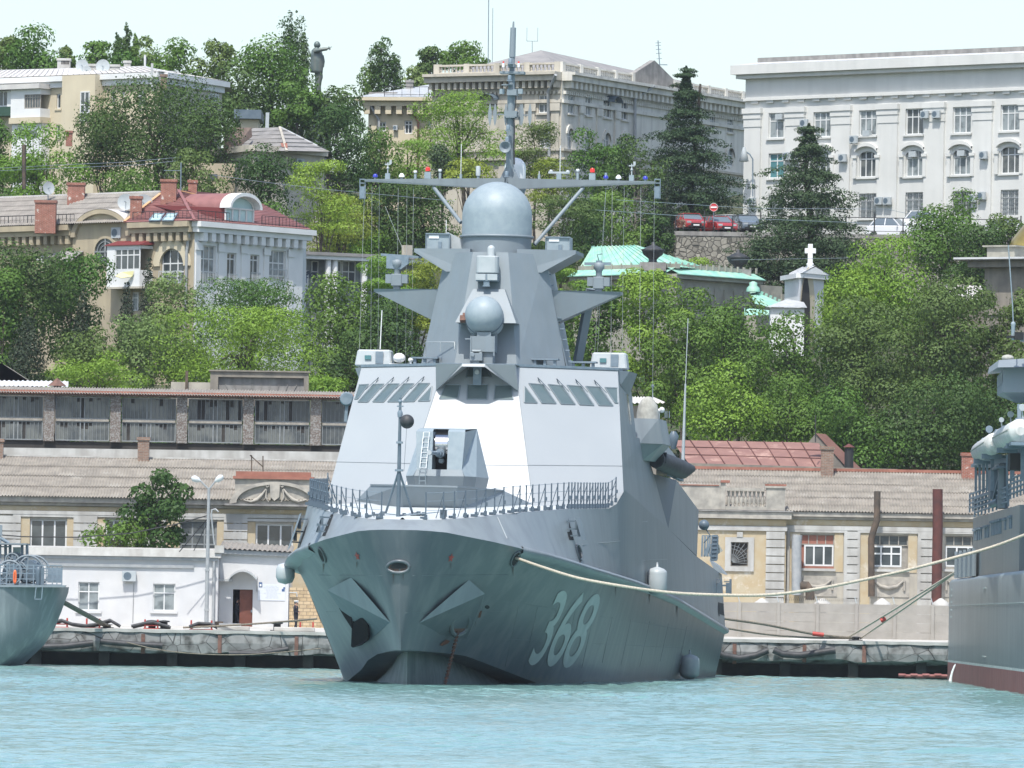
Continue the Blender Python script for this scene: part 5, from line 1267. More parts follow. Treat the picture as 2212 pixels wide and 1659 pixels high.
for s_ in(-1,1):
 c=fp_.px(*zz('n',1737+s_*48,780));m.tube([fp_.at(c[0]+.16*(1-t/9)*math.cos(t)*s_,c[1]+.16*(1-t/9)*math.sin(t),.16)for t in[k*.6 for k in range(14)]],.045,5)
 p=[fp_.px(*zz('n',1737+s_*x,y))for x,y in((55,800),(80,835),(110,865),(150,880),(200,868))];m.tube([fp_.at(a_,b0,.1)for a_,b0 in p],[.05,.09,.12,.09,.05],6)
 p=[fp_.px(*zz('n',1737+s_*x,y))for x,y in((50,800),(58,850),(40,880))];m.tube([fp_.at(a_,b0,.1)for a_,b0 in p],[.04,.07,.05],6)
m.build('scroll_relief','relief_plaster',po)
m=MB();fp_.box(m,a[0]-.6,b_[0]+.6,z0_-.12,z0_-.01,-.3,.5);m.build('ledge','grey_stone',po)
def chimney(key,x0,y0,x1,y1,Y,label,mt='brown_brick',cap=True,depth=None,flare=.07,grp='brick chimneys'):
 a,b_=P(*zz(key,x0,y0),Y),P(*zz(key,x1,y1),Y);W=b_.x-a.x;D=depth or W*.9
 e=empty('chimney',((a.x+b_.x)/2,Y,b_.z),label,'chimney',grp)
 m=MB();m.box(a.x,b_.x,Y-D/2,Y+D/2,b_.z-.5,a.z);m.build('stack',mt,e)
 if cap:m=MB();m.box(a.x-flare,b_.x+flare,Y-D/2-flare,Y+D/2+flare,a.z-.12,a.z+.08);m.build('cap',mt,e)
 return e
chimney('n',873,480,942,605,505.5,'old brown brick chimney on the ridge of the wavy slate roof left of the warship')
chimney('n',-30,490,20,605,505.5,'brown brick chimney cut by the left edge on the wavy slate roof')
tr=empty('roof_trestle',P(*zz('n',1625,690),500),'thin rusty iron trestle standing on the pediment','trestle');m=MB()
for a,b_ in(((1590,690),(1590,585)),((1662,690),(1662,590)),((1580,585),(1662,660))):m.bar(P(*zz('n',*a),500),P(*zz('n',*b_),500),.07)
m.build('bars','pipe_brown',tr)
Yc=524.0;f5=Fac((0,Yc),(10,Yc));gh=empty('glazed_hall',(-15,Yc,8),'derelict hall with a long band of dirty glazing behind the wavy slate roof','building')
xl,xr=-44,X2('n',2600,400,Yc)
zT,zB=f5.px(*zz('n',1000,222))[1],f5.px(*zz('n',1000,508))[1];zM=f5.px(*zz('n',1000,372))[1];zbot=f5.px(*zz('n',1000,585))[1]
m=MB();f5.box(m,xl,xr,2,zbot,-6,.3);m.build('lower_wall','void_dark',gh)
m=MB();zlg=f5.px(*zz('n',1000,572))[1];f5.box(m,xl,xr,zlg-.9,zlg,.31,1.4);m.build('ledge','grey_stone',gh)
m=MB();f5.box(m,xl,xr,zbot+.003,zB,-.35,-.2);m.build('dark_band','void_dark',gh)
m=MB();f5.box(m,xl,xr,zT,zT+.35,-.3,.0);m.build('lintel','peeling_brick',gh)
piers=[X2('n',x,400,Yc)for x in(-110,310,730,1150,1570,1995,2420)]
for i_,x in enumerate(piers):
 m=MB();f5.box(m,x-.34,x+.34,zB,zT+.35,.003,.28);o=m.build('pier','peeling_brick',gh)
for i_ in range(len(piers)-1):
 a,b_=piers[i_]+.43,piers[i_+1]-.43
 for z0_,z1_ in((zB+.05,zM-.08),(zM+.08,zT-.03)):
  m=MB();n=13
  for k in range(n+1):
   x=a+(b_-a)*k/n;wd=.075 if k in(0,n,6,7)else.03
   f5.box(m,x-wd/2,x+wd/2,z0_,z1_,-.12,-.05)
  f5.box(m,a,b_,z0_,z0_+.07,-.13,-.045);f5.box(m,a,b_,z1_-.07,z1_,-.13,-.045);fo=m.build('glazed_frame','frame_grey',gh)
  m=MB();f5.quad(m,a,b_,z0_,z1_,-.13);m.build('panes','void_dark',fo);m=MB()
  for k in range(n):
   if random.random()<.86:
    x=a+(b_-a)*k/n;top_=z1_-random.uniform(.0,.55)if random.random()<.5 else z1_;f5.quad(m,x+.02,x+(b_-a)/n-.02,z0_+.06,top_,-.115)
  m.build('dirty_panes','dirty_glass',fo)  # grey panes carry both dirt and the sky's reflection in their colour
 m=MB();f5.box(m,a,b_,zM-.08,zM+.08,-.15,.02);m.build('transom','frame_old',gh)
zr0=f5.px(*zz('n',1000,208))[1];m=MB();corrugated(m,[(xl,Yc-.9,zr0),(xr,Yc-.9,zr0),(xr,Yc+2.6,P(*zz('n',1000,166),Yc+2.6).z),(xl,Yc+2.6,P(*zz('n',1000,166),Yc+2.6).z)],.18,.045,1);m.build('roof','slate_roof_worn',gh)
m=MB();f5.box(m,xl,xr,zT+.36,zr0-.03,-.3,.35);m.build('eave_board','ridge_red',gh)
Yd=528.;m=MB();a,b_=P(*zz('n',1330,55),Yd),P(*zz('n',1950,185),Yd);fd=Fac((0,Yd),(10,Yd))
pe=empty('roof_parapet',((a.x+b_.x)/2,Yd,b_.z),'weathered grey stone roof parapet with a sunken panel above the glazed hall','parapet');
q=fd.rect(*zz('n',1378,95),*zz('n',1920,200));m=MB();fd.wall(m,a.x,b_.x,b_.z-1,a.z,[q],.3);fd.box(m,a.x-.1,b_.x+.1,a.z+.003,a.z+.1,-1.2,.12);m.quad(fd.at(a.x,b_.z-1,0),fd.at(a.x,b_.z-1,-1.5),fd.at(a.x,a.z,-1.5),fd.at(a.x,a.z,0));m.build('frame','old_stone',pe)
m=MB();fd.quad(m,q[0],q[1],q[2],q[3],-.28);
for k in range(9):x=q[0]+.8+k*(q[1]-q[0]-1.6)/8;m.bar(fd.at(x,q[2],-.25),fd.at(x-(4-k)*.12,q[3]-.15,-.25),.05)
m.build('panel','grey_stone',pe)
m=MB();a,b_=P(*zz('n',1080,122),Yd),P(*zz('n',1330,180),Yd);m.box(a.x,b_.x-.02,Yd+.1,Yd+.5,b_.z-1,a.z);tag(m.build('parapet_wall','worn_plaster'),'short plastered wall left of the weathered roof parapet','wall')
m=MB();a=P(*zz('n',1180,125),Yd);m.box(a.x-.09,a.x+.09,Yd-.1,Yd+.1,a.z-.5,P(*zz('n',1180,52),Yd).z);tag(m.build('post','pipe_brown'),'short dark post standing on the plastered wall behind the hall','post')
m=MB();corrugated(m,[(X2('n',-60,150,Yd),Yd,Z2('n',0,152,Yd)),(X2('n',432,150,Yd),Yd,Z2('n',200,152,Yd)),(X2('n',432,115,Yd+2),Yd+2,Z2('n',200,114,Yd+2)),(X2('n',-60,115,Yd+2),Yd+2,Z2('n',0,114,Yd+2))],.3,.04,1)
sr=m.build('metal_roof_shed','sheet_metal');tag(sr,'shed with a ribbed pale metal roof above the left end of the hall','shed');m=MB();m.box(X2('n',-60,150,Yd),X2('n',425,150,Yd),Yd+.2,Yd+2,8,Z2('n',0,156,Yd));m.build('wall','old_stone',sr)
vc=empty('roof_vent',P(*zz('n',360,150),Yd),'rusty cowl vent on the pale metal roof','vent');c=P(*zz('n',360,150),Yd-.3);m=MB();m.lathe(c,[(.3,-.4),(.3,0)],4);m.build('shaft','rust_chain',vc);m=MB();m.lathe(c+Vector((0,0,.02)),[(.62,0),(.02,.5)],4);m.build('cowl','rust_chain',vc)
m=MB();m.poly([P(*zz('m',*q),532)for q in((-60,1362),(20,1372),(190,1482),(190,1530),(-60,1530))]);m.prism([P(*zz('m',*q),532)for q in((-60,1362),(20,1372),(190,1482),(190,1530),(-60,1530))],(0,6,0));tag(m.build('old_gable','old_stone'),'mossy stone gable at the left edge above the metal roof shed','building')
rb=empty('ochre_building',(20,Yb,QZ),'peeling ochre building with a wavy slate roof and roof balustrade right of the warship','building')
xl,xr=X2('t',130,700,Yb),X2('t',2300,700,Yb);ze=f4.px(*zz('t',1200,615))[1];xbay=f4.px(*zz('t',820,700))[0];fb=Fac((0,Yb-.6),(10,Yb-.6))
ho=[];wn=[(905,735,1110,940),(1330,740,1555,945),(1780,745,1990,945)]
for k,r4 in enumerate(wn):
 q=f4.rect(*zz('t',r4[0],r4[1]),*zz('t',r4[2],r4[3]));ho.append(q)
 zm=q[3]-(q[3]-q[2])*.31
 o=window(f4,rb,q[0],q[1],zm+.003,q[3],nx=4,rows=(),fr='frame_old',gl='ridge_red' if k==0 else 'dark_window',bw=.06,name='top_light')
 window(f4,rb,q[0]+(.25 if k==0 else.02),q[1]-.02-(.35 if k==1 else 0),q[2]+.14,zm-.003,nx=3,rows=(.62,)if k==1 else(),fr='frame_white',gl='dark_window',bw=.10)
 m=MB();f4.quad(m,q[0],q[1],q[2],zm,-.2);f4.box(m,q[0],q[1],q[2],q[2]+.13,-.19,-.02);m.build('boarding','ridge_red' if k==0 else 'frame_old',rb)
m=MB();f4.wall(m,xbay+.01,xr,QZ,ze,ho,.28);m.build('wall','worn_plaster',rb)
q=fb.rect(*zz('t',487,782),*zz('t',592,928));hb=[q]
o=window(fb,rb,*q,nx=1,rows=(),fr='frame_old',gl='void_dark',bw=.06)
g=MB();c=fb.at(q[0]+.05,q[2]+.25,.02)
for k in range(9):
 t=R(-5+12*k);L_=min(1.7,(q[1]-q[0])/max(.05,abs(math.cos(t)))-.08,(q[3]-q[2]-.25)/max(.05,math.sin(t))if math.sin(t)>.05 else 9);g.bar(c,c+Vector((math.cos(t)*L_,0,math.sin(t)*L_)),.025)
for r_ in(.45,.8,1.0):g.tube([c+Vector((r_*math.cos(t),0,r_*math.sin(t)))for t in[R(10*k)for k in range(10)]],.013,3,False)
g.build('fan_grille','frame_grey',o)
m=MB();fb.wall(m,xl,xbay,QZ,ze,hb,.28);m.quad(fb.at(xbay,QZ,0),fb.at(xbay,QZ,-.6),fb.at(xbay,ze,-.6),fb.at(xbay,ze,0));m.build('bay_wall','ochre',rb)
m=MB();fb.box(m,q[0]-.35,q[0]-.003,q[2]-.3,q[3]+.3,.003,.1);fb.box(m,q[1]+.003,q[1]+.35,q[2]-.3,q[3]+.3,.003,.1);fb.box(m,q[0]-.003,q[1]+.003,q[3]+.003,q[3]+.3,.003,.1);fb.box(m,q[0]-.003,q[1]+.003,q[2]-.3,q[2]-.003,.003,.1);c=(q[0]+q[1])/2;fb.box(m,c-.18,c+.18,q[3]+.31,q[3]+.62,.003,.14);m.build('window_surround','whitewash_old',rb)
m=MB()
for s0,s1 in((xbay,xr),):band(m,f4,s0+.01,s1,'t',606,632,1200,.4);band(m,f4,s0+.01,s1,'t',634,648,1200,.2)
band(m,fb,xl,xbay+.3,'t',600,640,560,.4);m.build('cornice','relief_plaster',rb)
m=MB();band(m,f4,xbay+.01,xr,'t',650,684,1200,.05);band(m,fb,xl,xbay-.01,'t',645,682,560,.05);m.build('frieze','ochre',rb)
m=MB();band(m,f4,xbay+.01,xr,'t',686,712,1200,.13);band(m,fb,xl,xbay+.05,'t',684,712,560,.13);m.build('string_course','whitewash_old',rb)
for x0_,x1_,ff in((700,812,fb),(1190,1262,f4),(1632,1712,f4)):
 m=MB();a=ff.px(*zz('t',x0_,800))[0];b_=ff.px(*zz('t',x1_,800))[0];zt_=ff.px(*zz('t',x0_,715))[1];n=13
 for k in range(n):z0_=QZ+(zt_-QZ)*k/n;ff.box(m,a,b_,z0_+.03,z0_+(zt_-QZ)/n-.03,.003,.13)
 m.build('quoin','whitewash_old',rb)
for k,q in enumerate(ho):
 m=MB();f4.box(m,q[0]-.62,q[0]-.02,QZ,q[3]+.1,.003,.04);f4.box(m,q[1]+.02,q[1]+.55,q[2]-.2,q[3]+.1,.003,.04);m.build('ochre_panel','ochre' if k<2 else 'worn_plaster',rb)
 m=MB();f4.box(m,q[0]-.8,q[1]+.8,q[3]+.12,q[3]+.26,.003,.12);f4.box(m,q[0]-.8,q[0]-.64,QZ,q[3]+.118,.003,.12);f4.box(m,q[1]+.6,q[1]+.8,QZ,q[3]+.118,.003,.12);f4.box(m,q[0]-.1,q[1]+.1,q[2]-.16,q[2]-.01,.003,.16);m.build('surround','whitewash_old',rb)
 c=(q[0]+q[1])/2;zz_=q[2]-.95;m=MB();f4.box(m,c-1.25,c+1.25,zz_-.75,zz_+.45,.003,.05)
 m.tube([f4.at(c-.9,zz_+.25,.1),f4.at(c-.5,zz_-.1,.12),f4.at(c,zz_-.2,.14),f4.at(c+.5,zz_-.1,.12),f4.at(c+.9,zz_+.25,.1)],[.06,.1,.13,.1,.06],6);m.tube([f4.at(c-.95,zz_+.25,.1),f4.at(c-.95,zz_-.35,.1)],.07,6);m.tube([f4.at(c+.95,zz_+.25,.1),f4.at(c+.95,zz_-.35,.1)],.07,6);m.build('garland_relief','relief_plaster',rb)
m=MB();zr=Z2('t',1000,352,505.5);z0_=Z2('t',1300,604,Yb-.5);corrugated(m,[(xl,Yb-.5,z0_),(xr,Yb-.5,z0_),(xr,505.5,zr),(xl,505.5,zr)],.19,.05,6,.04);m.build('roof','slate_roof',rb)
m=MB();m.bar((xl,505.5,zr+.08),(xr,505.5,zr+.08),.3,.18);m.build('ridge_cap','ridge_red',rb)
m=MB();m.quad((xl,505.5,zr-.02),(xr,505.5,zr-.02),(xr,514,zr-3),(xl,514,zr-3));m.build('rear_roof','slate_roof',rb)
bz=MB();zb0,zb1=fb.px(*zz('t',560,590))[1],fb.px(*zz('t',560,455))[1];zb0+=.02
a1,a2,a3,a4,a5=[fb.px(*zz('t',x,500))[0]for x in(225,425,460,700,815)]
fb.box(bz,a1-3,a2,zb0,zb1+.1,-.5,.1);fb.box(bz,a2+.003,a3-.05,zb0,zb1+.3,-.5,.14);fb.box(bz,a4,a5,zb0,zb1+.02,-.5,.14);fb.box(bz,a4-.1,a5+.1,zb1+.023,zb1+.14,-.55,.22)
bz.build('parapet_pier','relief_plaster',rb)
m=MB();fb.box(m,a3-.04,a4-.003,zb0,zb0+.22,-.4,.1);fb.box(m,a3-.04,a4-.11,zb1-.18,zb1,-.4,.1);m.build('handrail','relief_plaster',rb)
for k in range(9):
 x=a3+.15+(a4-a3-.35)*k/8;m=MB();h=zb1-.18-zb0-.22
 m.lathe(fb.at(x,zb0+.22,-.15),[(.09,0),(.06,h*.15),(.13,h*.35),(.07,h*.6),(.05,h*.75),(.1,h*.98)],10);m.build('baluster','relief_plaster',rb)
m=MB();fb.box(m,a2+.003,a3+.2,zb1+.303,zb1+.45,-.6,.25);fb.box(m,a4-.06,a5+.06,zb1+.143,zb1+.26,-.5,.18);fb.box(m,a1-3,a2-.1,zb1+.103,zb1+.16,-.5,.16);m.build('brick_cap','ridge_red',rb)
m=MB();fb.box(m,xl,a5+.5,zb0-.1,zb0-.02,-.6,.5);m.build('soot_ledge','grey_stone',rb)
def pipe(name,pts,key,Y,r_,mt,lab):m=MB();m.tube([P(*zz(key,x,y),Y)for x,y in pts],r_,10);return tag(m.build(name,mt),lab,'pipe')
pipe('vent_pipe',[(1735,462),(1735,700),(1727,1165)],'t',Yb-1.2,.31,'pipe_rust','tall thick rust red pipe standing against the ochre building near the right ship')
pipe('flue_pipe',[(1371,475),(1369,650),(1352,700),(1334,760),(1336,1110)],'t',Yb-1.0,.20,'pipe_brown','kinked brown and grey flue pipe beside the middle window of the ochre building')
pipe('duct_pipe',[(890,738),(884,800),(884,1065),(885,1100)],'t',Yb-.9,.30,'pipe_grey','short fat grey duct left of the boarded window of the ochre building')
pipe('elbow_pipe',[(905,1045),(945,1045),(965,1075),(965,1130)],'t',Yb-.9,.28,'pipe_brown','rusty elbow pipe at the foot of the fat grey duct')
chimney('t',1032,212,1105,370,504.6,'tall brown brick chimney on the ridge of the right slate roof')
chimney('t',1880,250,1962,400,504.6,'reddish brick chimney beside the life rafts of the right ship','red_brick')
Yq=514;rr_=empty('red_roof_hall',P(*zz('t',600,330),Yq),'hall with a faded red sheet roof behind the ochre building','building')
m=MB();A=[P(*zz('t',x,y),yy)for x,y,yy in((232,305,Yq),(1110,335,Yq),(1020,182,Yq+6),(130,166,Yq+6))];m.quad(*A);m.build('roof','rust_red_roof',rr_)
m=MB();A2=[a+Vector((0,-.03,.04))for a in A]
for k in range(1,8):p,q=A2[0].lerp(A2[1],k/8),A2[3].lerp(A2[2],k/8);m.bar(p,q,.05)
for k in(.35,.68):m.bar(A2[0].lerp(A2[3],k),A2[1].lerp(A2[2],k),.05)
m.build('roof_seam','pipe_rust',rr_)
m=MB();m.bar(A[0]+Vector((-.1,-.2,-.1)),A[1]+Vector((2.5,-.2,-.1)),.3,.2);m.box(A[0].x,A[1].x+4,Yq+.1,Yq+.4,5,A[0].z-.15);m.build('wall','old_stone',rr_)
m=MB();q=[P(*zz('t',x,y),Yq+2)for x,y in((1000,125),(1060,130),(1270,335),(1190,335))];m.prism(q,(0,.4,0));m.build('gable_coping','rust_red_roof',rr_)
m=MB();q=[P(*zz('t',x,y),Yq+2.1)for x,y in((955,180),(1000,127),(1195,340),(1110,340),(1020,185))];m.prism(q,(0,.3,0));m.build('gable_wall','old_stone',rr_)
m=MB();m.bar(P(*zz('t',998,180),Yq),P(*zz('t',998,15),Yq),.07);tag(m.build('roof_pole','iron_black'),'thin black pole at the gable of the red roof hall','pole')
vt=empty('roof_vent',P(*zz('t',1200,270),Yq),'dark cowled vent pipe right of the red gable coping','vent');m=MB();m.tube([P(*zz('t',1200,345),Yq),P(*zz('t',1200,215),Yq)],.28,10);m.build('shaft','iron_black',vt);m=MB();m.lathe(P(*zz('t',1200,210),Yq),[(.4,0),(.05,.22)],10);m.build('cowl','pipe_rust',vt)
Yf=484.;cf_=empty('concrete_fence',(20,Yf,QZ),'pale concrete panel fence on the right quay between the two ships','fence');ffx=Fac((0,Yf),(10,Yf))
zt_=ffx.px(*zz('t',1100,1152))[1];px_=[ffx.px(*zz('t',x,1200))[0]for x in(70,305,540,775,1010,1245,1475,1705,1940)]
for i_,x in enumerate(px_):
 m=MB();ffx.box(m,x-.09,x+.09,QZ,zt_+.03,-.02,.16);o=m.build('post','fence_concrete',cf_);m=MB();m.bar(ffx.at(x,zt_,.1),ffx.at(x-.12,zt_+.42,.1),.05);m.build('wire_arm','light_grey',o)
 if i_<len(px_)-1:
  for k in range(4):m=MB();h=(zt_-QZ)/4;ffx.box(m,x+.1,px_[i_+1]-.1,QZ+k*h,QZ+(k+1)*h-.02,-.03,.06);m.build('panel','fence_concrete',cf_)
m=MB()
for k in range(40):
 x=px_[3]+k*.12;m.tube([ffx.at(x+.0,zt_+.15,0),ffx.at(x+.1,zt_+.35,.05),ffx.at(x+.18,zt_+.12,0)],.008,3,False)
m.build('coiled_wire','iron_black',cf_)
for x,w_ in((675,'first'),(1040,'second'),(1400,'third'),(1755,'fourth')):
 c=P(*zz('t',x,1150),Yf+1.5);m=MB();m.lathe((c.x,c.y,c.z),[(.55,-.25),(.5,.0),(.12,.27),(.01,.3)],8);m.box(c.x-.3,c.x+.3,c.y-.3,c.y+.3,QZ,c.z-.25);tag(m.build('bunker_cap','quay_top'),w_+' pale pointed cap from the left behind the concrete fence','cap','pale pointed caps behind the concrete fence')
m=MB();sh=empty('small_shelter',P(*zz('i',340,250),530),'small shelter with a white wavy roof on the slope right of the bridge','shelter')
a,b_,c,d=[P(*zz('i',x,y),yy)for x,y,yy in((215,190,528),(433,188,528),(350,148,531),(215,145,531))];corrugated(m,(a,b_,c,d),.3,.05,1);m.build('roof','pale_roof',sh)
m=MB();m.box(a.x,b_.x-.5,529,533,4,a.z-.1);m.build('wall','old_stone',sh)
def brackets(mb,f,s0,s1,z,step,wd,h,d):
 n=max(1,int((s1-s0)/step))
 for k in range(n):x=s0+(k+.5)*(s1-s0)/n;f.box(mb,x-wd/2,x+wd/2,z-h,z,.003,d)
def balus(f,parent,s0,s1,z0,z1,d=.3,npan=3,mt='shade_stucco'):
 """roof balustrade: piers, rails and balusters as parts"""
 m=MB();w_=(s1-s0)/npan;pw=.55
 for k in range(npan+1):x=s0+k*w_;f.box(m,x-pw/2,x+pw/2,z0,z1+.06,-d,.05)
 m.build('balustrade_pier',mt,parent);m=MB()
 for k in range(npan):f.box(m,s0+k*w_+pw/2,s0+(k+1)*w_-pw/2,z0,z0+.16,-d,.02);f.box(m,s0+k*w_+pw/2,s0+(k+1)*w_-pw/2,z1-.16,z1,-d,.02)
 m.build('balustrade_rail',mt,parent);m=MB();st=.36
 for k in range(npan):
  a=s0+k*w_+pw/2+.1;b_=s0+(k+1)*w_-pw/2-.1;n=int((b_-a)/st)
  for j in range(n+1):
   x=a+(b_-a)*j/max(1,n);h=z1-z0-.32
   m.lathe(f.at(x,z0+.16,-d/2),[(.09,0),(.06,h*.2),(.12,h*.4),(.05,h*.75),(.09,h)],6)
 m.build('balusters',mt,parent)
A_,B_,C_=P(-60,700,617),P(417,700,600),P(652,700,611)
fa,fb2=Fac(A_,B_),Fac(B_,C_);LA,LB=fa.len,fb2.len
vi=empty('corner_house',(B_.x,B_.y,20),'corner house with an ochre wing, a white wing, red tiles and a barrel dormer','building')
zc=fa.px(*zz('m',1200,478))[1];zlow=12
ho=[]
def mrect(f,x0,y0,x1,y1,key='m'):return f.rect(*zz(key,x0,y0),*zz(key,x1,y1))
q=mrect(fa,1095,590,1252,820);ho.append(q);o=window(fa,vi,*q,nx=3,rows=(.58,.33),gl='dark_window',d=-.2,bw=.09)
q2=mrect(fa,275,628,348,665);ho.append(q2);window(fa,vi,*q2,nx=2,rows=(),gl='curtain_window',bw=.06)
m=MB();fa.wall(m,0,LA,zlow,zc,ho,.3);m.build('ochre_wall','beige_wall',vi)
m=MB();c=(q[0]+q[1])/2;rr=(q[1]-q[0])/2
zs=q[3]-rr
for s_ in(-1,1):
 prev=None
 for k in range(9):
  t=math.pi/2*k/8;x,z=c+s_*rr*math.cos(t),zs+rr*math.sin(t)
  if prev:m.poly([fa.at(prev[0],prev[1],.004),fa.at(x,z,.004),fa.at(c+s_*(rr+.02),q[3]+.02,.004)])
  prev=(x,z)
m.build('arch_spandrel','beige_wall',vi)
m=MB();r1=[fa.at(c+(rr+.05)*math.cos(t),zs+(rr+.05)*math.sin(t),.14)for t in[math.pi*k/20 for k in range(21)]];r2=[fa.at(c+(rr+.75)*math.cos(t),zs+(rr+.75)*math.sin(t),.14)for t in[math.pi*k/20 for k in range(21)]]
m.grid([r1,r2]);m.grid([r2,[p-fa.n*.14 for p in r2]]);m.grid([r1,[p-fa.n*.14 for p in r1]]);m.build('arch','cream_wall',vi)
m=MB();zb_=mrect(fa,1095,740,1252,820)
for k in range(15):x=q[0]+(q[1]-q[0])*k/14;m.bar(fa.at(x,zb_[2],.2),fa.at(x,zb_[3],.2),.035)
m.bar(fa.at(q[0],zb_[3],.2),fa.at(q[1],zb_[3],.2),.05);m.bar(fa.at(q[0],zb_[2],.2),fa.at(q[1],zb_[2],.2),.09);m.build('balcony_rail','light_grey',vi)
ca=fa.px(*zz('m',736,608));rx_=abs(fa.px(*zz('m',806,608))[0]-fa.px(*zz('m',666,608))[0])/2;rz_=abs(fa.px(*zz('m',736,518))[1]-fa.px(*zz('m',736,698))[1])/2
def ell(k,d,n=28,f=fa,c=ca,a=rx_,b=rz_):return[f.at(c[0]+a*k*math.cos(2*math.pi*i/n),c[1]+b*k*math.sin(2*math.pi*i/n),d)for i in range(n)]
m=MB();e1,e2=ell(1.0,.36),ell(1.18,.36);m.grid([e1+[e1[0]],e2+[e2[0]]]);e3=ell(1.18,.25);m.grid([e2+[e2[0]],e3+[e3[0]]]);e4=ell(1.0,.25);m.grid([e1+[e1[0]],e4+[e4[0]]]);rwo=m.build('round_window','beige_wall',vi)
m=MB();m.poly(ell(1.01,.256));m.build('pane','dark_window',rwo)
m=MB();m.bar(fa.at(ca[0],ca[1]-rz_,.3),fa.at(ca[0],ca[1]+rz_,.3),.12);m.bar(fa.at(ca[0]-rx_,ca[1],.3),fa.at(ca[0]+rx_,ca[1],.3),.12)
for k_ in(.45,.75):e=ell(k_,.3);m.tube(e+[e[0]],.04,4,False)
m.build('glazing_bar','frame_grey',rwo)
gc=fa.px(*zz('m',735,505));gr_=abs(fa.px(*zz('m',915,505))[0]-fa.px(*zz('m',512,505))[0])/2;gh_=fa.px(*zz('m',715,320))[1]-gc[1];gx_=(fa.px(*zz('m',915,505))[0]+fa.px(*zz('m',512,505))[0])/2
m=MB();ar=[fa.at(gx_+gr_*math.cos(t),gc[1]+gh_*math.sin(t),.25)for t in[math.pi*k/24 for k in range(25)]];m.poly(ar+[fa.at(gx_-gr_,zlow,.25),fa.at(gx_+gr_,zlow,.25)])
m.quad(fa.at(gx_+gr_,zlow,.25),fa.at(gx_+gr_,gc[1],.25),fa.at(gx_+gr_,gc[1],0),fa.at(gx_+gr_,zlow,0));m.build('gable_wall','beige_wall',vi)
m=MB();in_=[fa.at(gx_+gr_*.86*math.cos(t),gc[1]+gh_*.84*math.sin(t),.5)for t in[math.pi*k/24 for k in range(25)]];ou=[p+fa.n*.25 for p in ar];m.grid([in_,ou]);m.grid([ar,ou]);m.grid([in_,[p-fa.n*.25 for p in in_]]);m.build('gable_moulding','beige_wall',vi)
m=MB();m.grid([[p+fa.n*.25+Vector((0,0,.04))for p in ar],[p-fa.n*5+Vector((0,0,.04))for p in ar]],True);m.build('barrel_roof','pale_roof',vi)
q=mrect(fa,815,590,1040,740);m=MB();z0_=mrect(fa,815,590,1040,850)[2];D=1.3
fbx=Fac(fa.at(q[0],0,D),fa.at(q[1],0,D));m=MB();fbx.box(m,0,fbx.len,z0_,q[2]+.02,-D,0);fbx.box(m,0,fbx.len,q[3]-.02,q[3]+.2,-D,0);fbx.box(m,0,.85,q[2]+.023,q[3]-.023,-D,0);bo_=m.build('glazed_balcony','white_wall',vi)
window(fbx,bo_,.88,fbx.len-.02,q[2]+.03,q[3]-.03,nx=4,rows=(.7,),bw=.09,d=-.06,gl='dark_window',name='balcony_window')
m=MB();z_=q[3]+.2;m.hexa([fbx.at(-.15,z_,.15),fbx.at(fbx.len+.15,z_,.15),fbx.at(fbx.len+.15,z_+.1,-D),fbx.at(-.15,z_+.1,-D)],[fbx.at(-.15,z_+.05,.15),fbx.at(fbx.len+.15,z_+.05,.15),fbx.at(fbx.len,z_+.5,-D),fbx.at(0,z_+.5,-D)]);m.build('balcony_roof','maroon',bo_)
m=MB();fbx.box(m,-.05,fbx.len+.05,z0_-.15,z0_-.01,-D,.08);m.build('balcony_slab','shade_stucco',bo_)
tg=empty('yellow_cloth',fbx.at(*fbx.px(*zz('m',880,765)),.1),'pale yellow cloth hanging on the white glazed balcony','cloth');m=MB();p=[fbx.at(*fbx.px(*zz('m',x,y)),d)for x,y,d in((845,775,.9),(862,748,.5),(918,738,.1),(912,775,.15),(880,790,.8))];m.poly(p);m.poly([a+Vector((0,.03,-.03))for a in p]);m.build('fabric','tarp_yellow',tg)
m=MB();a,b_=mrect(fa,405,605,590,640),mrect(fa,400,700,590,730);m.poly([fa.at(a[0]+.4,a[3],.3),fa.at(a[1],a[3],.3),fa.at(a[1]-.3,a[2]-.5,1.5),fa.at(a[0],a[2],1.5)]);m.poly([fa.at(a[0]+.4,a[3]-.05,.3),fa.at(a[1],a[3]-.05,.3),fa.at(a[1]-.3,a[2]-.55,1.5),fa.at(a[0],a[2]-.05,1.5)]);m.build('lean_to_roof','grey_roof',vi)
m=MB();c=fa.at(*fa.px(*zz('m',372,665)),1.2);m.lathe(c,[(.55,-.25),(.5,0),(.15,.22),(.01,.25)],12);tag(m.build('dish_antenna','raft_white'),'white dish below the dark lean-to roof of the ochre wing','satellite dish','satellite dishes')
q=mrect(fa,832,885,945,1010);window(fa,vi,*q,nx=3,rows=(.7,),d=.03,bw=.08,gl='curtain_window')
m=MB();zco=fa.px(*zz('m',1200,478))[1];[(fa.box(m,a,b_,zco+.01,zco+.40,-.4,.55),fa.box(m,a,b_,zco+.401,zco+.8,-.4,.8))for a,b_ in((0,gx_-gr_),(gx_+gr_,LA))];m.build('cornice','beige_wall',vi)
m=MB();brackets(m,fa,.2,gx_-gr_,zco,.75,.38,.62,.5);brackets(m,fa,gx_+gr_,LA-.1,zco,.75,.38,.62,.5);m.build('brackets','beige_wall',vi)
m=MB();a=fa.px(*zz('m',1290,620));m.tube([fa.at(LA-.35,zco-.1,.25),fa.at(LA-.6,zco-1.5,.2),fa.at(LA-.75,zlow,.2)],.11,8);m.build('downpipe','pipe_grey',vi)
ho=[];wr=[(1360,565,1468,832),(1545,615,1608,825),(1703,627,1765,815),(1830,598,1945,815)]
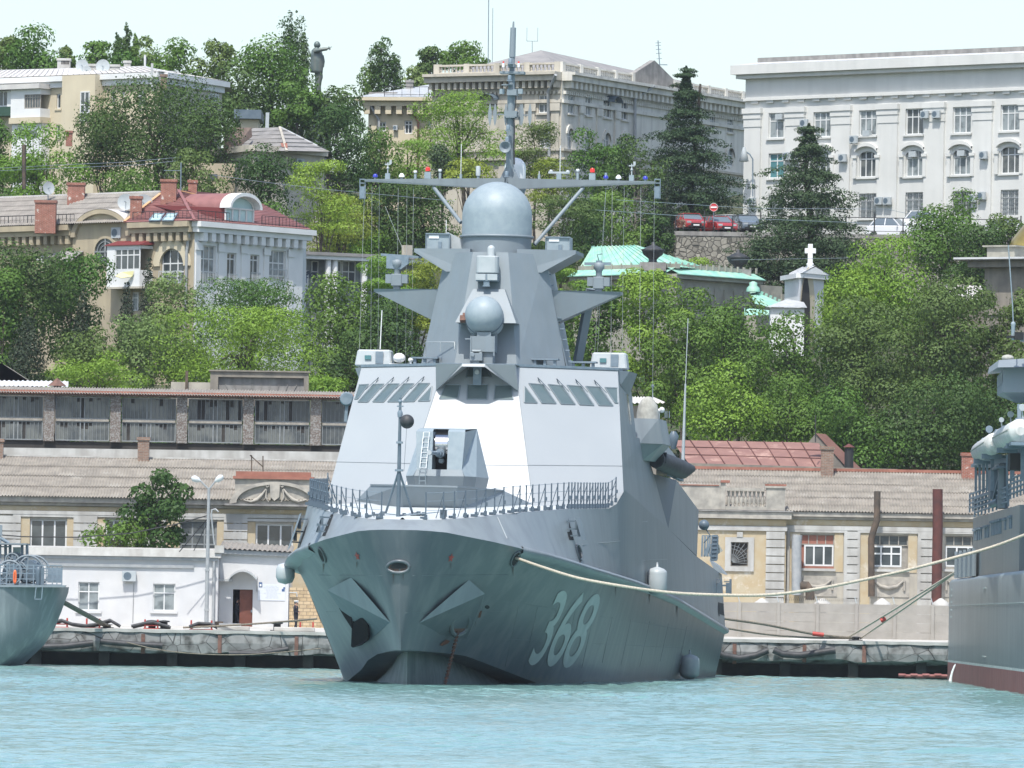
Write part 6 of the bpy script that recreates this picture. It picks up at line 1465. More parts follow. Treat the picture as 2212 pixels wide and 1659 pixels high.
for k,r4 in enumerate(wr):
 q=mrect(fb2,*r4);ho.append(q);window(fb2,vi,*q,nx=(3,2,2,3)[k],rows=((.66,.33),(.8,),(.8,),(.6,.2))[k],bw=.09,d=-.2,gl='curtain_window' if k in(0,3)else 'dark_window')
 m=MB();z_=q[2]+(.95 if k in(0,3)else.7)
 n=11
 for j in range(n):x=q[0]+(q[1]-q[0])*j/(n-1);m.bar(fb2.at(x,q[2]+.03,.12),fb2.at(x,z_,.12),.03)
 m.bar(fb2.at(q[0],z_,.12),fb2.at(q[1],z_,.12),.045);m.build('railing','light_grey',vi)
zc2=fb2.px(*zz('m',1600,505))[1];zc2=zco
m=MB();fb2.wall(m,0,LB,zlow,zc2,ho,.35);m.build('white_wall','white_wall',vi)
m=MB();m.quad(C_*1.0+Vector((0,0,zlow-C_.z)),Vector((C_.x,C_.y+9,zlow)),Vector((C_.x,C_.y+9,zc2)),Vector((C_.x,C_.y,zc2)));m.build('side_wall','white_wall',vi)
m=MB();fb2.box(m,-.2,LB+.4,zc2+.01,zc2+.4,-.4,.55);fb2.box(m,-.3,LB+.6,zc2+.401,zc2+.8,-.4,.8);m.build('cornice','white_wall',vi)
m=MB();brackets(m,fb2,.2,LB,zc2,.95,.5,.62,.5);m.build('brackets','white_wall',vi)
for x in(1345,1500,1655,1810,1975):
 a=fb2.px(*zz('m',x,700))[0];m=MB();fb2.box(m,a-.3,a+.3,zlow,zc2-.7,.003,.08);fb2.box(m,a-.42,a+.42,zc2-1.3,zc2-.75,.08,.16);m.build('pilaster','white_wall',vi)
ze=zc2+.85;B2=Vector((B_.x,B_.y-.9,ze));AP=P(*zz('m',1215,195),608);AP2=P(*zz('m',1700,236),620)
Le=Vector(fa.at(fa.px(*zz('m',890,470))[0],ze,.8));Ri=Vector((C_.x+.6,C_.y-.3,ze))
m=MB();m.poly([Le,B2,AP,P(*zz('m',1095,215),608)]);m.poly([B2,Ri,AP2,AP]);m.poly([Ri,Ri+Vector((-.5,14,0)),AP2]);m.poly([AP,AP2,P(*zz('m',1095,215),608)+Vector((0,16,-3))]);m.build('tile_roof','red_tile',vi)
m=MB();nrow=18
for k in range(1,nrow):
 t=k/nrow;m.bar(Le.lerp(P(*zz('m',1095,215),608),t)+Vector((0,-.02,.03)),B2.lerp(AP,t)+Vector((0,-.02,.03)),.06,.04);m.bar(B2.lerp(AP,t)+Vector((0,-.02,.03)),Ri.lerp(AP2,t)+Vector((0,-.02,.03)),.06,.04)
m.bar(B2,AP+Vector((0,-.05,.06)),.22,.14);m.bar(AP,AP2,.25,.16);m.build('tile_courses','red_tile',vi)
m=MB();m.bar(Le+Vector((.1,-.05,.08)),P(*zz('m',1095,215),608)+Vector((0,-.05,.08)),.25,.05);m.bar(AP+Vector((0.2,-.1,.02)),AP.lerp(Ri,.42)+Vector((.1,-.2,.25)),.25,.06);m.build('copper_flashing','copper_flash',vi)
Lf=Vector(fa.at(0,ze,.8));Rg0=P(*zz('m',-60,240),622);Rg1=P(*zz('m',1095,197),609)
m=MB();corrugated(m,[Lf,Vector(fa.at(fa.px(*zz('m',890,470))[0],ze,.8)),Rg1,Rg0],.25,.045,6,.04);m.build('slate_roof','slate_roof_worn',vi)
m=MB();m.bar(Rg0,Rg1,.3,.12);m.build('ridge','pale_roof',vi)
m=MB();m.quad(Rg0,Rg1,Rg1+Vector((0,9,-5)),Rg0+Vector((0,9,-5)));m.build('rear_roof','slate_roof_worn',vi)
for(x,y)in((1062,378),(1150,378)):
 m=MB();c=[(-46,24),(28,24),(56,-24),(-8,-24)];p=[hitplane(*zz('m',x+a,y+b_),plane3(Le,B2,AP))+Vector((0,-.08,.08))for a,b_ in c];m.poly(p);o=m.build('skylight','aqua_window',vi)
 m=MB();[m.bar(p[k],p[(k+1)%4],.10)for k in range(4)];m.build('frame','steel_fitting',o)
fd=Fac(fb2.at(fb2.px(*zz('m',1545,400))[0],0,-.2),fb2.at(fb2.px(*zz('m',1735,400))[0],0,-.2));W=fd.len;zd0=ze-.1;zd1=P(*zz('m',1640,318),605).z;hr=P(*zz('m',1640,235),605).z-zd1
m=MB();N=16;arcp=[fd.at(W/2+W/2*math.cos(t),zd1+hr*math.sin(t),0)for t in[math.pi*k/N for k in range(N+1)]];m.poly(arcp);fd.quad(m,0,W,zd0,zd1,0);do=m.build('dormer','aqua_window',vi)
m=MB()
for k in range(5):x=W*k/4;m.bar(fd.at(x,zd0,.05),fd.at(x,zd1,.05),.13)
m.bar(fd.at(0,zd1,.05),fd.at(W,zd1,.05),.13);m.bar(fd.at(0,zd0,.05),fd.at(W,zd0,.05),.16);m.tube([p+fd.n*.06 for p in arcp],.09,4,False);m.build('dormer_frame','white_wall',do)
out=[fd.at(W/2+(W/2+.28)*math.cos(t),zd1+(hr+.28)*math.sin(t),.7)for t in[math.pi*k/N for k in range(N+1)]];m=MB();m.grid([out,[p-fd.n*1.0 for p in out]],True);i2=[fd.at(W/2+(W/2+.05)*math.cos(t),zd1+(hr+.02)*math.sin(t),.7)for t in[math.pi*k/N for k in range(N+1)]];m.grid([out,i2]);m.grid([i2,[p-fd.n*.7 for p in i2]]);m.build('dormer_hood','white_wall',do)
m=MB();m.grid([[p-fd.n*.99 for p in out],[p-fd.n*4.6 for p in out]],True);m.build('dormer_roof','red_tile',do)
m=MB();m.quad(fd.at(0,zd0,-.01),fd.at(0,zd1,-.01),fd.at(-3.7,zd1+.1,-4),fd.at(-1.2,zd0+.5,-3));m.quad(fd.at(W,zd0,-.01),fd.at(W,zd1,-.01),fd.at(W,zd1,-5),fd.at(W,zd0,-5));m.build('dormer_cheek','maroon',do)
def roofrail(f,s0,s1,z,d,parent,h=.75,step=.42):
 m=MB();n=int((s1-s0)/step)
 for k in range(n+1):x=s0+(s1-s0)*k/n;m.bar(f.at(x,z,d),f.at(x,z+h,d),.03 if k%5 else.06)
 m.bar(f.at(s0,z+h,d),f.at(s1,z+h,d),.05);m.bar(f.at(s0,z+h*.25,d),f.at(s1,z+h*.25,d),.035);return m.build('roof_rail','iron_black',parent)
roofrail(fa,0,fa.px(*zz('m',530,480))[0],ze,.4,vi);roofrail(fa,fa.px(*zz('m',930,450))[0],LA,ze,.4,vi);roofrail(fb2,0,fb2.px(*zz('m',1540,430))[0],ze,.3,vi);roofrail(fb2,fb2.px(*zz('m',1760,430))[0],LB,ze,.3,vi)
for x0,y0,x1,y1,Y,lab in((243,265,380,440,609,'broad red brick chimney low on the left slope of the corner house'),(462,145,576,280,614,'red brick chimney on the slate ridge left of the round gable'),(888,237,965,370,605,'narrow red brick chimney between two dishes beside the round gable'),(1097,122,1200,275,606,'big flaking red brick chimney at the top of the red tiled roof'),(1283,127,1340,235,610,'slim red brick chimney just right of the tiled roof apex')):chimney('m',x0,y0,x1,y1,Y,lab,'red_brick')
def dish(key,x,y,Y,r_,lab,face=(-.2,-1,.1)):
 c=P(*zz(key,x,y),Y);e=empty('satellite_dish',c+Vector((0,0,-r_-.3)),lab,'satellite dish','satellite dishes');m=MB();d=Vector(face).normalized();a=d.orthogonal().normalized();b_=d.cross(a)
 rows=[[c+(a*math.cos(t)+b_*math.sin(t))*r_*k+d*(.18*r_*k*k)for t in[2*math.pi*i/18 for i in range(19)]]for k in(.02,.35,.7,1)];m.grid(rows,True);m.build('reflector','light_grey',e)
 m=MB();m.tube([c,c+d*.5*r_*1.4],.03,4);m.tube([c-d*.05,c+Vector((0,.1,-r_-.4))],.04,5);m.build('arm','steel_fitting',e)
dish('m',857,270,606,.62,'grey satellite dish left of the narrow chimney on the corner house');dish('m',980,278,607,.68,'grey satellite dish right of the narrow chimney on the corner house');dish('m',328,175,616,.5,'small white dish on a mast behind the slate ridge of the corner house',(.6,-1,.1))
u_,v_=zz('m',810,480);ac_unit(fa,u_,v_,'cooling unit high on the round gable of the corner house',20,16)
m=MB();m.tube([P(*zz('m',1230,200),612),P(*zz('m',1232,0),612)],.05,5);m.bar(P(*zz('m',1115,55),612),P(*zz('m',1232,55),612),.04);tag(m.build('antenna_mast','steel_fitting'),'thin antenna mast behind the apex of the red tiled roof','antenna')
fv=Fac(P(640,600,628),P(905,600,634));pv=empty('glazed_pavilion',fv.at(4,18),'low white pavilion with columns and grey glazing behind the warship','building')
zt_=fv.px(*zz('X',500,160))[1];zb_=fv.px(*zz('X',500,232))[1];m=MB();fv.box(m,-1.5,fv.len+2,zb_,zt_-.25,-4,.6);m.build('fascia','white_wall',pv);m=MB();fv.box(m,-1.7,fv.len+2.2,zt_-.247,zt_,-4.2,.75);m.build('roof_edge','grey_roof',pv)
m=MB();fv.box(m,-1,fv.len+2,15,zb_-.003,-3,-.9);m.build('wall','frame_grey',pv)
for x in(145,398,468,772):a=fv.px(*zz('X',x,350))[0];m=MB();m.tube([fv.at(a,15,.2),fv.at(a,zb_,.2)],.24,12);m.build('column','white_wall',pv)
for x0,x1 in((495,605),(610,750),(800,1020),(300,370)):q=fv.rect(*zz('X',x0,235),*zz('X',x1,460));window(fv,pv,*q,nx=2 if x0!=300 else 1,rows=(.5,),d=-.85,gl='dirty_glass' if x0!=300 else 'dark_window',bw=.08)
ps=empty('wall_poster',fv.at(*fv.px(*zz('X',215,420)),-.5),'pale advertising poster with dark print beside a pavilion column','poster');q=fv.rect(*zz('X',165,330),*zz('X',270,525));m=MB();fv.box(m,*q,-.86,-.8);m.build('sheet','poster_white',ps)
def text3(txt,f,s,z,size,d,mt,parent,name='lettering',bold=0):
 cu=bpy.data.curves.new(name,'FONT');cu.body=txt;cu.size=size;cu.offset=bold
 to=bpy.data.objects.new(name,cu);COL.objects.link(to);bpy.context.view_layer.update()
 me=bpy.data.meshes.new_from_object(to.evaluated_get(bpy.context.evaluated_depsgraph_get()));bpy.data.objects.remove(to)
 m=MB();m.add([f.at(s+v.co.x,z+v.co.y,d)for v in me.vertices],[tuple(p.vertices)for p in me.polygons]);return m.build(name,mt,parent)
text3('СЕКТ',fv,q[0]+.08,q[2]+(q[3]-q[2])*.60,.62,-.79,'print_dark',ps,bold=.02)
m=MB();H=q[3]-q[2]
for k in range(5):fv.box(m,q[0]+.15,q[1]-.15-.3*(k%2),q[2]+H*(.5-.085*k),q[2]+H*(.5-.085*k)+.09,-.795,-.79)
for k in range(4):fv.box(m,q[0]+1.0,q[1]-.15-.2*(k%2),q[2]+H*(.93-.05*k),q[2]+H*(.93-.05*k)+.07,-.795,-.79)
m.poly([fv.at(q[0]+.45,q[2]+H*.93,-.79),fv.at(q[0]+.75,q[2]+H*.84,-.79),fv.at(q[0]+.5,q[2]+H*.76,-.79),fv.at(q[0]+.6,q[2]+H*.85,-.79)]);m.build('print','print_dark',ps)
m=MB();fv.box(m,q[0]+.15,q[0]+.75,q[2]+.5,q[2]+1.1,-.788,-.78);m.build('blue_figure','print_blue',ps)
m=MB();a=fv.px(*zz('X',1283,115));fv.box(m,a[0]-.3,a[0]+.3,zt_,a[1]+.3,-1.2,-.6);tag(m.build('roof_box','worn_plaster'),'small pale vent box on the pavilion roof left of the platform box','vent')
fh=Fac(P(470,400,655),P(546,400,648));fh2=Fac(P(546,400,648),P(700,400,654));hh=empty('hipped_house',fh2.at(0,28),'plain house with a dark grey hipped slate roof half hidden by trees','building')
zt_=fh2.px(*zz('W',800,510))[1];m=MB();fh.quad(m,-1,fh.len,18,zt_);fh2.quad(m,0,fh2.len,18,zt_);m.build('wall','shade_stucco',hh);m=MB();fh.box(m,-1,fh.len,zt_-.05,zt_+.45,-.2,.4);fh2.box(m,-.2,fh2.len,zt_-.05,zt_+.45,-.2,.4);m.build('cornice','shade_stucco',hh)
Cc=P(*zz('W',703,480),647.5);El=P(*zz('W',215,498),657);Er=P(*zz('W',1115,490),654);R0,R1=P(*zz('W',380,268),661),P(*zz('W',637,258),655)
m=MB();m.quad(El,Cc,R1,R0);m.poly([Cc,Er,R1]);m.poly([El,R0,El+Vector((0,8,0))]);m.poly([R0,R1,Er+Vector((0,8,0)),El+Vector((0,8,0))]);m.poly([R1,Er,Er+Vector((0,8,0))]);m.build('roof','grey_roof',hh)
m=MB()
for k in range(1,6):t=k/6;m.bar(El.lerp(R0,t)+Vector((0,0,.04)),Cc.lerp(R1,t)+Vector((0,0,.04)),.06);m.bar(Cc.lerp(R1,t)+Vector((0,0,.04)),Er.lerp(R1,t)+Vector((0,0,.04)),.06)
m.build('sheet_laps','grey_stone',hh);m=MB();m.bar(Cc,R1,.2,.12);m.build('hip_ridge','worn_plaster',hh);m=MB();m.bar(R1+Vector((0,0,.05)),Er.lerp(R1,.25),.28,.08);m.build('pale_hip','sheet_metal',hh)
m=MB();p=[hitplane(*zz('W',*q),plane3(El,Cc,R1))+Vector((0,-.05,.06))for q in((645,415),(708,415),(712,460),(655,450))];m.poly(p);m.build('red_patch','ridge_red',hh)
u_,v_=zz('W',808,605);ac_unit(fh2,u_,v_,'cooling unit under a small hood on the wall of the grey hipped house',18,16)
m=MB();p=[P(*zz('W',*q),yy)for q,yy in(((105,258),652),((368,262),656),((375,345),656),((195,480),652),((105,480),652))];m.prism(p,(0,.5,0));tag(m.build('brick_wall','brown_brick'),'old brick firewall left of the grey hipped roof','wall')
m=MB();a,b_=P(*zz('W',262,180),672),P(*zz('W',432,270),672);m.box(a.x,b_.x,672,678,b_.z-6,a.z);bh=m.build('beige_house','cream_wall');tag(bh,'small cream house with a dark flat roof edge above the brick firewall','building');m=MB();m.box(a.x-.5,b_.x+.25,671.4,678.5,a.z+.01,a.z+.75);m.build('roof','dark_navy',bh)
m=MB();m.bar(P(*zz('W',517,270),664),P(*zz('W',522,120),664),.28);tag(m.build('flue_post','light_grey'),'pale square post behind the ridge of the grey hipped house','post')
m=MB();a,b_=P(*zz('W',0,600),642),P(*zz('W',210,830),642);m.box(a.x-3,b_.x,642,647,15,a.z);o=m.build('hidden_house','beige_wall');tag(o,'beige house wall with a small dark opening behind trees above the red roof','building');fz=Fac((0,642),(10,642));q=fz.rect(*zz('l',1840,1430),*zz('l',1925,1480));m=MB();fz.box(m,*q,.003,.05);m.build('window','dark_window',o)
A_,B_,C_=P(-70,300,686),P(347,300,672),P(478,300,683);fa,fb2=Fac(A_,B_),Fac(B_,C_)
up=empty('cream_apartments',(B_.x-5,B_.y,40),'cream apartment house with glazed balconies and a pale metal roof on the upper left hill','building')
zc=fa.px(*zz('l',1200,640))[1];ho=[]
def lr(f,*r4):return f.rect(*zz('l',r4[0],r4[1]),*zz('l',r4[2],r4[3]))
wl=[((500,718,535,850),1,(.95,)),((588,716,620,848),1,(.95,)),((980,700,1017,832),1,(.75,)),((1072,698,1105,745),1,(.5,)),((1215,692,1290,830),2,(.7,)),((495,992,528,1108),1,()),((580,985,612,1108),1,()),((105,978,160,1105),2,()),((980,980,1017,1110),1,(.75,))]
for r4,nx_,rw in wl:q=lr(fa,*r4);ho.append(q);window(fa,up,*q,nx=nx_,rows=rw,gl='dark_window',bw=.09,sill=.08,sillm='cream_wall')
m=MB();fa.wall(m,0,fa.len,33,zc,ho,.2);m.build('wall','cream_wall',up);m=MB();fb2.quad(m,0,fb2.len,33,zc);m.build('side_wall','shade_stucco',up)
m=MB();fa.box(m,0,fa.len,zc+.003,zc+.5,-.3,.25);fa.box(m,0,fa.len,zc+.503,zc+.95,-.3,.55);fb2.box(m,0,fb2.len,zc+.003,zc+.5,-.3,.25);fb2.box(m,0,fb2.len+.4,zc+.503,zc+.95,-.3,.55);m.build('cornice','white_wall',up)
q=lr(fa,625,560,918,1110);m=MB();fa.box(m,q[0],q[1],33,q[3],-1,1.1);to_=m.build('stair_tower','cream_wall',up);ft=Fac(fa.at(0,0,1.1),fa.at(10,0,1.1));q=lr(ft,714,698,796,960);window(ft,to_,*q,nx=2,rows=(.55,.28),d=.04,bw=.1,gl='dark_window')
q=lr(fa,182,680,444,935);fq=Fac(fa.at(q[0],0,1.2),fa.at(q[1],0,1.2));qq=lr(fq,215,722,440,848);m=MB();fq.box(m,0,fq.len,q[2],qq[2],-1.2,0);fq.box(m,0,fq.len,qq[3],q[3],-1.2,0);fq.box(m,0,qq[0],qq[2]+.003,qq[3]-.003,-1.2,0);bo_=m.build('white_balcony','white_wall',up)
window(fq,bo_,qq[0],fq.len-.02,qq[2]+.01,qq[3]-.01,nx=6,rows=(.8,),d=-.08,bw=.08,fr='frame_old',gl='dark_window',name='balcony_window')
m=MB();fq.box(m,-.1,fq.len+.1,q[2]-.5,q[2]-.02,-1.2,.1);m.build('balcony_slab','cream_wall',bo_)
q=lr(fa,-60,700,178,915);fq=Fac(fa.at(q[0],0,1.0),fa.at(q[1],0,1.0));qg=lr(fq,0,832,178,912);m=MB();fq.box(m,0,fq.len,qg[2],qg[3],-1.0,0);bo_=m.build('green_balcony','green_screen',up)
window(fq,bo_,0,fq.len*.8,qg[3]+.03,q[3],nx=4,rows=(),d=-.3,bw=.1,gl='dark_window',name='balcony_window');m=MB();a=fq.px(*zz('l',90,760))[0];fq.box(m,a-.35,a+.35,qg[3]+.003,q[3],-.8,.0);m.build('pier','white_wall',bo_)
q=lr(fa,-60,655,445,690);m=MB();fa.box(m,q[0],q[1]+.2,q[2],q[2]+.4,.1,1.6);m.build('balcony_roof','pale_roof',up)
q=lr(fa,178,955,440,1110);m=MB();fa.box(m,q[0],q[1],33,q[3],.003,1.0);m.build('lower_bay','white_wall',up);m=MB();q=lr(fa,215,1050,440,1110);fa.box(m,q[0],q[1]-.5,q[2],q[3],1.0,1.05);m.build('bay_window','curtain_window',up)
ze=zc+1.0;Bx=Vector((B_.x,B_.y-.6,ze));Ax=Vector(fa.at(0,ze,.6));Cx=Vector((C_.x+.4,C_.y-.3,ze));G0,G1=P(*zz('l',-150,520),694),P(*zz('l',1285,480),684)
m=MB();m.quad(Ax,Bx,G1,G0);m.poly([Bx,Cx,G1]);m.poly([Cx,Cx+Vector((0,14,0)),G1]);m.poly([G0,G1,Cx+Vector((0,14,0)),Ax+Vector((0,16,0))]);m.build('roof','pale_roof',up)
m=MB();m.bar(G0,G1,.2,.12);m.bar(G1,Bx,.16,.1);m.build('ridge','sheet_metal',up)
m=MB();
for k in range(1,34):m.bar(Ax.lerp(Bx,k/34)+Vector((0,0,.05)),G0.lerp(G1,k/34)+Vector((0,0,.05)),.05)
m.build('roof_seams','pale_roof',up)
m=MB();a,b_=P(*zz('l',1405,515),680),P(*zz('l',1580,590),680);m.prism([(a.x,680,a.z),(b_.x,680,a.z),(b_.x,680,b_.z),(a.x+1.5,680,b_.z)],(0,2,0));dm=m.build('roof_dormer','zinc',up);m=MB();c=P(*zz('l',1550,555),679.9);m.box(c.x-.16,c.x+.16,679.88,679.96,c.z-.28,c.z+.3);m.build('window','dark_window',dm)
m=MB();m.bar(P(*zz('l',1350,690),671),P(*zz('l',1340,610),671),.22);m.bar(P(*zz('l',1340,610),671),P(*zz('l',1347,450),671),.2);m.build('flue_pipe','zinc',up)
for x0,y0,x1,y1,Y,lab in((510,415,622,500,692,'white vented chimney block at the left of the pale roof'),(740,465,862,555,685,'white chimney behind two dishes on the pale roof'),(950,470,1055,590,682,'wide white chimney right of the stair tower'),(1097,435,1155,495,686,'small white and brick chimney on the pale ridge')):
 e=chimney('l',x0,y0,x1,y1,Y,lab,'whitewash_old')
 if x0==510:
  m=MB()
  for k in range(6):c=P(*zz('l',550+k*12,435),Y);W2=(P(*zz('l',622,435),Y).x-P(*zz('l',510,435),Y).x)*.45;m.box(c.x-.04,c.x+.04,Y-W2-.03,Y-W2-.0,c.z-.25,c.z+.2)
  m.build('vent_slots','void_dark',e)
chimney('l',1422,555,1475,640,671,'small bare brick chimney at the eave corner of the cream house','brown_brick');chimney('l',585,1055,640,1130,668,'brick chimney stub below the stair tower window','red_brick')
dish('l',728,472,684,.55,'round grey dish on the left side of the white chimney');dish('l',768,515,683,.42,'white dish just above the stair tower');dish('l',912,478,681,.6,'large grey dish on the wide white chimney')
m=MB();m.tube([P(*zz('l',1283,480),688),P(*zz('l',1283,375),688)],.10,6);tag(m.build('roof_pole','sheet_metal'),'short pale pole on the hip of the cream apartment roof','pole')
q=lr(fb2,1840,720,1930,800);window(fb2,up,*q,nx=3,rows=(),d=.04,bw=.1,gl='curtain_window')
A_,B_,C_,D_=P(932,300,711.8),P(1212,300,705),P(1378,300,718.4),P(1680,300,748);fl,fr_=Fac(A_,B_),Fac(B_,D_)
cl=empty('classical_building',(B_.x,B_.y,45),'large weathered classical building with a roof balustrade and arched windows behind the mast','building')
zc=fl.px(*zz('e',1400,465))[1];ho=[]
def er(f,*r4):return f.rect(*zz('e',r4[0],r4[1]),*zz('e',r4[2],r4[3]))
for r4,nx_,rw in(((1282,562,1352,684),2,(.5,)),((1130,560,1172,604),1,()),((940,585,985,640),1,(.5,)),((765,580,805,640),2,()),((1290,800,1348,925),2,(.62,)),((1135,640,1175,690),2,(.5,))):
 q=er(fl,*r4);ho.append(q);window(fl,cl,*q,nx=nx_,rows=rw,fr='frame_white',gl='curtain_window',bw=.09,sill=.2,sillm='shade_stucco')
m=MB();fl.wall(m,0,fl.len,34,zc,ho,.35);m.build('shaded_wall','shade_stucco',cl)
def archfill(f,q,mt,parent,pad=0):
 """turns the head of opening q into a round arch and adds a raised archivolt"""
 c=(q[0]+q[1])/2;r_=(q[1]-q[0])/2;zs=q[3]-r_;m=MB()
 for s_ in(-1,1):
  prev=None
  for k in range(7):
   t=math.pi/2*k/6;x,z=c+s_*r_*math.cos(t),zs+r_*math.sin(t)
   if prev:m.poly([f.at(prev[0],prev[1],.004),f.at(x,z,.004),f.at(c+s_*(r_+.02),q[3]+.02,.004)])
   prev=(x,z)
 T=[math.pi*k/14 for k in range(15)];r1=[f.at(c+(r_+.02)*math.cos(t),zs+(r_+.02)*math.sin(t),.12)for t in T];r2=[f.at(c+(r_+.38)*math.cos(t),zs+(r_+.38)*math.sin(t),.12)for t in T]
 m.grid([r1,r2]);m.grid([r2,[p-f.n*.12 for p in r2]]);m.build('arch_surround',mt,parent)
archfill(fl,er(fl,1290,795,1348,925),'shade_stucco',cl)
hr=[]
for r4,nx_,rw in(((1483,565,1528,688),2,(.5,)),((1602,580,1645,700),2,(.5,)),((1725,595,1775,715),2,(.6,)),((1848,610,1890,730),2,(.5,))):
 q=er(fr_,*r4);hr.append(q);window(fr_,cl,*q,nx=nx_,rows=rw,gl='curtain_window' if r4[0]<1700 else 'dark_window',bw=.09,sill=.2,sillm='pale_stucco')
ar_=[]
for r4 in((1482,790,1512,930),(1602,808,1640,940),(1728,820,1768,945),(1850,830,1890,950)):q=er(fr_,*r4);hr.append(q);ar_.append(q);window(fr_,cl,*q,nx=2,rows=(.62,),gl='curtain_window',bw=.08)
for r4 in((355,460,385,540),(458,465,492,562)):q=fr_.rect(*zz('q',r4[0],r4[1]),*zz('q',r4[2],r4[3]));hr.append(q);window(fr_,cl,*q,nx=2,rows=(.6,),gl='curtain_window',bw=.08,sill=.2,sillm='pale_stucco')
q=fr_.rect(*zz('q',455,655),*zz('q',495,760));hr.append(q);ar_.append(q);window(fr_,cl,*q,nx=2,rows=(.6,),gl='curtain_window',bw=.08)
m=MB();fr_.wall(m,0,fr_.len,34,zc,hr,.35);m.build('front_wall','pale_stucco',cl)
for q in ar_:archfill(fr_,q,'pale_stucco',cl)
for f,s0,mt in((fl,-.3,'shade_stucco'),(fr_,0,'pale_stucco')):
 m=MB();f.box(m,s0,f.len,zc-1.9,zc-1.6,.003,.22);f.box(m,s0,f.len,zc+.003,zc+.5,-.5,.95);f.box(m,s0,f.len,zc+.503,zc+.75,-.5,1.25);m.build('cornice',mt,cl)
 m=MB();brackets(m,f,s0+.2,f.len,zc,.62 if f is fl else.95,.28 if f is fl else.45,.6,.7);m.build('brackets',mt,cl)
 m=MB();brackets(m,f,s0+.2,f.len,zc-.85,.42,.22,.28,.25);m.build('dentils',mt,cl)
for f,xs_,key,mt in((fl,(720,880,1050,1235,1400),'e','shade_stucco'),(fr_,(1570,1690,1812),'e','pale_stucco')):
 for x in xs_:a=f.px(*zz(key,x,650))[0];m=MB();f.box(m,a-.4,a+.4,zc-13.5,zc-1.91,.003,.13);f.box(m,a-.55,a+.55,zc-2.6,zc-1.95,.13,.26);m.build('pilaster',mt,cl)
zl_=fl.px(*zz('e',1400,925))[1];m=MB();fl.box(m,0,fl.len,zl_-.2,zl_,.003,.3);fr_.box(m,0,fr_.len,zl_-.2,zl_,.003,.3);zl2=fl.px(*zz('e',1400,985))[1];fl.box(m,0,fl.len,zl2-.2,zl2,.003,.4);fr_.box(m,0,fr_.len,zl2-.2,zl2,.003,.4);m.build('string_course','shade_stucco',cl)
for f,x in((fl,1320),(fr_,1505)):a=f.px(*zz('e',x,950))[0];balus(f,cl,a-1.1,a+1.1,zl2,zl_-.2,.2,1)
zb0=zc+.76;zb1=fl.px(*zz('e',1420,338))[1];balus(fl,cl,.4,fl.len-.5,zb0,zb1,.4,4);balus(fr_,cl,.3,fr_.px(*zz('e',1930,430))[0],zb0,zb1,.4,4,'pale_stucco')
sg0,sg1=fr_.px(*zz('e',1930,430))[0],fr_.px(*zz('e',2212,430))[0];m=MB();m.prism([fr_.at(sg0+.3,zb0,0),fr_.at(sg1-.3,zb0,0),fr_.at(sg1-.3,zb1+.1,0),fr_.at((sg0+sg1)/2,zb1+1.5,0),fr_.at(sg0+.3,zb1+.1,0)],fr_.n*-.5);m.build('plain_attic','grey_stone',cl)
balus(fr_,cl,sg1,fr_.len-.5,zb0,zb1,.4,6,'pale_stucco')
for f,x0,y0,x1,y1,x2,y2 in((fl,1448,430,1360,540,1368,1000),(fr_,1985,500,1918,590,1918,1000)):
 m=MB();a,b_,c=f.px(*zz('e',x0,y0)),f.px(*zz('e',x1,y1)),f.px(*zz('e',x2,y2));m.tube([f.at(a[0],a[1],1.2),f.at(b_[0],b_[1],.3),f.at(c[0],c[1],.3)],.14,8);m.build('downpipe','pipe_grey',cl)
for x,y,f in((957,575,fl),(1768,590,fr_)):
 a=f.px(*zz('e',x,y));T=[math.pi*k/10 for k in range(11)];m=MB();r1=[f.at(a[0]+.9*math.cos(t),a[1]+.55*math.sin(t)-.2,0)for t in T];m.grid([r1,[p+f.n*.9-Vector((0,0,.15))for p in r1]]);m.build('awning','dark_navy',cl)
ht=zb0+.2;K=[Vector((A_.x+1,A_.y+2,ht)),Vector((B_.x,B_.y+2.5,ht)),Vector((D_.x,D_.y+4,ht)),Vector((A_.x+1,A_.y+40,ht))];t1,t2=P(*zz('e',1300,256),722),P(*zz('e',2110,395),752)
t2=Vector((D_.x-3,D_.y+14,t1.z-1.0));m=MB();m.poly([K[1],K[2],t2,t1]);m.poly([K[0],K[1],t1]);m.poly([K[0],t1,t2,K[3]]);m.build('roof','grey_roof',cl)
fw=Fac(P(795,300,716),P(945,300,715));zcw=fw.px(*zz('e',400,640))[1];wg=empty('low_wing',fw.at(3,40),'lower cream wing with a bracketed cornice left of the classical building','building')
hw=[]
for r4,rw in(((190,745,245,810),(.5,)),((370,735,424,826),(.7,)),((528,730,552,792),())):q=er(fw,*r4);hw.append(q);window(fw,wg,*q,nx=2,rows=rw,gl='dark_window',bw=.1)
m=MB();fw.wall(m,0,fw.len,36,zcw,hw,.3);m.quad(fw.at(0,36),fw.at(0,36,-8),fw.at(0,zcw,-8),fw.at(0,zcw));m.build('wall','cream_wall',wg)
m=MB();fw.box(m,-.7,fw.len,zcw+.003,zcw+.45,-.5,.8);fw.box(m,-1.2,fw.len,zcw+.453,zcw+.75,-.5,1.2);m.build('cornice','cream_wall',wg);m=MB();brackets(m,fw,-.5,fw.len,zcw,.95,.5,.7,.75);m.build('brackets','cream_wall',wg)
m=MB();a,b_,c,d=fw.at(-1,zcw+.78,.9),fw.at(fw.len,zcw+.78,.9),P(*zz('e',540,490),722),P(*zz('e',420,545),722);m.poly([a,b_,c,d]);m.poly([a,d,fw.at(-1,zcw+.78,-9)]);m.build('roof','zinc',wg)
q=er(fw,112,535,180,590);m=MB();fw.box(m,q[0],q[1]+1.6,zcw+.76,q[3],-2.4,-1.2);m.build('attic_block','grey_stone',wg)
roofrail(fw,1.5,fw.len,zcw+.8,.6,wg,.9,.7)
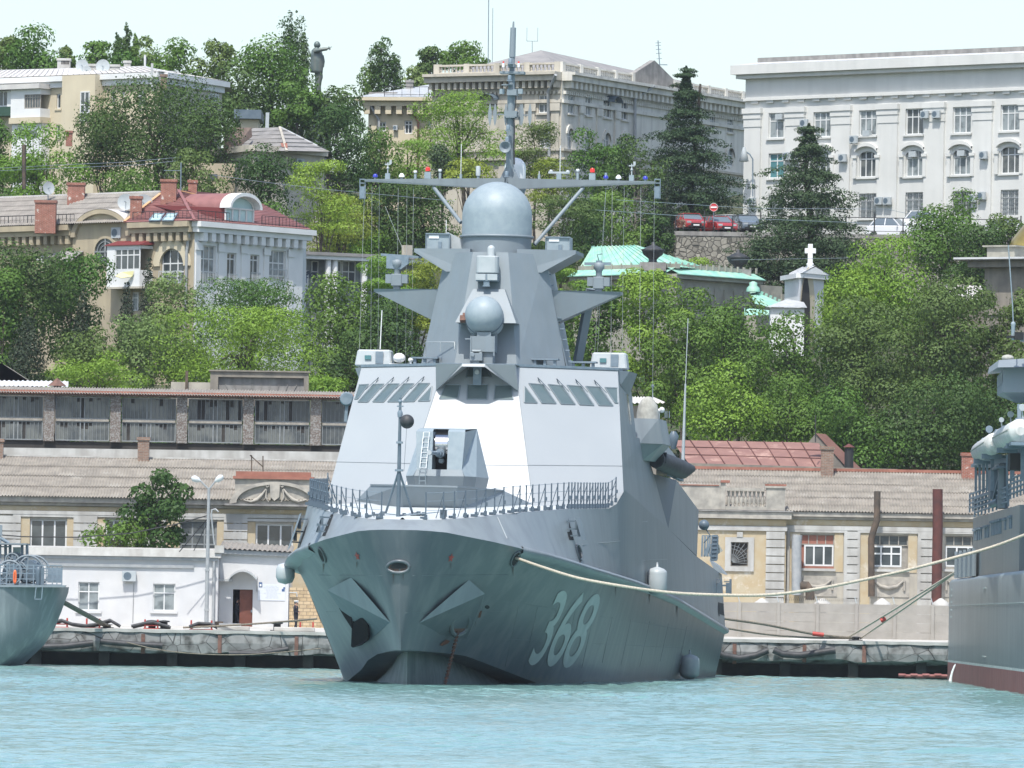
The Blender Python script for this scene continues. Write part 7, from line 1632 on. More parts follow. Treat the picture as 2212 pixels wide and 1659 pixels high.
m=MB();m.tube([fw.at(.25,zcw,.5),fw.at(1.0,zcw-1.2,.3),fw.at(1.0,38,.3)],.13,8);m.build('downpipe','pipe_grey',wg);m=MB();a=fw.px(*zz('e',470,700));m.tube([fw.at(a[0]-.5,zcw+.8,.5),fw.at(a[0]-.5,zcw-.6,.3),fw.at(a[0],zcw-1.4,.3),fw.at(a[0],38,.3)],.09,6);m.build('rusty_pipe','pipe_rust',wg)
chimney('e',382,468,430,545,720,'grey plastered chimney on the roof of the low cream wing','grey_stone')
for x,y,l in((312,786,'dark box fixed left of the white window on the low cream wing'),):u_,v_=zz('e',x,y);ac_unit(fw,u_,v_,l,10,10)
for x0,y0,x1,y1,r_,lab,Y in((940,350,944,-120,.045,'very tall thin lattice mast rising left of the ship mast',740),(1240,272,1240,195,.03,'forked antenna on the grey roof right of the ship mast',724),(2108,370,2096,190,.05,'thin antenna mast with small bars on the attic of the classical building',745),(968,340,972,-30,.03,'faint thin wire mast beside the tall lattice mast',742)):
 m=MB();a,b_=P(*zz('e',x0,y0),Y),P(*zz('e',x1,y1),Y);m.tube([a,b_],r_,5)
 if x0==1240:
  c=b_;m.bar(c+Vector((-.5,0,0)),c+Vector((.5,0,0)),.04)
  for s_ in(-.48,.48):m.bar(c+Vector((s_,0,0)),c+Vector((s_,0,1.2)),.04)
 if x0==2108:
  for k in(.3,.5,.65,.8,.9):c=a.lerp(b_,k);m.bar(c+Vector((-.25,0,0)),c+Vector((.25,0,.05)),.05)
  m.bar(a+Vector((-.6,0,.2)),a+Vector((.7,0,.2)),.08)
 tag(m.build('antenna_mast','steel_fitting'),lab,'antenna')
A_,B_=P(1608.7,300,700),P(2260,300,678);fo=Fac(A_,B_);LO=fo.len
ob=empty('white_office',(A_.x+8,A_.y,37),'big white three storey office block with flat pilasters on the right hill','building')
def qr(*r4):return fo.rect(*zz('q',r4[0],r4[1]),*zz('q',r4[2],r4[3]))
zt_=fo.px(*zz('q',600,245))[1];ho=[]
col=[(700,790),(965,1068),(1235,1338),(1510,1615),(1790,1898),(2073,2187)]
top_=[(446,595),(440,588),(430,580),(420,573),(410,565),(397,552)];mid_=[(685,832),(672,830),(672,826),(665,822),(660,812),(645,804)];bot_=[(932,1055),(925,1060),(922,1070),(915,1068),(908,1058),(900,1055)]
MA=[]
for k,(a,b_)in enumerate(col):
 for j,(y0,y1)in enumerate((top_[k],mid_[k],bot_[k])):
  q=qr(a,y0,b_,y1);ho.append(q)
  gl='curtain_window' if not(j==1 and k==0)else 'teal_window'
  window(fo,ob,*q,nx=2 if k==0 else 3,rows=(.7,)if j else(.68,),gl=gl if(k+j)%3 or k==0 else 'dirty_glass',bw=.09,d=-.22,sill=.18,sillm='office_white',grille=(j==2))
  if j==1 and k>0:MA.append(q)
m=MB();fo.wall(m,0,LO,33,zt_,ho,.35);m.quad(fo.at(0,33),fo.at(0,33,-16),fo.at(0,zt_,-16),fo.at(0,zt_));m.build('wall','office_white',ob)
m=MB();fo.box(m,-.6,LO,zt_+.003,zt_+.35,-16,.6);fo.box(m,-.95,LO,zt_+.353,zt_+1.15,-16.5,.95);m.build('cornice','office_white',ob)
zz1=fo.px(*zz('q',1400,158))[1];m=MB();fo.box(m,0.2,LO,zt_+1.15,zt_+1.9,-8,-1.3);m.build('attic','grey_stone',ob);m=MB();m.quad(fo.at(-.9,zt_+1.16,.93),fo.at(LO,zt_+1.16,.93),fo.at(LO,zt_+1.5,-1.28),fo.at(0,zt_+1.5,-1.28));m.build('flashing','sheet_metal',ob)
zfr=fo.px(*zz('q',1000,352))[1];m=MB();fo.box(m,0,LO,zfr-.12,zfr+.12,.003,.3)
for k in range(18):x=.8+k*1.72;fo.box(m,x,x+.75,zfr-.35,zfr-.123,.003,.2)
m.build('frieze_band','office_white',ob)
for x0,x1 in((562,662),(806,920),(1076,1192),(1350,1472),(1626,1748),(1912,2030),(2190,2290)):
 a,b_=fo.px(*zz('q',x0+3,500))[0],fo.px(*zz('q',x1-3,500))[0];zc_=fo.px(*zz('q',x0+50,420-(x0-562)*.032))[1]
 m=MB();fo.box(m,a,b_,33,zc_-1.6,.003,.17);po=m.build('pilaster','office_white',ob)
 m=MB();fo.box(m,a-.05,b_+.05,zc_-1.597,zc_-.9,.003,.22);fo.box(m,a-.08,b_+.08,zc_-.897,zc_-.45,.003,.28);fo.box(m,a-.16,b_+.16,zc_-.447,zc_,.003,.36);m.build('capital','office_white',po)
for q in MA:
 c=(q[0]+q[1])/2;r_=(q[1]-q[0])/2+.25;T=[math.pi*(.12+.76*k/12)for k in range(13)];m=MB();r1=[fo.at(c+r_*math.cos(t)*1.08,q[3]-.35+.75*math.sin(t),.35)for t in T];r2=[p+Vector((0,0,.28))for p in r1]
 m.grid([r1,r2]);m.grid([r2,[p-fo.n*.35 for p in r2]]);m.grid([r1,[p-fo.n*.35 for p in r1]]);m.build('arched_hood','office_white',ob)
 m=MB();
 for s_ in(-1,1):fo.box(m,c+s_*(r_+.05)-.18,c+s_*(r_+.05)+.18,q[3]-2.3,q[3]-.35,.003,.25);fo.box(m,c+s_*(r_+.05)-.27,c+s_*(r_+.05)+.27,q[3]-.6,q[3]-.35,.25,.34)
 m.build('console','office_white',ob)
 m=MB()
 for s_ in(-1,1):
  prev=None
  for k in range(5):
   t=math.pi/2*k/4;x,z=c+s_*(q[1]-q[0])/2*math.cos(t),q[3]-.55+.55*math.sin(t)
   if prev:m.poly([fo.at(prev[0],prev[1],.004),fo.at(x,z,.004),fo.at(c+s_*((q[1]-q[0])/2+.01),q[3]+.01,.004)])
   prev=(x,z)
 m.build('arch_head','office_white',ob)
acs=[(932,508,'second top window'),(1225,605,'sill of the third top window'),(1645,457,'right of the fourth top window, left of a pair'),(1713,455,'right of the fourth top window, right of a pair'),(830,704,'beside the teal window, left of a pair'),(876,703,'beside the teal window, right of a pair'),(1160,714,'left of the second arched window'),(1992,697,'left of the last arched window'),(623,972,'low at the left corner pilaster'),(1373,968,'between barred windows, left of a close pair'),(1424,968,'between barred windows, right of a close pair'),(1928,953,'left of the last barred window, lower of two'),(1982,937,'left of the last barred window, upper of two')]
for x,y,l in acs:u_,v_=zz('q',x,y);ac_unit(fo,u_,v_,'office cooling unit '+l,16,13,d0=.3)
for(a,b_),(y0,y1),off in((col[0],top_[0],(.75,.85)),(col[2],top_[2],(.5,.1)),(col[3],mid_[3],(.45,.85)),(col[4],mid_[4],(.5,.85))):
 q=qr(a,y0,b_,y1);m=MB();cx_,cz_=q[0]+(q[1]-q[0])*off[0],q[2]+(q[3]-q[2])*off[1];fo.box(m,cx_-.38,cx_+.38,cz_-.26,cz_+.22,-.15,.2);m.build('window_unit','light_grey',ob)
sl=empty('wall_lamp',P(*zz('q',605,900),698),'curved lamp on a thin pole at the left corner of the white office','lamp');m=MB();m.tube([P(*zz('q',608,940),698),P(*zz('q',608,720),698),P(*zz('q',590,690),698),P(*zz('q',560,672),698)],.06,6);m.build('pole','steel_fitting',sl);m=MB();c=P(*zz('q',556,690),698);m.lathe(c,[(.12,.6),(.2,.3),(.42,-.6),(.3,-.65)],10);m.build('lamp_shade','light_grey',sl)
Yw_=660.5;fs=Fac((0,Yw_),(10,Yw_));a=fs.px(*zz('r',860,152));b_=fs.px(*zz('r',1400,180));zt_=a[1]
m=MB();fs.box(m,a[0],60,25,zt_-.25,-.6,0);rw=m.build('retaining_wall','rubble_stone');tag(rw,'rubble stone retaining wall under the parked red cars','wall');m=MB();fs.box(m,a[0]-.05,60,zt_-.247,zt_+.1,-.62,.05);m.build('coping','grey_stone',rw)
tf=empty('terrace_fence',fs.at(a[0],zt_),'thin black iron fence along the parking terrace','fence');PXS=[fs.px(*zz('q',x,1100))[0]for x in(152,322,490,655,825,990,1160,1328,1498,1840,2018,2195)]
zt_f=fs.px(*zz('q',1328,1065))[1]
for k,x in enumerate(PXS):
 m=MB();fs.box(m,x-.05,x+.05,zt_-.2,zt_f+.35*(k%2),-.35,-.25);m.build('post','iron_black',tf)
m=MB();fs.box(m,PXS[0],PXS[-1],zt_f-.03,zt_f+.03,-.32,-.28);fs.box(m,PXS[0],PXS[-1],zt_f-.6,zt_f-.57,-.32,-.28);fs.box(m,PXS[0],PXS[-1],zt_+.35,zt_+.39,-.32,-.28);m.build('rail','iron_black',tf)
pk=MB();pk.quad((a[0],661.1,zt_-.05),(70,661.1,zt_-.05),(70,676,zt_+.3),(a[0],676,zt_+.3));struct('parking_lot',pk,'asphalt')
def car(key,x,y,Y,yaw,paint,lab,suv=False,grp='cars parked on the terrace'):
 c=P(*zz(key,x,y),Y);H=1.7 if suv else 1.46;L_,W=(4.3,1.8)if suv else(4.4,1.76)
 e=bpy.data.objects.new('parked_car',None);COL.objects.link(e);e.location=c;e.rotation_euler.z=yaw;OFF[e]=Vector((0,0,0));tag(e,lab,'car',grp)
 prof=[(-2.1,.28),(-2.18,.55),(-2.05,.80),(-1.15,.98),(-1.05,.99),(1.35,1.02),(1.95,.98),(2.12,.75),(2.12,.32)]
 m=MB();rows=[]
 for s_ in(-1,-.93,.93,1):
  k=0 if abs(s_)==1 else 1;rows.append([(s_*W/2,py,(pz if not(k==0 and pz>.85)else pz-.06)*(1.06 if suv else 1))for py,pz in prof])
 m.grid(rows,True);m.poly(rows[0]);m.poly(rows[-1]);m.build('body',paint,e)
 gp=[(-1.05,.98),(-.35,H-.06),(.25,H),(1.25,H-.04),(1.9 if suv else 1.75,1.0)];z1=1.06 if suv else 1
 rows=[[(s_*(W/2-.06-(.14 if pz>1.1 else 0)),py,pz)for py,pz in gp]for s_ in(-1,1)]
 m=MB();m.grid(rows);m.poly(rows[0]);m.poly(rows[1]);m.build('glasshouse','car_glass',e)
 m=MB();m.box(-(W/2-.21),W/2-.21,-.3,1.3,H-.02,H+.03)
 for s_ in(-1,1):
  m.bar((s_*(W/2-.07),-1.05,1.0),(s_*(W/2-.2),-.33,H-.03),.07);m.bar((s_*(W/2-.05),.35,1.0),(s_*(W/2-.2),.3,H),.08);m.bar((s_*(W/2-.07),1.75,1.0),(s_*(W/2-.2),1.2,H-.02),.09)
 m.build('roof',paint,e)
 for s_ in(-1,1):
  for yy in(-1.35,1.3):m=MB();m.lathe((s_*(W/2-.1),yy,.33),[(.33,-.1),(.33,.1)],16,'X');wo_=m.build('wheel','tyre',e);m=MB();m.lathe((s_*(W/2-.0),yy,.33),[(.2,-.02),(.2,.02)],10,'X');m.build('rim','chrome',wo_)
  m=MB();m.cbox((s_*(W/2-.28),-2.14,.68),.34,.08,.15);m.build('headlight','light_grey',e);m=MB();m.cbox((s_*(W/2+.08),-.85,1.02),.18,.1,.13);m.build('mirror',paint,e)
 m=MB();m.cbox((0,-2.17,.52),.9,.06,.16);m.cbox((0,-2.17,.35),1.3,.06,.1);m.build('grille','black_void',e);m=MB();m.cbox((0,-2.21,.44),.5,.02,.11);m.build('number_plate','white_paint',e)
 return e
car('r',982,146,664.5,R(12),'car_red','bright red car parked nose out at the left end of the terrace');car('r',1200,168,664.5,R(18),'car_red','darker red car parked right of the no entry sign')
car('r',1310,158,669,R(60),'car_white','white car half hidden behind the darker red car');car('r',1410,158,666,R(14),'car_grey','grey car partly behind the cedar branches')
car('q',1435,1192,667,R(62),'car_white','white off-road car parked under the barred office windows',True);car('q',1640,1150,672,R(70),'car_white','white car mostly hidden behind bushes under the office',True);car('q',2130,1185,667,R(75),'car_white','white car at the right edge of the terrace beside the golden dome')
sg=empty('no_entry_sign',P(*zz('q',377,1140),663),'round red no entry sign with a white bar on a grey post','road sign');c=P(*zz('q',377,1004),663);m=MB();m.tube([P(*zz('q',376,1150),663.1),c+Vector((0,.1,0))],.05,6);m.build('post','steel_fitting',sg)
m=MB();m.lathe(c,[(.34,.0),(.34,.04)],24,'Y');m.build('disc','sign_red',sg);m=MB();m.cbox(c+Vector((0,-.03,0)),.50,.02,.12);m.build('bar','white_paint',sg);m=MB();T=[2*math.pi*k/24 for k in range(25)];m.tube([c+Vector((.325*math.cos(t),-.02,.325*math.sin(t)))for t in T],.014,4,False);m.build('rim','white_paint',sg)
A_,B_,C_=P(1240,620,636),P(1450,620,628),P(1690,620,640);f1,f2_=Fac(A_,B_),Fac(B_,C_);mu=empty('green_roof_hall',(B_.x,B_.y,24),'stone hall with a verdigris green metal roof and dark urns right of the tower','building')
def rp_(f,x,y):return f.px(*zz('r',x,y))
zc=rp_(f2_,760,500)[1];m=MB();f1.quad(m,0,f1.len,18,zc);f2_.quad(m,0,f2_.len,18,zc);m.build('wall','museum_stone',mu)
m=MB();s1=f2_.px(*zz('r',1505,540))[0]
for f,L_ in((f1,f1.len),(f2_,s1)):f.box(m,0,L_,zc+.003,zc+.35,-.4,.5);f.box(m,0,L_,zc-2.0,zc-1.85,.003,.15)
for k in range(9):x=.6+k*.95;f1.box(m,x,x+.7,zc-1.7,zc-.6,.003,.06)
for k in range(14):x=.5+k*1.3;f2_.box(m,x,x+.9,zc-1.7,zc-.6,.003,.08)
m.build('moulding','museum_stone',mu)
m=MB();
for f,L_ in((f1,f1.len),(f2_,s1)):m.quad(f.at(0,zc+.36,.7),f.at(L_,zc+.36,.7),f.at(L_,zc+.85,-.4),f.at(0,zc+.85,-.4));f.box(m,0,L_,zc+.30,zc+.36,.5,.75)
m.build('lower_roof','copper_green',mu)
zp1=rp_(f1,500,400)[1];m=MB();f1.box(m,0,f1.len,zc+.8,zp1,-.9,-.42);f2_.box(m,0,s1-.5,zc+.8,zp1,-.9,-.42)
for k in range(10):x=.5+k*f1.len/10;f1.box(m,x,x+.1,zc+.85,zp1+.12,-.419,-.33)
for k in range(14):x=1+k*s1/14;f2_.box(m,x,x+.15,zc+.85,zp1+.14,-.419,-.30)
m.build('parapet','museum_stone',mu)
E0,E1,E2=Vector(f1.at(-.5,zp1-.25,-.9)),Vector(f1.at(f1.len,zp1-.25,-.95)),Vector(f2_.at(s1*.62,zp1-.25,-.95));G0,G1=P(*zz('r',228,262),640),P(*zz('r',578,253),636)
m=MB();m.poly([E0,E1,G1,G0]);m.poly([E1,E2,G1]);m.poly([E0,G0,E0+Vector((0,12,0))]);m.poly([G0,G1,E2+Vector((0,10,0)),E0+Vector((0,12,0))]);m.poly([G1,E2,E2+Vector((0,10,0))]);m.build('main_roof','copper_green',mu)
m=MB()
for k in range(1,14):m.bar(E0.lerp(E1,k/14)+Vector((0,0,.03)),G0.lerp(G1,max(0,(k-1.5)/12.5))+Vector((0,0,.03)),.07)
for k in range(1,10):m.bar(E1.lerp(E2,k/10)+Vector((0,0,.03)),G1.lerp(E2,k/10)+Vector((0,0,.03)),.05)
m.build('roof_seams','copper_green',mu)
for x,y,yb,Y,lab in((695,340,385,627.6,'dark urn on its pier above the corner of the green roofed hall'),(1350,395,440,637,'dark urn on its pier at the right end of the green roofed hall')):
 c=P(*zz('r',x,yb),Y);m=MB();m.box(c.x-1.0,c.x+1.0,Y-.7,Y+.8,zc+.5,c.z);m.build('urn_pier','grey_stone',mu);m=MB();m.lathe(c,[(.45,0),(.3,.12),(.35,.3),(.75,.6),(.85,.85),(.95,1.0),(.7,1.06),(.5,1.2),(.15,1.35),(.12,1.55),(.01,1.6)],14);tag(m.build('stone_urn','black_rubber'),lab,'urn','dark urns on the green roofed hall')
m=MB();p=[P(*zz('r',x,y),yy)for x,y,yy in((1440,615,634),(1490,610,634),(1690,700,632),(1600,730,629),(1480,700,629))];m.poly(p);p=[P(*zz('r',x,y),yy)for x,y,yy in((1400,735,628),(1590,752,627),(1610,790,626),(1400,790,626))];m.poly(p)
for k in range(7):t=k/6;a,b_=P(*zz('r',1490+200*t,605+88*t),633.5),P(*zz('r',1510+200*t,612+85*t),633.5);m.bar(a,b_,.3)
m.lathe(P(*zz('r',1467,610),633),[(.55,0),(.5,.3),(.3,.5),(.32,.7),(.1,.8)],12);tag(m.build('porch_roof','copper_green'),'stepped green metal porch roof left of the white chapel','roof')
m=MB();a,b_=P(*zz('r',1490,640),630),P(*zz('r',1600,760),630);m.box(P(*zz('r',1410,640),630).x,b_.x+1.5,630.2,634,18,b_.z);tag(m.build('porch_wall','museum_stone'),'stone wall under the stepped green porch roof','wall')
cc=empty('white_chapel',P(*zz('r',1800,700),622),'small white gabled chapel with a pointed arch and a stone cross on top','chapel');fc=Fac(P(*zz('r',1708,600),627.5),P(*zz('r',1825,600),622));fc2=Fac(P(*zz('r',1825,600),622),P(*zz('r',2010,600),625));zc=fc2.px(*zz('r',1850,505))[1]
def archdark(f,c,w_,z0,zs,za,d,m):
 m.poly([f.at(c-w_,z0,d),f.at(c+w_,z0,d),f.at(c+w_,zs,d),f.at(c+w_*.75,zs+(za-zs)*.5,d),f.at(c+w_*.4,zs+(za-zs)*.82,d),f.at(c,za,d),f.at(c-w_*.4,zs+(za-zs)*.82,d),f.at(c-w_*.75,zs+(za-zs)*.5,d),f.at(c-w_,zs,d)])
m=MB();fc.quad(m,0,fc.len,18,zc);fc2.quad(m,0,fc2.len,18,zc);m.build('wall','white_wall',cc)
a=fc2.px(*zz('r',1900,650));m=MB();archdark(fc2,a[0]-.35,1.05,18,a[1],a[1]+2.35,.06,m);m.build('arch_reveal','cream_wall',cc);m=MB();archdark(fc2,a[0]-.72,.66,18,a[1]-.4,a[1]+1.7,.10,m);m.build('arch_opening','void_dark',cc)
m=MB();fc.box(m,-.3,fc.len,zc+.003,zc+.35,-.2,.3);fc2.box(m,0,fc2.len+.3,zc+.003,zc+.35,-.2,.3);m.build('cornice','white_wall',cc);zt_=fc2.px(*zz('r',1880,415))[1]
Pk=Vector(fc2.at(fc2.len*.5,zt_,.3));bk=fc.d*-fc.len;m=MB();m.poly([fc2.at(-.35,zc+.36,.35),fc2.at(fc2.len+.35,zc+.36,.35),Pk]);m.build('gable','white_wall',cc)
m=MB();e0,e1=Vector(fc2.at(-.4,zc+.36,.4)),Vector(fc2.at(fc2.len+.4,zc+.36,.4));m.quad(e0,Pk+Vector((0,0,.1)),Pk+bk+Vector((0,0,.1)),e0+bk);m.quad(e1,Pk+Vector((0,0,.1)),Pk+bk+Vector((0,0,.1)),e1+bk)
for k in(.2,.5,.8):m.bar(e0.lerp(e0+bk,k)+Vector((0,0,.1)),Pk.lerp(Pk+bk,k)+Vector((0,0,.15)),.08)
m.build('roof','sheet_metal',cc)
c=Pk.lerp(Pk+bk,.35);z0_=P(*zz('r',1875,410),623).z;z1_=P(*zz('r',1875,232),623).z;m=MB();m.lathe((c.x,c.y,z0_-.3),[(.30,0),(.24,.4),(.30,.55),(.22,.62)],12);H=z1_-z0_-.4
m.box(c.x-.19,c.x+.19,c.y-.15,c.y+.15,z0_+.25,z1_);m.box(c.x-.43,c.x+.43,c.y-.153,c.y+.153,z1_-.72,z1_-.33);m.build('cross','white_wall',cc,bevel=.03)
m=MB();a,b_=P(*zz('r',1600,730),620),P(*zz('r',1860,800),620);m.box(a.x,b_.x,620,623,18,a.z);ann=m.build('chapel_annex','white_wall');tag(ann,'low white annex with a shallow grey roof in front of the chapel','building');m=MB();m.poly([(a.x-.3,619.7,a.z+.02),(b_.x+.2,619.7,a.z+.02),(b_.x,621.5,a.z+.5),((a.x+b_.x)/2,621.5,a.z+.72)]);m.poly([(a.x-.3,619.7,a.z+.02),((a.x+b_.x)/2,621.5,a.z+.72),(a.x-.3,623.2,a.z+.02)]);m.build('roof','zinc',ann)
f_=Fac(P(2113,600,618),P(2300,600,614));gs=empty('domed_church',f_.at(2,22),'brown stone church with deep cornice cut by the right edge, under a golden dome','church')
def sp2(x,y):return f_.px(*zz('s',x,y))
z1_,z2_,z3_=sp2(1850,360)[1],sp2(1850,430)[1],sp2(1850,268)[1];a0_=sp2(1830,600)[0];m=MB();f_.box(m,a0_,f_.len,14,z2_,-5,0);f_.box(m,a0_-.02,f_.len,z2_-3.6,z2_-3.2,.003,.25);f_.box(m,a0_-.02,sp2(2020,600)[0],z2_-7,z2_-3.7,.003,.12);m.build('wall','old_stone',gs)
m=MB();f_.box(m,a0_-1.1,f_.len,z2_+.003,z2_+.5,-5,.7);f_.box(m,a0_-1.9,f_.len,z2_+.503,z1_-.1,-5,1.2);m.build('cornice','old_stone',gs);m=MB();f_.box(m,a0_-2,f_.len,z1_-.097,z1_+.05,-5,1.3);m.build('cornice_flashing','sheet_metal',gs)
m=MB();s_a,s_b=sp2(1835,300)[0],sp2(2050,300)[0];f_.box(m,s_a,s_b,z1_+.053,z3_,-3,-.3);f_.box(m,s_a-.3,s_b+.2,z3_+.003,z3_+.12,-3.2,-.1);m.build('attic_block','museum_stone',gs)
c=P(*zz('s',2330,350),622);m=MB();zt_=P(*zz('s',2139,140),622).z;rD=c.x-P(*zz('s',2022,270),622).x
m.lathe((c.x,622,c.z),[(rD*.92,0),(rD,(zt_-c.z)*.35),(rD*.93,(zt_-c.z)*.65),(rD*.75,(zt_-c.z)*1.0),(rD*.5,(zt_-c.z)*1.45),(rD*.2,(zt_-c.z)*1.9),(.1,(zt_-c.z)*2.3)],48);m.build('golden_dome','gold',gs)
m=MB();p=[P(*zz('s',x,y),yy)for x,y,yy in((1485,545,634),(1800,575,630),(1850,690,624),(1600,690,624))];corrugated(m,[p[3],p[2],p[1],p[0]],.35,.05,5,.05);hr_=m.build('tiled_roof_house','pale_roof');tag(hr_,'long pale tiled roof seen through the trees left of the domed church','building')
m=MB();m.box(p[3].x,p[2].x,624.2,630,15,p[3].z-.1);m.build('wall','old_stone',hr_)
def leaves(cen,nor,size,asp=.6,rnd=.7):
 """one small rhombic leaf cluster per centre"""
 n=len(cen);nn=nor+rnd*rng.normal(size=(n,3));nn/=np.linalg.norm(nn,axis=1,keepdims=True)+1e-9
 t=np.cross(nn,rng.normal(size=(n,3)));t/=np.linalg.norm(t,axis=1,keepdims=True)+1e-9;b=np.cross(nn,t)
 s=(size*rng.uniform(.55,1.35,n))[:,None];V=np.stack([cen+t*s,cen+b*s*asp,cen-t*s,cen-b*s*asp],1).reshape(-1,3)
 return V,np.arange(4*n).reshape(n,4)
def rdir(n,up=0):
 d=rng.normal(size=(n,3));d[:,2]+=up;return d/np.linalg.norm(d,axis=1,keepdims=True)
def lobes(kind,w,h):
 """(centre, radius, flattening) of the leaf masses of a crown w wide and h high standing on z=0"""
 L=[]
 if kind=='p':
  k=max(9,int(h*2.4))
  for i in range(k):t=(i+.5)/k;r=w*.5*(math.sin(math.pi*min(1,t*.9+.12))**.7)*rng.uniform(.7,1);L.append(((rng.normal()*w*.10,rng.normal()*w*.10,h*t),r*.95,1.4))
 elif kind=='c':
  k=max(8,int(h*2.5))
  for i in range(k):t=i/k;r=w*.5*(1-t)**.55*min(1,t*6+.5);L.append(((rng.normal()*w*.03,rng.normal()*w*.03,h*t*.97),max(.12,r),1.2))
 elif kind=='k':
  k=max(7,int(h*.62))
  for i in range(k):
   t=(i+.4)/k;R_=w*.5*(1-t)**1.15*rng.uniform(.85,1.1)+.2;nb=int(7+9*(1-t));a0=rng.uniform(0,6);R_*=rng.uniform(.82,1.12)
   for j in range(nb):
    a=a0+6.283*j/nb+rng.normal()*.15;rr=R_*rng.uniform(.55,1.2);dz=rng.normal()*.3
    for q in(.3,.55,.8,1.0):L.append(((math.cos(a)*rr*q,math.sin(a)*rr*q,h*t+dz+.14*rr*q-.30*rr*q*q*q),.22*R_*(1.3-q)+.42,.38))
 elif kind=='f':
  k=int(14+w*h*.42)
  for i in range(k):
   a=rng.uniform(0,6.283);t=rng.uniform(0,1)**.7;r0=w*.5*math.sqrt(max(0,1-(t*.95)**2));q=math.sqrt(rng.uniform(.05,1));L.append(((math.cos(a)*r0*q*.86,math.sin(a)*r0*q*.86,h*(.10+.84*t)),w*rng.uniform(.09,.16)+.25,.42))
 else:
  k=int(9+w*h*.22)
  for i in range(k):
   a=rng.uniform(0,6.283);t=rng.uniform(0,1);prof=math.sin(math.pi*(.10+.84*t)**.85)**.6;q=math.sqrt(rng.uniform(.1,1));r0=w*.5*prof
   L.append(((math.cos(a)*r0*q*.80,math.sin(a)*r0*q*.80,h*(.06+.86*t)),(w*rng.uniform(.10,.20)+.25)*(1.15 if kind=='b' else.8),.85))
 return L
def tree(name,lab,u,v0,v1,wu,Y,kind,mt,leaf=.11,dens=1.7,grp='trees on the hillside',trunk='bark',lean=0,cat='tree'):
 w=wu*Y/FOC;top,bot=P(u,v0,Y),P(u,v1,Y);x,z1,z0=(top.x+bot.x)/2,top.z,bot.z;h=z1-z0;zg=min(gz(x,Y)if Y>505 else QZ,z0)
 e=empty(name,(x,Y,zg),lab,cat,grp);L=lobes(kind,w,h);C,N=[],[]
 tot=sum(r*r for c,r,f in L);n=min(60000,int(dens*(w*h)*(100 if kind in 'bs' else 125)*(.125/leaf)**1.8+500))
 for c,r,f in L:
  k=int(n*r*r/tot)+6;d=rdir(k,.25);rad=r*(rng.uniform(.55,1.0,k)**.6)*np.where(rng.random(k)<.09,rng.uniform(1.02,1.28,k),1)
  p=d*rad[:,None];p[:,2]*=f
  if kind=='k':p[:,2]-=.10*(p[:,0]**2+p[:,1]**2)
  C.append(p+np.array(c));dd=d.copy();dd[:,2]=dd[:,2]/f*.6+.25;N.append(dd)
 C,N=np.vstack(C),np.vstack(N)
 k=int(len(C)*.22);d=rdir(k);p=d*(rng.uniform(0,1,k)**.45)[:,None]*np.array([w*.33,w*.30,h*.34])+np.array([0,0,h*.46])
 if kind=='k':t=rng.uniform(0,1,k);q=rng.uniform(0,6.283,k);r=w*.40*(1-t)*np.sqrt(rng.uniform(0,1,k));p=np.stack([r*.85*np.cos(q),r*.85*np.sin(q),h*t*.96],1)
 if kind in 'bsfk':C=np.vstack([C,p]);N=np.vstack([N,d])
 for ax,lo_,hi_ in((0,-w/2,w/2),(1,-w*.45,w*.45),(2,0,h)):
  q0,q1=np.percentile(C[:,ax],[1,99.6]if kind=='k' else[2.5,97.5]);C[:,ax]=lo_+(C[:,ax]-q0)*(hi_-lo_)/(q1-q0)
 C[:,0]+=lean*C[:,2]
 V,F=leaves(C,N/np.linalg.norm(N,axis=1,keepdims=True),leaf,.62 if kind in 'bs' else.4,.30);V[:,2]+=z0-zg
 np_mesh('crown',V,F,mt,e)
 m=MB();r0=max(.10,w*.026);zt=z0-zg+h*(.45 if kind in 'bsf' else.92)
 pts=[(x,Y,zg-.6)]+[(x+lean*max(0,zg+zt*t-z0)+.04*w*math.sin(3*t+u),Y+.03*w*math.cos(4*t+u),zg+zt*t)for t in(.3,.6,1)]
 m.tube(pts,[r0*1.3,r0,r0*.75,r0*.35],7)
 if kind in 'bsf':
  st=Vector(pts[2])
  for i in rng.choice(len(L),min(len(L),11),replace=False):
   c=Vector((x+L[i][0][0],Y+L[i][0][1],z0+L[i][0][2]));s=Vector(pts[1]).lerp(Vector(pts[3]),rng.uniform(.2,1));mid=s.lerp(c,.5)+Vector((0,0,.08*w));m.tube([s,mid,c],[r0*.5,r0*.3,r0*.1],5)
   if kind=='s':
    for _ in range(3):m.tube([mid,c+Vector(rng.normal(size=3)*w*.09)],[r0*.2,.015],3,False)
 m.build('trunk',trunk,e);return e
T=tree
sk='trees along the skyline'
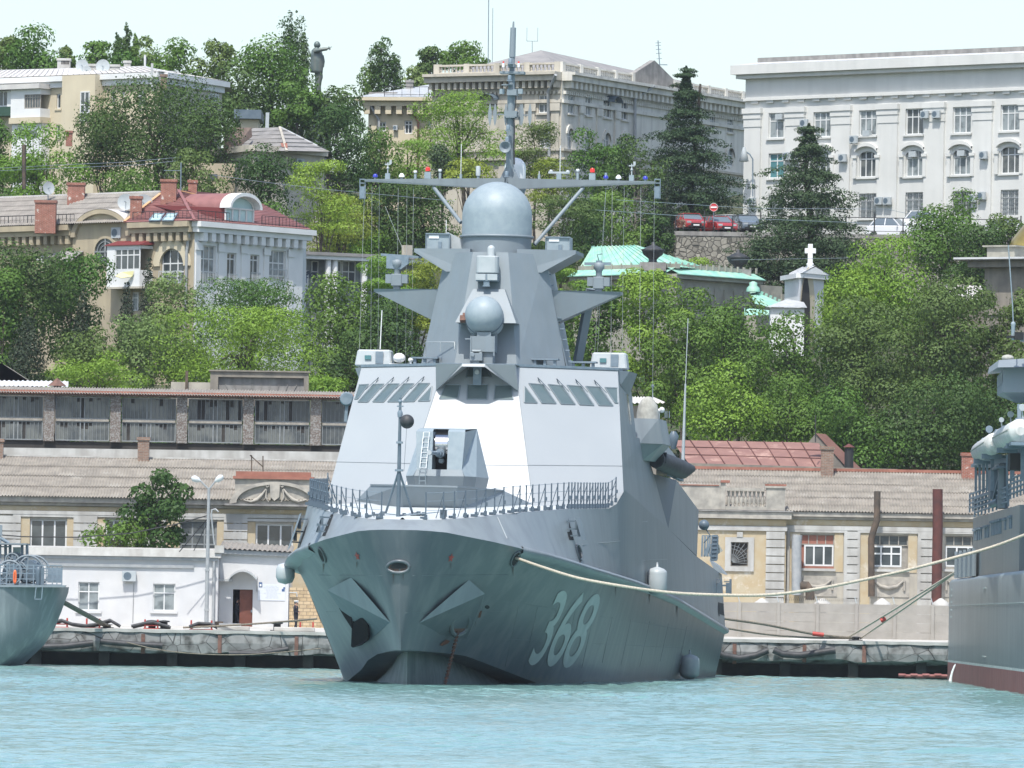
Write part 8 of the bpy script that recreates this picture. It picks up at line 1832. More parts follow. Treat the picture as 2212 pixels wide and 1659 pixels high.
for a in(('broad_tree','rounded dark tree on the skyline at the far upper left',72,64,175,112,708,'b','leaf_mid'),('young_tree','thin airy tree just right of the first rounded skyline tree',147,104,165,48,712,'s','leaf_olive'),('broad_tree','low open tree above the vented chimney block',205,92,165,74,706,'s','leaf_mid'),('poplar','tall dark columnar poplar above the pale roof',273,58,145,24,730,'p','leaf_dark'),('poplar','short poplar just left of the tall columnar one',254,78,140,20,732,'p','leaf_dark'),('poplar','short poplar just right of the tall columnar one',290,80,140,20,732,'p','leaf_mid'),('broad_tree','low tree below the three small poplars',255,118,185,90,712,'b','leaf_mid'),('broad_tree','pale pointed tree behind the flue pipe of the cream apartments',322,86,180,60,714,'s','leaf_pale'),('broad_tree','dark round tree behind the right end of the pale roof',372,94,200,96,708,'b','leaf_mid'),('broad_tree','light airy tree right of the cream apartments',458,94,230,96,712,'s','leaf_olive'),('broad_tree','pale skyline tree at the far left edge',8,82,170,70,716,'s','leaf_olive'),('broad_tree','big light green tree left of the bronze statue',588,100,290,160,706,'b','leaf_mid'),('broad_tree','bushy tree between the light tree and the cream apartments',520,150,300,130,702,'b','leaf_olive'),('poplar','tallest dark poplar behind the bronze statue',628,42,200,58,742,'p','leaf_dark'),('poplar','dark poplar touching the back of the bronze statue',656,78,200,28,741,'p','leaf_dark'),('broad_tree','rounded tree right below the bronze statue',712,196,305,130,700,'b','leaf_olive'),('broad_tree','small tree at the foot of the bronze statue',640,184,290,90,698,'s','leaf_mid'),('poplar','tall poplar standing alone left of the classical building',823,88,200,46,735,'p','leaf_dark'),('poplar','lower poplar at the left foot of the lone tall poplar',798,140,215,44,736,'p','leaf_mid'),('poplar','lower poplar at the right foot of the lone tall poplar',852,122,205,36,736,'p','leaf_dark'),('broad_tree','pale tree tops behind the low cream wing',898,150,210,66,742,'s','leaf_pale'),('broad_tree','airy tree rising above the left end of the roof balustrade',935,104,170,66,745,'s','leaf_olive'),('broad_tree','rounded tree rising above the middle of the roof balustrade',1000,96,165,104,746,'s','leaf_mid')):T(*a,leaf=.15,grp=sk)
up_='trees on the upper slope'
for a in(('maple','huge dark spreading tree in front of the cream apartments, crown centre',340,178,400,260,655,'b','leaf_dark'),('maple','dark tree forming the left flank of the huge spreading tree',225,222,390,140,652,'b','leaf_dark'),('maple','dark tree forming the right flank of the huge spreading tree',445,225,400,140,651,'b','leaf_dark'),('broad_tree','light green tree over the left end of the villa roof',85,275,440,170,640,'s','leaf_bright'),('broad_tree','tree at the left edge beside the glazed balconies',0,268,430,70,645,'b','leaf_mid'),('broad_tree','small bright bush tree behind the middle of the slate roof',285,368,440,130,636,'b','leaf_mid'),('broad_tree','grey green tree behind the red tiled roof',425,330,450,120,634,'s','leaf_olive'),('broad_tree','dense dark round tree in front of the grey hipped house',566,326,450,132,640,'b','leaf_dark'),('maple','dark leafy tree left of the low cream wing',738,232,400,124,660,'b','leaf_dark'),('broad_tree','bright green tree below the grey hipped house',700,352,500,140,632,'f','leaf_bright'),('broad_tree','dark tree behind the barrel dormer',585,440,520,90,630,'b','leaf_mid'),('broad_tree','yellow green tree right of the barrel dormer',738,425,560,190,641,'f','leaf_yellow'),('broad_tree','mid green tree under the dark box on the low wing',815,285,420,90,668,'b','leaf_mid'),('acacia','wide feathery tree in front of the classical building left of the mast',1000,205,400,200,685,'f','leaf_bright'),('acacia','bright low tree spreading left below the feathery tree',880,305,430,150,672,'f','leaf_bright'),('evergreen','blackish evergreen just left of the yellow bush above the yardarm',958,318,430,60,662,'b','needle_dark'),('shrub','yellow green bush above the middle of the yardarm',1012,345,400,100,655,'b','leaf_yellow'),('acacia','feathery tree just right of the mast below the arched windows',1160,270,420,120,690,'f','leaf_olive'),('shrub','light shrub beside the white dome',1190,345,440,90,660,'f','leaf_yellow'),('broad_tree','leafy tree in front of the lower arched windows',1290,290,420,110,668,'s','leaf_mid'),('broad_tree','leafy tree reaching the third arched window',1350,300,430,90,670,'s','leaf_dark'),('bare_tree','thin greyish half bare tree left of the big cedar',1370,318,520,140,664,'s','leaf_olive'),('cypress','narrow dark cypress beside the yardarm tip',1441,388,560,32,656,'c','cypress_dark')):
 T(*a,grp=up_,dens=.35 if a[0]=='bare_tree' else 1.35,trunk='dry_branch' if a[0]=='bare_tree' else 'bark')
T('cedar','tall dark cedar between the classical building and the white office',1500,150,540,262,674,'k','needle_dark',leaf=.12,dens=2.6,grp='cedars');T('cedar','tall tiered dark cedar in front of the white office',1748,275,660,395,648,'k','needle_dark',leaf=.12,dens=2.4,grp='cedars')
md_='trees behind the warship'
for a in(('broad_tree','shadowy dark tree behind the left yard strut',915,395,570,150,640,'b','leaf_dark'),('broad_tree','shadowy dark tree left of the wire antennas',840,400,560,110,642,'b','leaf_dark'),('broad_tree','small bright tree over the pavilion roof',800,505,560,80,640,'b','leaf_bright'),('acacia','light feathery tree behind the right yard strut',1215,400,600,120,640,'f','leaf_olive'),('broad_tree','bushy tree above the ridge of the green roof',1320,420,560,140,650,'s','leaf_mid'),('broad_tree','dim tree behind the left end of the green roof',1260,430,560,90,646,'b','leaf_dark'),('shrub','low bright shrub under the rubble wall',1500,560,610,80,655,'b','leaf_bright'),('broad_tree','dark tree just right of the cypress above the urn',1420,470,590,60,652,'s','leaf_dark'),('broad_tree','tree in front of the terrace right of the tiered cedar',2045,440,620,170,640,'b','leaf_mid'),('broad_tree','bushy tree between the chestnut and the domed church',2110,490,660,120,632,'b','leaf_dark'),('broad_tree','light tree at the right edge above the dome',2180,470,560,90,642,'s','leaf_olive'),('chestnut','big light leaved chestnut right of the chapel cross',1895,525,740,210,606,'b','leaf_bright'),('chestnut','leafy chestnut branch mass just right of the white chapel',1825,600,760,120,604,'b','leaf_bright'),('evergreen','dark evergreen behind the white chapel',1650,520,700,120,645,'k','needle_dark'),('acacia','bright feathery tree just left of the dark tower',900,570,760,150,588,'f','leaf_yellow'),('acacia','bright tree between the pavilion and the left radar bracket',820,560,780,130,586,'f','leaf_bright'),('broad_tree','mid green tree in front of the pavilion columns',735,606,820,165,584,'b','leaf_mid'),('broad_tree','dark tree behind the left bridge roof boxes',850,650,850,150,576,'b','leaf_dark'),('broad_tree','dark tree filling the gap left of the bridge',760,720,860,140,572,'b','leaf_dark'),('acacia','light tree just right of the sensor tower',1215,560,800,110,590,'f','leaf_bright'),('broad_tree','tree behind the leaning strut of the tower',1285,620,850,130,584,'s','leaf_mid'),('acacia','tall bright tree below the right urn of the green roof',1400,592,900,150,580,'s','leaf_bright'),('broad_tree','dark trunked tree behind the tall whip antenna',1480,640,900,150,576,'s','leaf_mid'),('broad_tree','dense green tree below the stepped porch roof',1590,662,880,190,582,'b','leaf_mid'),('broad_tree','bright lower tree above the red sheet roof',1560,800,950,170,560,'b','leaf_bright'),('broad_tree','green tree below the chapel annex',1715,694,900,170,578,'s','leaf_mid'),('broad_tree','shadowed tree over the gable of the red sheet roof',1700,820,1010,200,562,'b','leaf_mid'),('elm','olive green elm below the chestnut',1860,660,960,210,575,'s','leaf_olive'),('elm','very large olive elm left of the right ship bridge',2030,620,930,260,570,'s','leaf_olive'),('elm','olive elm at the right edge behind the ship bridge wing',2160,640,960,150,572,'s','leaf_olive'),('broad_tree','dark wide tree above the reddish brick chimney',1990,830,1020,230,558,'b','leaf_dark'),('broad_tree','dark tree between the gable coping and the elm',1850,850,1020,190,557,'b','leaf_mid'),('broad_tree','dark tree behind the life rafts of the right ship',2130,850,1010,160,560,'b','leaf_dark')):T(*a,grp=md_)
lo='trees below the corner house'
for a in(('broad_tree','big dark tree at the lower left edge',60,545,840,190,582,'b','leaf_dark'),('broad_tree','leafy tree left of the round window',150,555,760,150,590,'b','leaf_mid'),('broad_tree','small tree at the left edge below the slate roof',5,590,800,80,578,'b','leaf_mid'),('cypress','dark cypress below the round window',178,640,830,46,570,'c','cypress_dark'),('cypress','tall dark cypress under the glazed white balcony',318,582,780,42,588,'c','cypress_dark'),('cypress','shorter dark cypress left of the balcony cypress',272,628,780,40,587,'c','cypress_dark'),('cypress','cypress wide at the base in the left shadow',55,700,840,80,566,'c','cypress_dark'),('maple','pale leaved tree under the arched balcony window',372,605,800,130,580,'b','leaf_pale'),('maple','pale leaved lower tree left of the feathery umbrella tree',290,690,850,120,568,'b','leaf_pale'),('acacia','dome shaped feathery tree hiding the foot of the white wing',540,608,760,240,590,'f','leaf_mid'),('acacia','wide bright feathery tree above the roof parapet',525,672,860,330,566,'f','leaf_bright'),('broad_tree','grey green bush left of the pale leaved tree',190,715,800,120,564,'b','leaf_olive'),('shrub','low bright bush over the metal roof shed',205,772,850,190,556,'f','leaf_bright'),('shrub','low bright branch right of the roof parapet',700,815,860,90,545,'f','leaf_bright'),('broad_tree','dark tree behind the pale leaved trees',400,730,850,120,572,'b','leaf_dark')):T(*a,grp=lo)
T('fig_tree','bushy tree with drooping branches in front of the yellow building beside the lamp post',335,1025,1180,128,492,'s','leaf_dark',leaf=.13,dens=1.7,grp='trees on the quay');T('fig_tree','low leafy branches left of the bushy quay tree',255,1115,1182,140,491.5,'s','leaf_mid',leaf=.12,dens=.9,grp='trees on the quay')
n=2600;px_=rng.uniform(-52,60,n);py_=537+225*rng.random(n);C,N=[],[]
for x,y in zip(px_,py_):
 if x>6 and 656<y<690 or(660<y and x>18)or(x>6 and 640<y<661 and x<20):continue
 r=rng.uniform(.7,1.9);k=42;d=rdir(k,.6);C.append(d*(r*rng.uniform(.6,1.05,k))[:,None]*np.array([1.3,1.3,.7])+np.array([x,y,gz(x,y)+.2]));N.append(d)
V,F=leaves(np.vstack(C),np.vstack(N),.26);go=np_mesh('undergrowth',V,F,'leaf_dark');tag(go,'dense dark green undergrowth covering the hillside','undergrowth',kind='stuff')
def sidef(off):f=Fac((18.6+off+.0143*469,469),(18.6+off+.0143*330,330));f.n=-f.n if f.n.x>0 else f.n;f.pl=(f.o.copy(),f.n);return f
hf,sf=sidef(0),sidef(.35)
rs=empty('grey_ship',(25.3,469,0),'grey ship with red waterline, life rafts and a bridge wing cut by the right edge','ship')
zd_=hf.px(*zz('V',205,712))[1];LH=hf.len
m=MB();rows=[]
for z,d in((1.2,0),(2.5,0),(4.5,.0),(zd_-.25,.0),(zd_-.08,-.12),(zd_,-.35)):rows.append([hf.at(s,z,d)for s in np.linspace(0,LH,20)])
m.grid(rows,True);e=[hf.at(0,z,d)for z,d in((1.2,0),(zd_-.25,0),(zd_,-.35))];m.poly(e+[hf.at(0,zd_,-11),hf.at(0,1.2,-11)]);m.poly([hf.at(LH,1.2,0),hf.at(LH,zd_-.25,0),hf.at(LH+9,zd_+.6,-5.5),hf.at(LH+6,1.2,-5.5)]);m.poly([hf.at(LH,1.2,-11),hf.at(LH,zd_,-11),hf.at(LH+9,zd_+.6,-5.5),hf.at(LH+6,1.2,-5.5)]);m.poly([hf.at(LH,zd_-.25,0),hf.at(LH,zd_,-11),hf.at(LH+9,zd_+.6,-5.5)]);m.quad(hf.at(0,1.2,-11),hf.at(LH,1.2,-11),hf.at(LH,zd_,-11),hf.at(0,zd_,-11));m.quad(hf.at(0,zd_,-.35),hf.at(LH,zd_,-.35),hf.at(LH,zd_,-11),hf.at(0,zd_,-11));m.build('hull','hull_grey',rs)
m=MB();hf.box(m,.02,LH,1.08,1.2,-11,.012);m.build('white_line','waterline_white',rs);m=MB();hf.box(m,.02,LH,-.6,1.077,-11,.02);m.prism([hf.at(LH,-.6,0),hf.at(LH+5.5,-.6,-5.5),hf.at(LH,-.6,-11)],(0,0,1.79));m.build('red_boot','boot_red',rs)
m=MB()
for y0,y1 in((930,870),):a,b_=hf.px(*zz('V',205,y0)),hf.px(*zz('V',781,y1));m.bar(hf.at(.2,a[1]+.05,.01),hf.at(b_[0],a[1]+.05,.01),.03)
for x,y in((480,785),(475,1320)):a=hf.px(*zz('V',x,y));hf.box(m,a[0]-2,a[0]+1,a[1]-.03,a[1]+.03,.003,.04)
m.build('weld_seam','waterline_white',rs)
def vq(f,key,x0,y0,x1,y1):a,b_=f.px(*zz(key,x0,(y0+y1)/2)),f.px(*zz(key,x1,(y0+y1)/2));return a[0],b_[0],f.px(*zz(key,(x0+x1)/2,y1))[1],f.px(*zz(key,(x0+x1)/2,y0))[1]
zs_=sf.px(*zz('V',385,240))[1];s0,s1=sf.px(*zz('V',380,450))[0],sf.px(*zz('V',745,350))[0]
m=MB();sf.box(m,s0,s1,zd_,zs_,-8,0);so_=m.build('deckhouse','hull_grey',rs);m=MB();sf.box(m,s1+.1,LH,zd_,zs_+.6,-8,-1.6);m.build('inner_deckhouse','dark_navy',rs)
for q in((395,340,405,415),(412,328,455,412),(475,310,512,395),(527,268,608,372),(628,252,648,335),(668,235,690,325)):
 a,b_,z0_,z1_=vq(sf,'V',*q);m=MB();n=max(1,int((q[2]-q[0])/11));st=(b_-a)/n
 for k in range(n):sf.box(m,a+st*(k+.15),a+st*(k+.75),z0_+.02,z1_-.02,.003,.05);sf.box(m,a+st*(k+.1),a+st*(k+.8),z1_-.02,z1_+.1,.003,.14)
 m.build('vent_louvre','steel_fitting',so_)
m=MB();a,b_,z0_,z1_=vq(hf,'V',242,500,378,690);f_=sidef(.1);f_.box(m,a,b_,zd_,z1_,-.1,0)
for k in range(5):x=a+(b_-a)*k/4;m.bar(f_.at(x,zd_,.05),f_.at(x,z1_+.1,.05),.16)
m.build('bulwark_screen','tower_paint',rs)
m=MB();a=hf.px(*zz('V',216,900));[hf.box(m,a[0]-.9,a[0]+.6,a[1]+k,a[1]+k+.1,.003,.02)for k in(-.85,-.45,0,.35,.7)];m.build('draught_mark','waterline_white',rs)
def UP(x,y,Y):return P(*zz('U',x,y),Y)
m=MB();
for a,b_,c,Y0_,Y1_ in(((388,1285),(545,1203),(670,1215),446,415),((600,1165),(722,1100),(900,1105),415,380)):p,q,r_=UP(*a,Y0_),UP(*b_,Y1_),UP(*c,Y1_-2);m.hexa([p,q,r_+Vector((1.5,0,0)),p+Vector((3,0,0))],[v+Vector((0,0,.15))for v in(p,q,r_+Vector((1.5,0,0)),p+Vector((3,0,0)))])
m.build('raft_platform','steel_fitting',rs)
for x,y0,y1,Y,w_ in((430,1270,1500,443,.26),(462,1255,1500,437,.26),(494,1240,1490,431,.3),(524,1225,1480,426,.26),(567,1210,1480,418,.36),(732,1110,1400,400,.44),(690,1180,1560,402,.2),(820,1110,1400,385,.4)):m=MB();m.bar(UP(x,y0,Y),UP(x,y1,Y),w_*.5);m.build('stanchion','steel_fitting',rs)
def raft(a,b_,Ya,Yb_,r_,lab):
 e=empty('life_raft',UP(*a,Ya),lab,'life raft','white life raft canisters');p,q=UP(*a,Ya),UP(*b_,Yb_);d=(q-p).normalized();L_=(q-p).length;m=MB()
 m.tube([p-d*.25,p-d*.1,p,p+d*L_*.5,q,q+d*.1,q+d*.25],[r_*.35,r_*.8,r_,r_,r_,r_*.8,r_*.35],20);m.build('canister','raft_white',e);m=MB()
 for k in range(6):c=p.lerp(q,.08+k*.17);m.tube([c-d*.04,c+d*.04],r_*1.02,20,False)
 m.tube([p+Vector((-r_*.98,0,.05)),q+Vector((-r_*.98,0,.05))],.05,5);m.build('strap','canvas',e);m=MB()
 for k in(.2,.8):c=p.lerp(q,k);m.cbox(c-Vector((0,0,r_+.05)),1.0,.3,.25)
 m.build('cradle','steel_fitting',e)
raft((470,1158),(585,1085),432,404,.52,'white ribbed life raft canister nearest the slate roof');raft((665,1050),(800,985),404,380,.58,'bigger white life raft canister at the right edge')
for a0,Y,h in((430,440,105),(470,436,120),(580,410,150),(640,405,130),(750,385,165)):
 m=MB();x0=a0;yb={430:1165,470:1150,580:1110,640:1060,750:1030}[a0];p=[UP(x0,yb+60,Y),UP(x0,yb-h+40,Y),UP(x0+18,yb-h+20,Y),UP(x0+110,yb-h+15,Y-4)];m.tube(p,.07,6);m.build('guard_hoop','steel_fitting',rs)
for x,y,Y,r_ in((815,790,380,.17),(718,845,395,.16),(642,892,405,.13),(540,970,415,.19)):e=bpy.data.objects;m=MB();c=UP(x,y,Y);m.lathe(c,[(r_*.3,.35),(r_*.9,.15),(r_,-.12),(r_*.9,-.16)],16,'Y');m.bar(c-Vector((0,0,r_*.8)),c-Vector((-.1,0,r_+.8)),.06);o=m.build('searchlight','steel_fitting' if x<600 else 'light_grey',rs)
def rails(x0,y0,x1,y1,Y0_,Y1_,h,n,mt='steel_fitting'):
 m=MB();a,b_=UP(x0,y0,Y0_),UP(x1,y1,Y1_);up=Vector((0,0,h))
 for k in range(n+1):c=a.lerp(b_,k/n);m.bar(c,c+up,.09)
 for t in(.25,.5,.75,1):m.bar(a+up*t,b_+up*t,.08)
 return m.build('railing',mt,rs)
rails(378,1660,545,1610,446,428,1.0,6);rails(690,1560,830,1510,405,390,1.0,5);rails(420,1700,700,1610,440,405,1.0,9)
m=MB();m.hexa([UP(545,1320,424),UP(680,1290,410),UP(690,1290,402),UP(600,1290,402)],[UP(545,1300,424),UP(680,1270,410),UP(690,1270,402),UP(600,1270,402)]);c=UP(655,1440,412);m.cbox(c,.45,1.5,2.3);c=UP(590,1430,420);m.cbox(c,.6,2,1.5);m.bar(UP(570,1600,418),UP(625,1380,415),.18);m.tube([UP(570,1590,417),UP(620,1570,415)],.2,8);m.build('deck_machinery','dark_navy',rs)
m=MB();c=UP(655,1440,411.2);m.box(c.x-.22,c.x+.05,c.y-.05,c.y,c.z-1.1,c.z+1.1);m.build('locker','tower_paint',rs)
m=MB();c=UP(790,1240,396);m.cbox(c,1.0,2,.8);m.build('dark_recess','void_dark',rs)
m=MB();Y=388;F_=[UP(x,y,Y)for x,y in((665,462),(1000,450),(1000,660),(650,662))];S_=[UP(x,y,yy)for x,y,yy in((608,530,396),(665,462,388),(650,662,388),(606,690,396))]
m.poly(F_);m.poly(S_);m.poly([S_[3],S_[2],F_[2],UP(1000,755,392),UP(770,752,394)]);m.poly([UP(606,690,396),UP(770,752,394),UP(1000,755,392),UP(1000,690,400)]);bw_=fixn(m.build('bridge_wing','tower_paint',rs))
m=MB();m.hexa([UP(528,512,397),UP(612,455,387),UP(1000,450,387),UP(1000,470,400)],[UP(540,455,398),UP(622,395,388),UP(1000,372,388),UP(1000,372,401)]);fixn(m.build('wing_roof','navy_paint',bw_))
m=MB()
for k in range(4):a=.15+.2*k;p=[S_[0].lerp(S_[1],a),S_[0].lerp(S_[1],a+.12),S_[3].lerp(S_[2],a+.12),S_[3].lerp(S_[2],a)];m.poly([p[0].lerp(p[3],.15)+Vector((-.04,0,0)),p[1].lerp(p[2],.15)+Vector((-.04,0,0)),p[1].lerp(p[2],.6)+Vector((-.04,0,0)),p[0].lerp(p[3],.6)+Vector((-.04,0,0))])
m.build('wing_window','light_grey',bw_)
m=MB();m.sphere(UP(695,378,389),.3,14,8,.55);m.build('canvas_cover','canvas',bw_)
m=MB();c=UP(790,195,386);m.cbox(c,.42,.4,.36);m.cbox(c-Vector((.4,0,.05)),.4,.3,.1);m.build('lamp_box','black_void',rs);m=MB();c=UP(740,140,386);m.lathe(c,[(.09,-.5),(.10,.2),(.12,.28),(.07,.36)],12);m.tube([c+Vector((0,0,.3)),UP(735,-60,386),UP(700,-560,386)],.03,4);m.build('whip_base','radome_paint',rs)
m=MB();m.bar(UP(790,760,386),UP(790,900,386),.18);m.build('support_post','steel_fitting',rs)
m=MB();m.bar(UP(800,215,386.5),UP(1000,215,386.5),.3);m.build('signal_arm','tower_paint',rs)
m=MB();p=[P(*zz('V',x,y),458)for x,y in((262,1368),(240,1395),(222,1440),(212,1480),(206,1515))];m.tube(p,[.05,.06,.07,.08,.11],6);tag(m.build('cooling_water','water_jet'),'thin white jet of water falling from the red waterline of the right ship','water jet')
m=MB()
for k in range(8):c=P(*zz('t',1520+k*36,1590+(k%2)*5),470);m.tube([c+Vector((-.2,0,.05)),c+Vector((.2,0,.05))],.10,6)
m.tube([P(*zz('t',1515,1590),470),P(*zz('t',1800,1600),470)],.04,4);tag(m.build('float_line','boot_red'),'short string of reddish floats on the water by the right quay','float line')
ls=empty('small_ship',P(*zz('k',0,1500),462),'dark grey ship with railing, cable reels and an orange ring at the left edge','ship')
def K(x,y,Y=462):return P(*zz('k',x,y),Y)
m=MB();rows=[]
for x,y in((722,685),(714,745),(640,950),(560,1150),(440,1335),(235,1530),(150,1600)):
 c=K(x,y);z=c.z;xs_=c.x;t=(z+.5)/6
 rows.append([(-60,461.4,z),(-40,461.4+(1-t)*.3,z),(xs_-3.5,462+(1-t)*.4,z),(xs_-1.2,462.6+(1-t)*.5,z),(xs_,466,z),(xs_-1.2,469.6,z),(-60,470.4,z)])
m.grid(rows,True);m.poly(rows[0]);lo_=fixn(m.build('hull','hull_grey',ls));m=MB();p=K(560,690,462.2);m.hexa([K(-900,682),K(712,690),K(722,690,466),(-60,470,K(0,690).z)],[v+Vector((0,0,.12))for v in(K(-900,682),K(735,690),K(738,690,466),Vector((-60,470,K(0,690).z)))]);m.build('deck_edge','tower_paint',ls)
m=MB();a=K(388,790,461.5);p=[K(x,y,461.5)for x,y in((400,690),(385,820),(460,820),(470,690))];[m.bar(p[i_],p[i_+1],.05)for i_ in range(3)];m.build('hatch_line','steel_fitting',lo_)
m=MB();zt_=K(0,430,463).z;xs_=[K(x,600,463).x for x in(-140,-70,0,75,150,220,295,370,440,510,580,630,685)];zbk=K(0,670,463).z
for x in xs_:m.bar((x,463,zbk),(x,463,zt_+(-.1 if x>xs_[8]else 0)),.06)
for t in(0.12,.36,.62,.85,1):m.bar((-45,463,zbk+(zt_-zbk)*t),(xs_[-1],463,zbk+(zt_-zbk)*t-.05),.05)
m.build('railing','steel_fitting',ls)
def reel(x,y,r_,wd,Y=465):
 c=K(x,y,Y);m=MB()
 for s_ in(-wd,wd):
  T=[2*math.pi*k/32 for k in range(33)];m.tube([c+Vector((r_*math.cos(t)+s_*.5,s_,r_*math.sin(t)))for t in T],.06,6,False)
  for k in range(4):t=math.pi*k/4;v=Vector((r_*math.cos(t),0,r_*math.sin(t)));m.bar(c+v+Vector((s_*.5,s_,0)),c-v+Vector((s_*.5,s_,0)),.05)
 o=m.build('cable_reel','tower_paint',ls);m=MB();m.tube([c+Vector((-wd*.5,-wd,0)),c+Vector((wd*.5,wd,0))],r_*.72,20);m.build('drum','dark_navy',o)
reel(340,510,.88,.3);reel(140,530,.68,.3,464.5);reel(155,385,.36,.2,466)
m=MB();c=K(470,570,462.8);m.cbox(c,.2,.2,.98);c=K(425,560,462.9);m.lathe(c,[(.14,-.6),(.16,0),(.2,.35),(.1,.5)],10);m.build('fairlead_post','dark_navy',ls)
m=MB();a,b_=K(525,475,464),K(682,640,464);m.box(a.x,b_.x,464,464.1,b_.z,a.z);m.build('side_screen','steel_fitting',ls)
m=MB();c=K(165,575,462.6);T=[2*math.pi*k/20 for k in range(21)];m.tube([c+Vector((.06*math.cos(t),0,.36*math.sin(t)))for t in T],.05,6,False);m.build('life_ring','orange_ring',ls)
m=MB();a,b_=K(-300,195,467),K(312,222,467);m.box(a.x,b_.x,465.5,469,b_.z,a.z);cbx=m.build('cabin_roof','tower_paint',ls);m=MB()
for x in(-60,62,112,245,300):a,b_=K(x,215,466.5),K(x,470,466.5);m.bar(a,b_,.16)
m.bar(K(-200,240,466),K(110,240,466),.08);m.tube([K(-80,100,466),K(20,155,466),K(100,200,466)],.1,6);m.build('cabin_frame','steel_fitting',ls)
m=MB();a,b_=K(145,245,467),K(225,400,467);m.box(a.x,b_.x,467,467.1,b_.z,a.z);m.build('cabin_window','aqua_window',ls)
m=MB()
for k in range(26):c=K(rng.uniform(-20,380),rng.uniform(560,665),rng.uniform(464,467));m.cbox(c,rng.uniform(.08,.35),.3,rng.uniform(.08,.4))
m.build('deck_gear','dark_navy',ls);m=MB();c=K(5,60,466);m.cbox(c,.2,.2,.6);m.bar(K(0,-0,466),K(0,400,466),.15);m.build('mast_stump','tower_paint',ls)
def rope(name,pts,r_,mt,lab,grp='mooring ropes',tw=True):
 e_=[Vector(p)for p in pts];n=60;out=[]
 L_=len(e_)-1
 for k in range(n*L_//2+1):
  t=k/(n*L_//2)*L_;i_=min(int(t),L_-1);f=t-i_;p0,p1,p2,p3=e_[max(i_-1,0)],e_[i_],e_[i_+1],e_[min(i_+2,L_)]
  out.append(.5*((2*p1)+(p2-p0)*f+(2*p0-5*p1+4*p2-p3)*f*f+(3*p1-p0-3*p2+p3)*f**3))
 m=MB();m.tube(out,[r_*(1+.10*(k%2))for k in range(len(out))],7);return tag(m.build(name,mt),lab,'rope',grp)
ip_=MSH@(hpt('d',120,545,.05));rp0=[ip_]+[P(*zz('d',x,y),Y)for x,y,Y in((330,622,383),(600,705,381),(900,762,380),(1200,806,380),(1500,832,380),(1952,842,380))]+[P(*zz('t',x,y),380)for x,y in((820,1090),(1100,1047),(1500,962),(1800,885),(2111,795))]+[P(2300,1120,378)]
rope('mooring_rope',rp0,.07,'rope','long pale twisted rope sagging from the port bow to the right edge')
bq=P(*zz('t',1238,1362),480.5)
rope('mooring_rope',[P(*zz('t',1843,960),468),P(*zz('t',1500,1172),474),bq+Vector((-.5,0,0))],.06,'rope','upper of two ropes slanting from the right ship to the quay bollard');rope('mooring_rope',[P(*zz('t',1843,965),468),P(*zz('t',1560,1162),474),bq+Vector((.3,0,0))],.06,'rope','lower of two ropes slanting from the right ship to the quay bollard')
rope('mooring_rope',[P(*zz('t',440,1243),472),P(*zz('t',700,1280),475),P(*zz('t',980,1335),478),bq],.07,'rope_dark','upper dark rope from the warship stern to the right quay bollard');rope('mooring_rope',[P(*zz('t',440,1298),472),P(*zz('t',700,1338),475),P(*zz('t',960,1358),478),bq],.055,'rope_dark','lower dark rope from the warship stern to the right quay bollard')
for a,b_,l in(((980,1334),(1048,1342),'red sleeve on the dark rope behind the warship'),((1392,1258),(1420,1240),'red sleeve on the slanting rope of the right ship')):m=MB();m.tube([P(*zz('t',*a),476),P(*zz('t',*b_),476)],.13,8);tag(m.build('rope_sleeve','red_paint'),l,'sleeve','red rope sleeves')
m=MB();a,b_=P(*zz('o',395,905),470),P(*zz('o',705,1075),481);m.bar(a,b_,.42,.1);m.bar(a+Vector((0,0,.08)),b_+Vector((0,0,.08)),.1,.12);tag(m.build('gangplank','rope_dark'),'narrow brown gangplank slanting from the left ship down to the quay','gangplank')
rope('mooring_rope',[P(*zz('o',1200,1082),480.5),P(*zz('o',1500,1068),480),P(*zz('o',1800,1048),479),P(*zz('o',2075,1025),474)],.055,'rope_dark','brown rope along the quay from the doorway to the warship');rope('mooring_rope',[P(*zz('o',830,1178),478.4),P(*zz('o',1030,1225),478.3),P(*zz('o',1300,1255),478.2),P(*zz('o',1650,1258),478.2),P(*zz('o',2100,1220),477)],.03,'rope_dark','thin sagging line along the face of the left quay')
def cable(key,pts,Y,lab,r_=.03,mt='iron_black'):m=MB();m.tube([P(*zz(key,x,y),Y)for x,y in pts],r_,4,False);tag(m.build('overhead_cable',mt),lab,'cable','overhead cables')
cable('o',[(-50,470),(150,486),(500,490),(850,465),(1150,405),(1370,345)],485,'dark cable with clips swinging from the left edge to the street lamp',.035);cable('o',[(1372,355),(1175,585)],485,'stay wire slanting left from the street lamp over the roof',.03);cable('o',[(1372,365),(1270,580)],485.2,'second stay wire from the street lamp, steeper',.025)
cable('l',[(-50,1380),(500,1350),(1100,1325),(1600,1280)],634,'pair of pale wires in front of the huge dark tree, upper one',.016,'steel_fitting');cable('l',[(0,1400),(700,1370),(1200,1350),(1600,1310)],634,'pair of pale wires in front of the huge dark tree, lower one',.016,'steel_fitting')
cable('W',[(0,710),(500,780),(1100,850),(1700,905),(2300,960)],618,'pale wire crossing from the red roof to behind the left yardarm',.016,'steel_fitting');cable('r',[(250,-20),(900,25),(1500,50),(2300,80)],640,'wire crossing in front of the parked red cars',.018,'steel_fitting');cable('q',[(-200,960),(600,1010),(1400,1015),(1700,1080)],640,'upper thin wire across the foot of the white office',.016,'steel_fitting');cable('r',[(1300,365),(2200,350)],618,'thin wire passing behind the stone cross of the chapel',.014,'steel_fitting')
cable('l',[(212,1170),(212,1560)],628,'dark utility pole standing in the trees above the slate roof',.16,'pipe_brown')
QF=QZ+.03
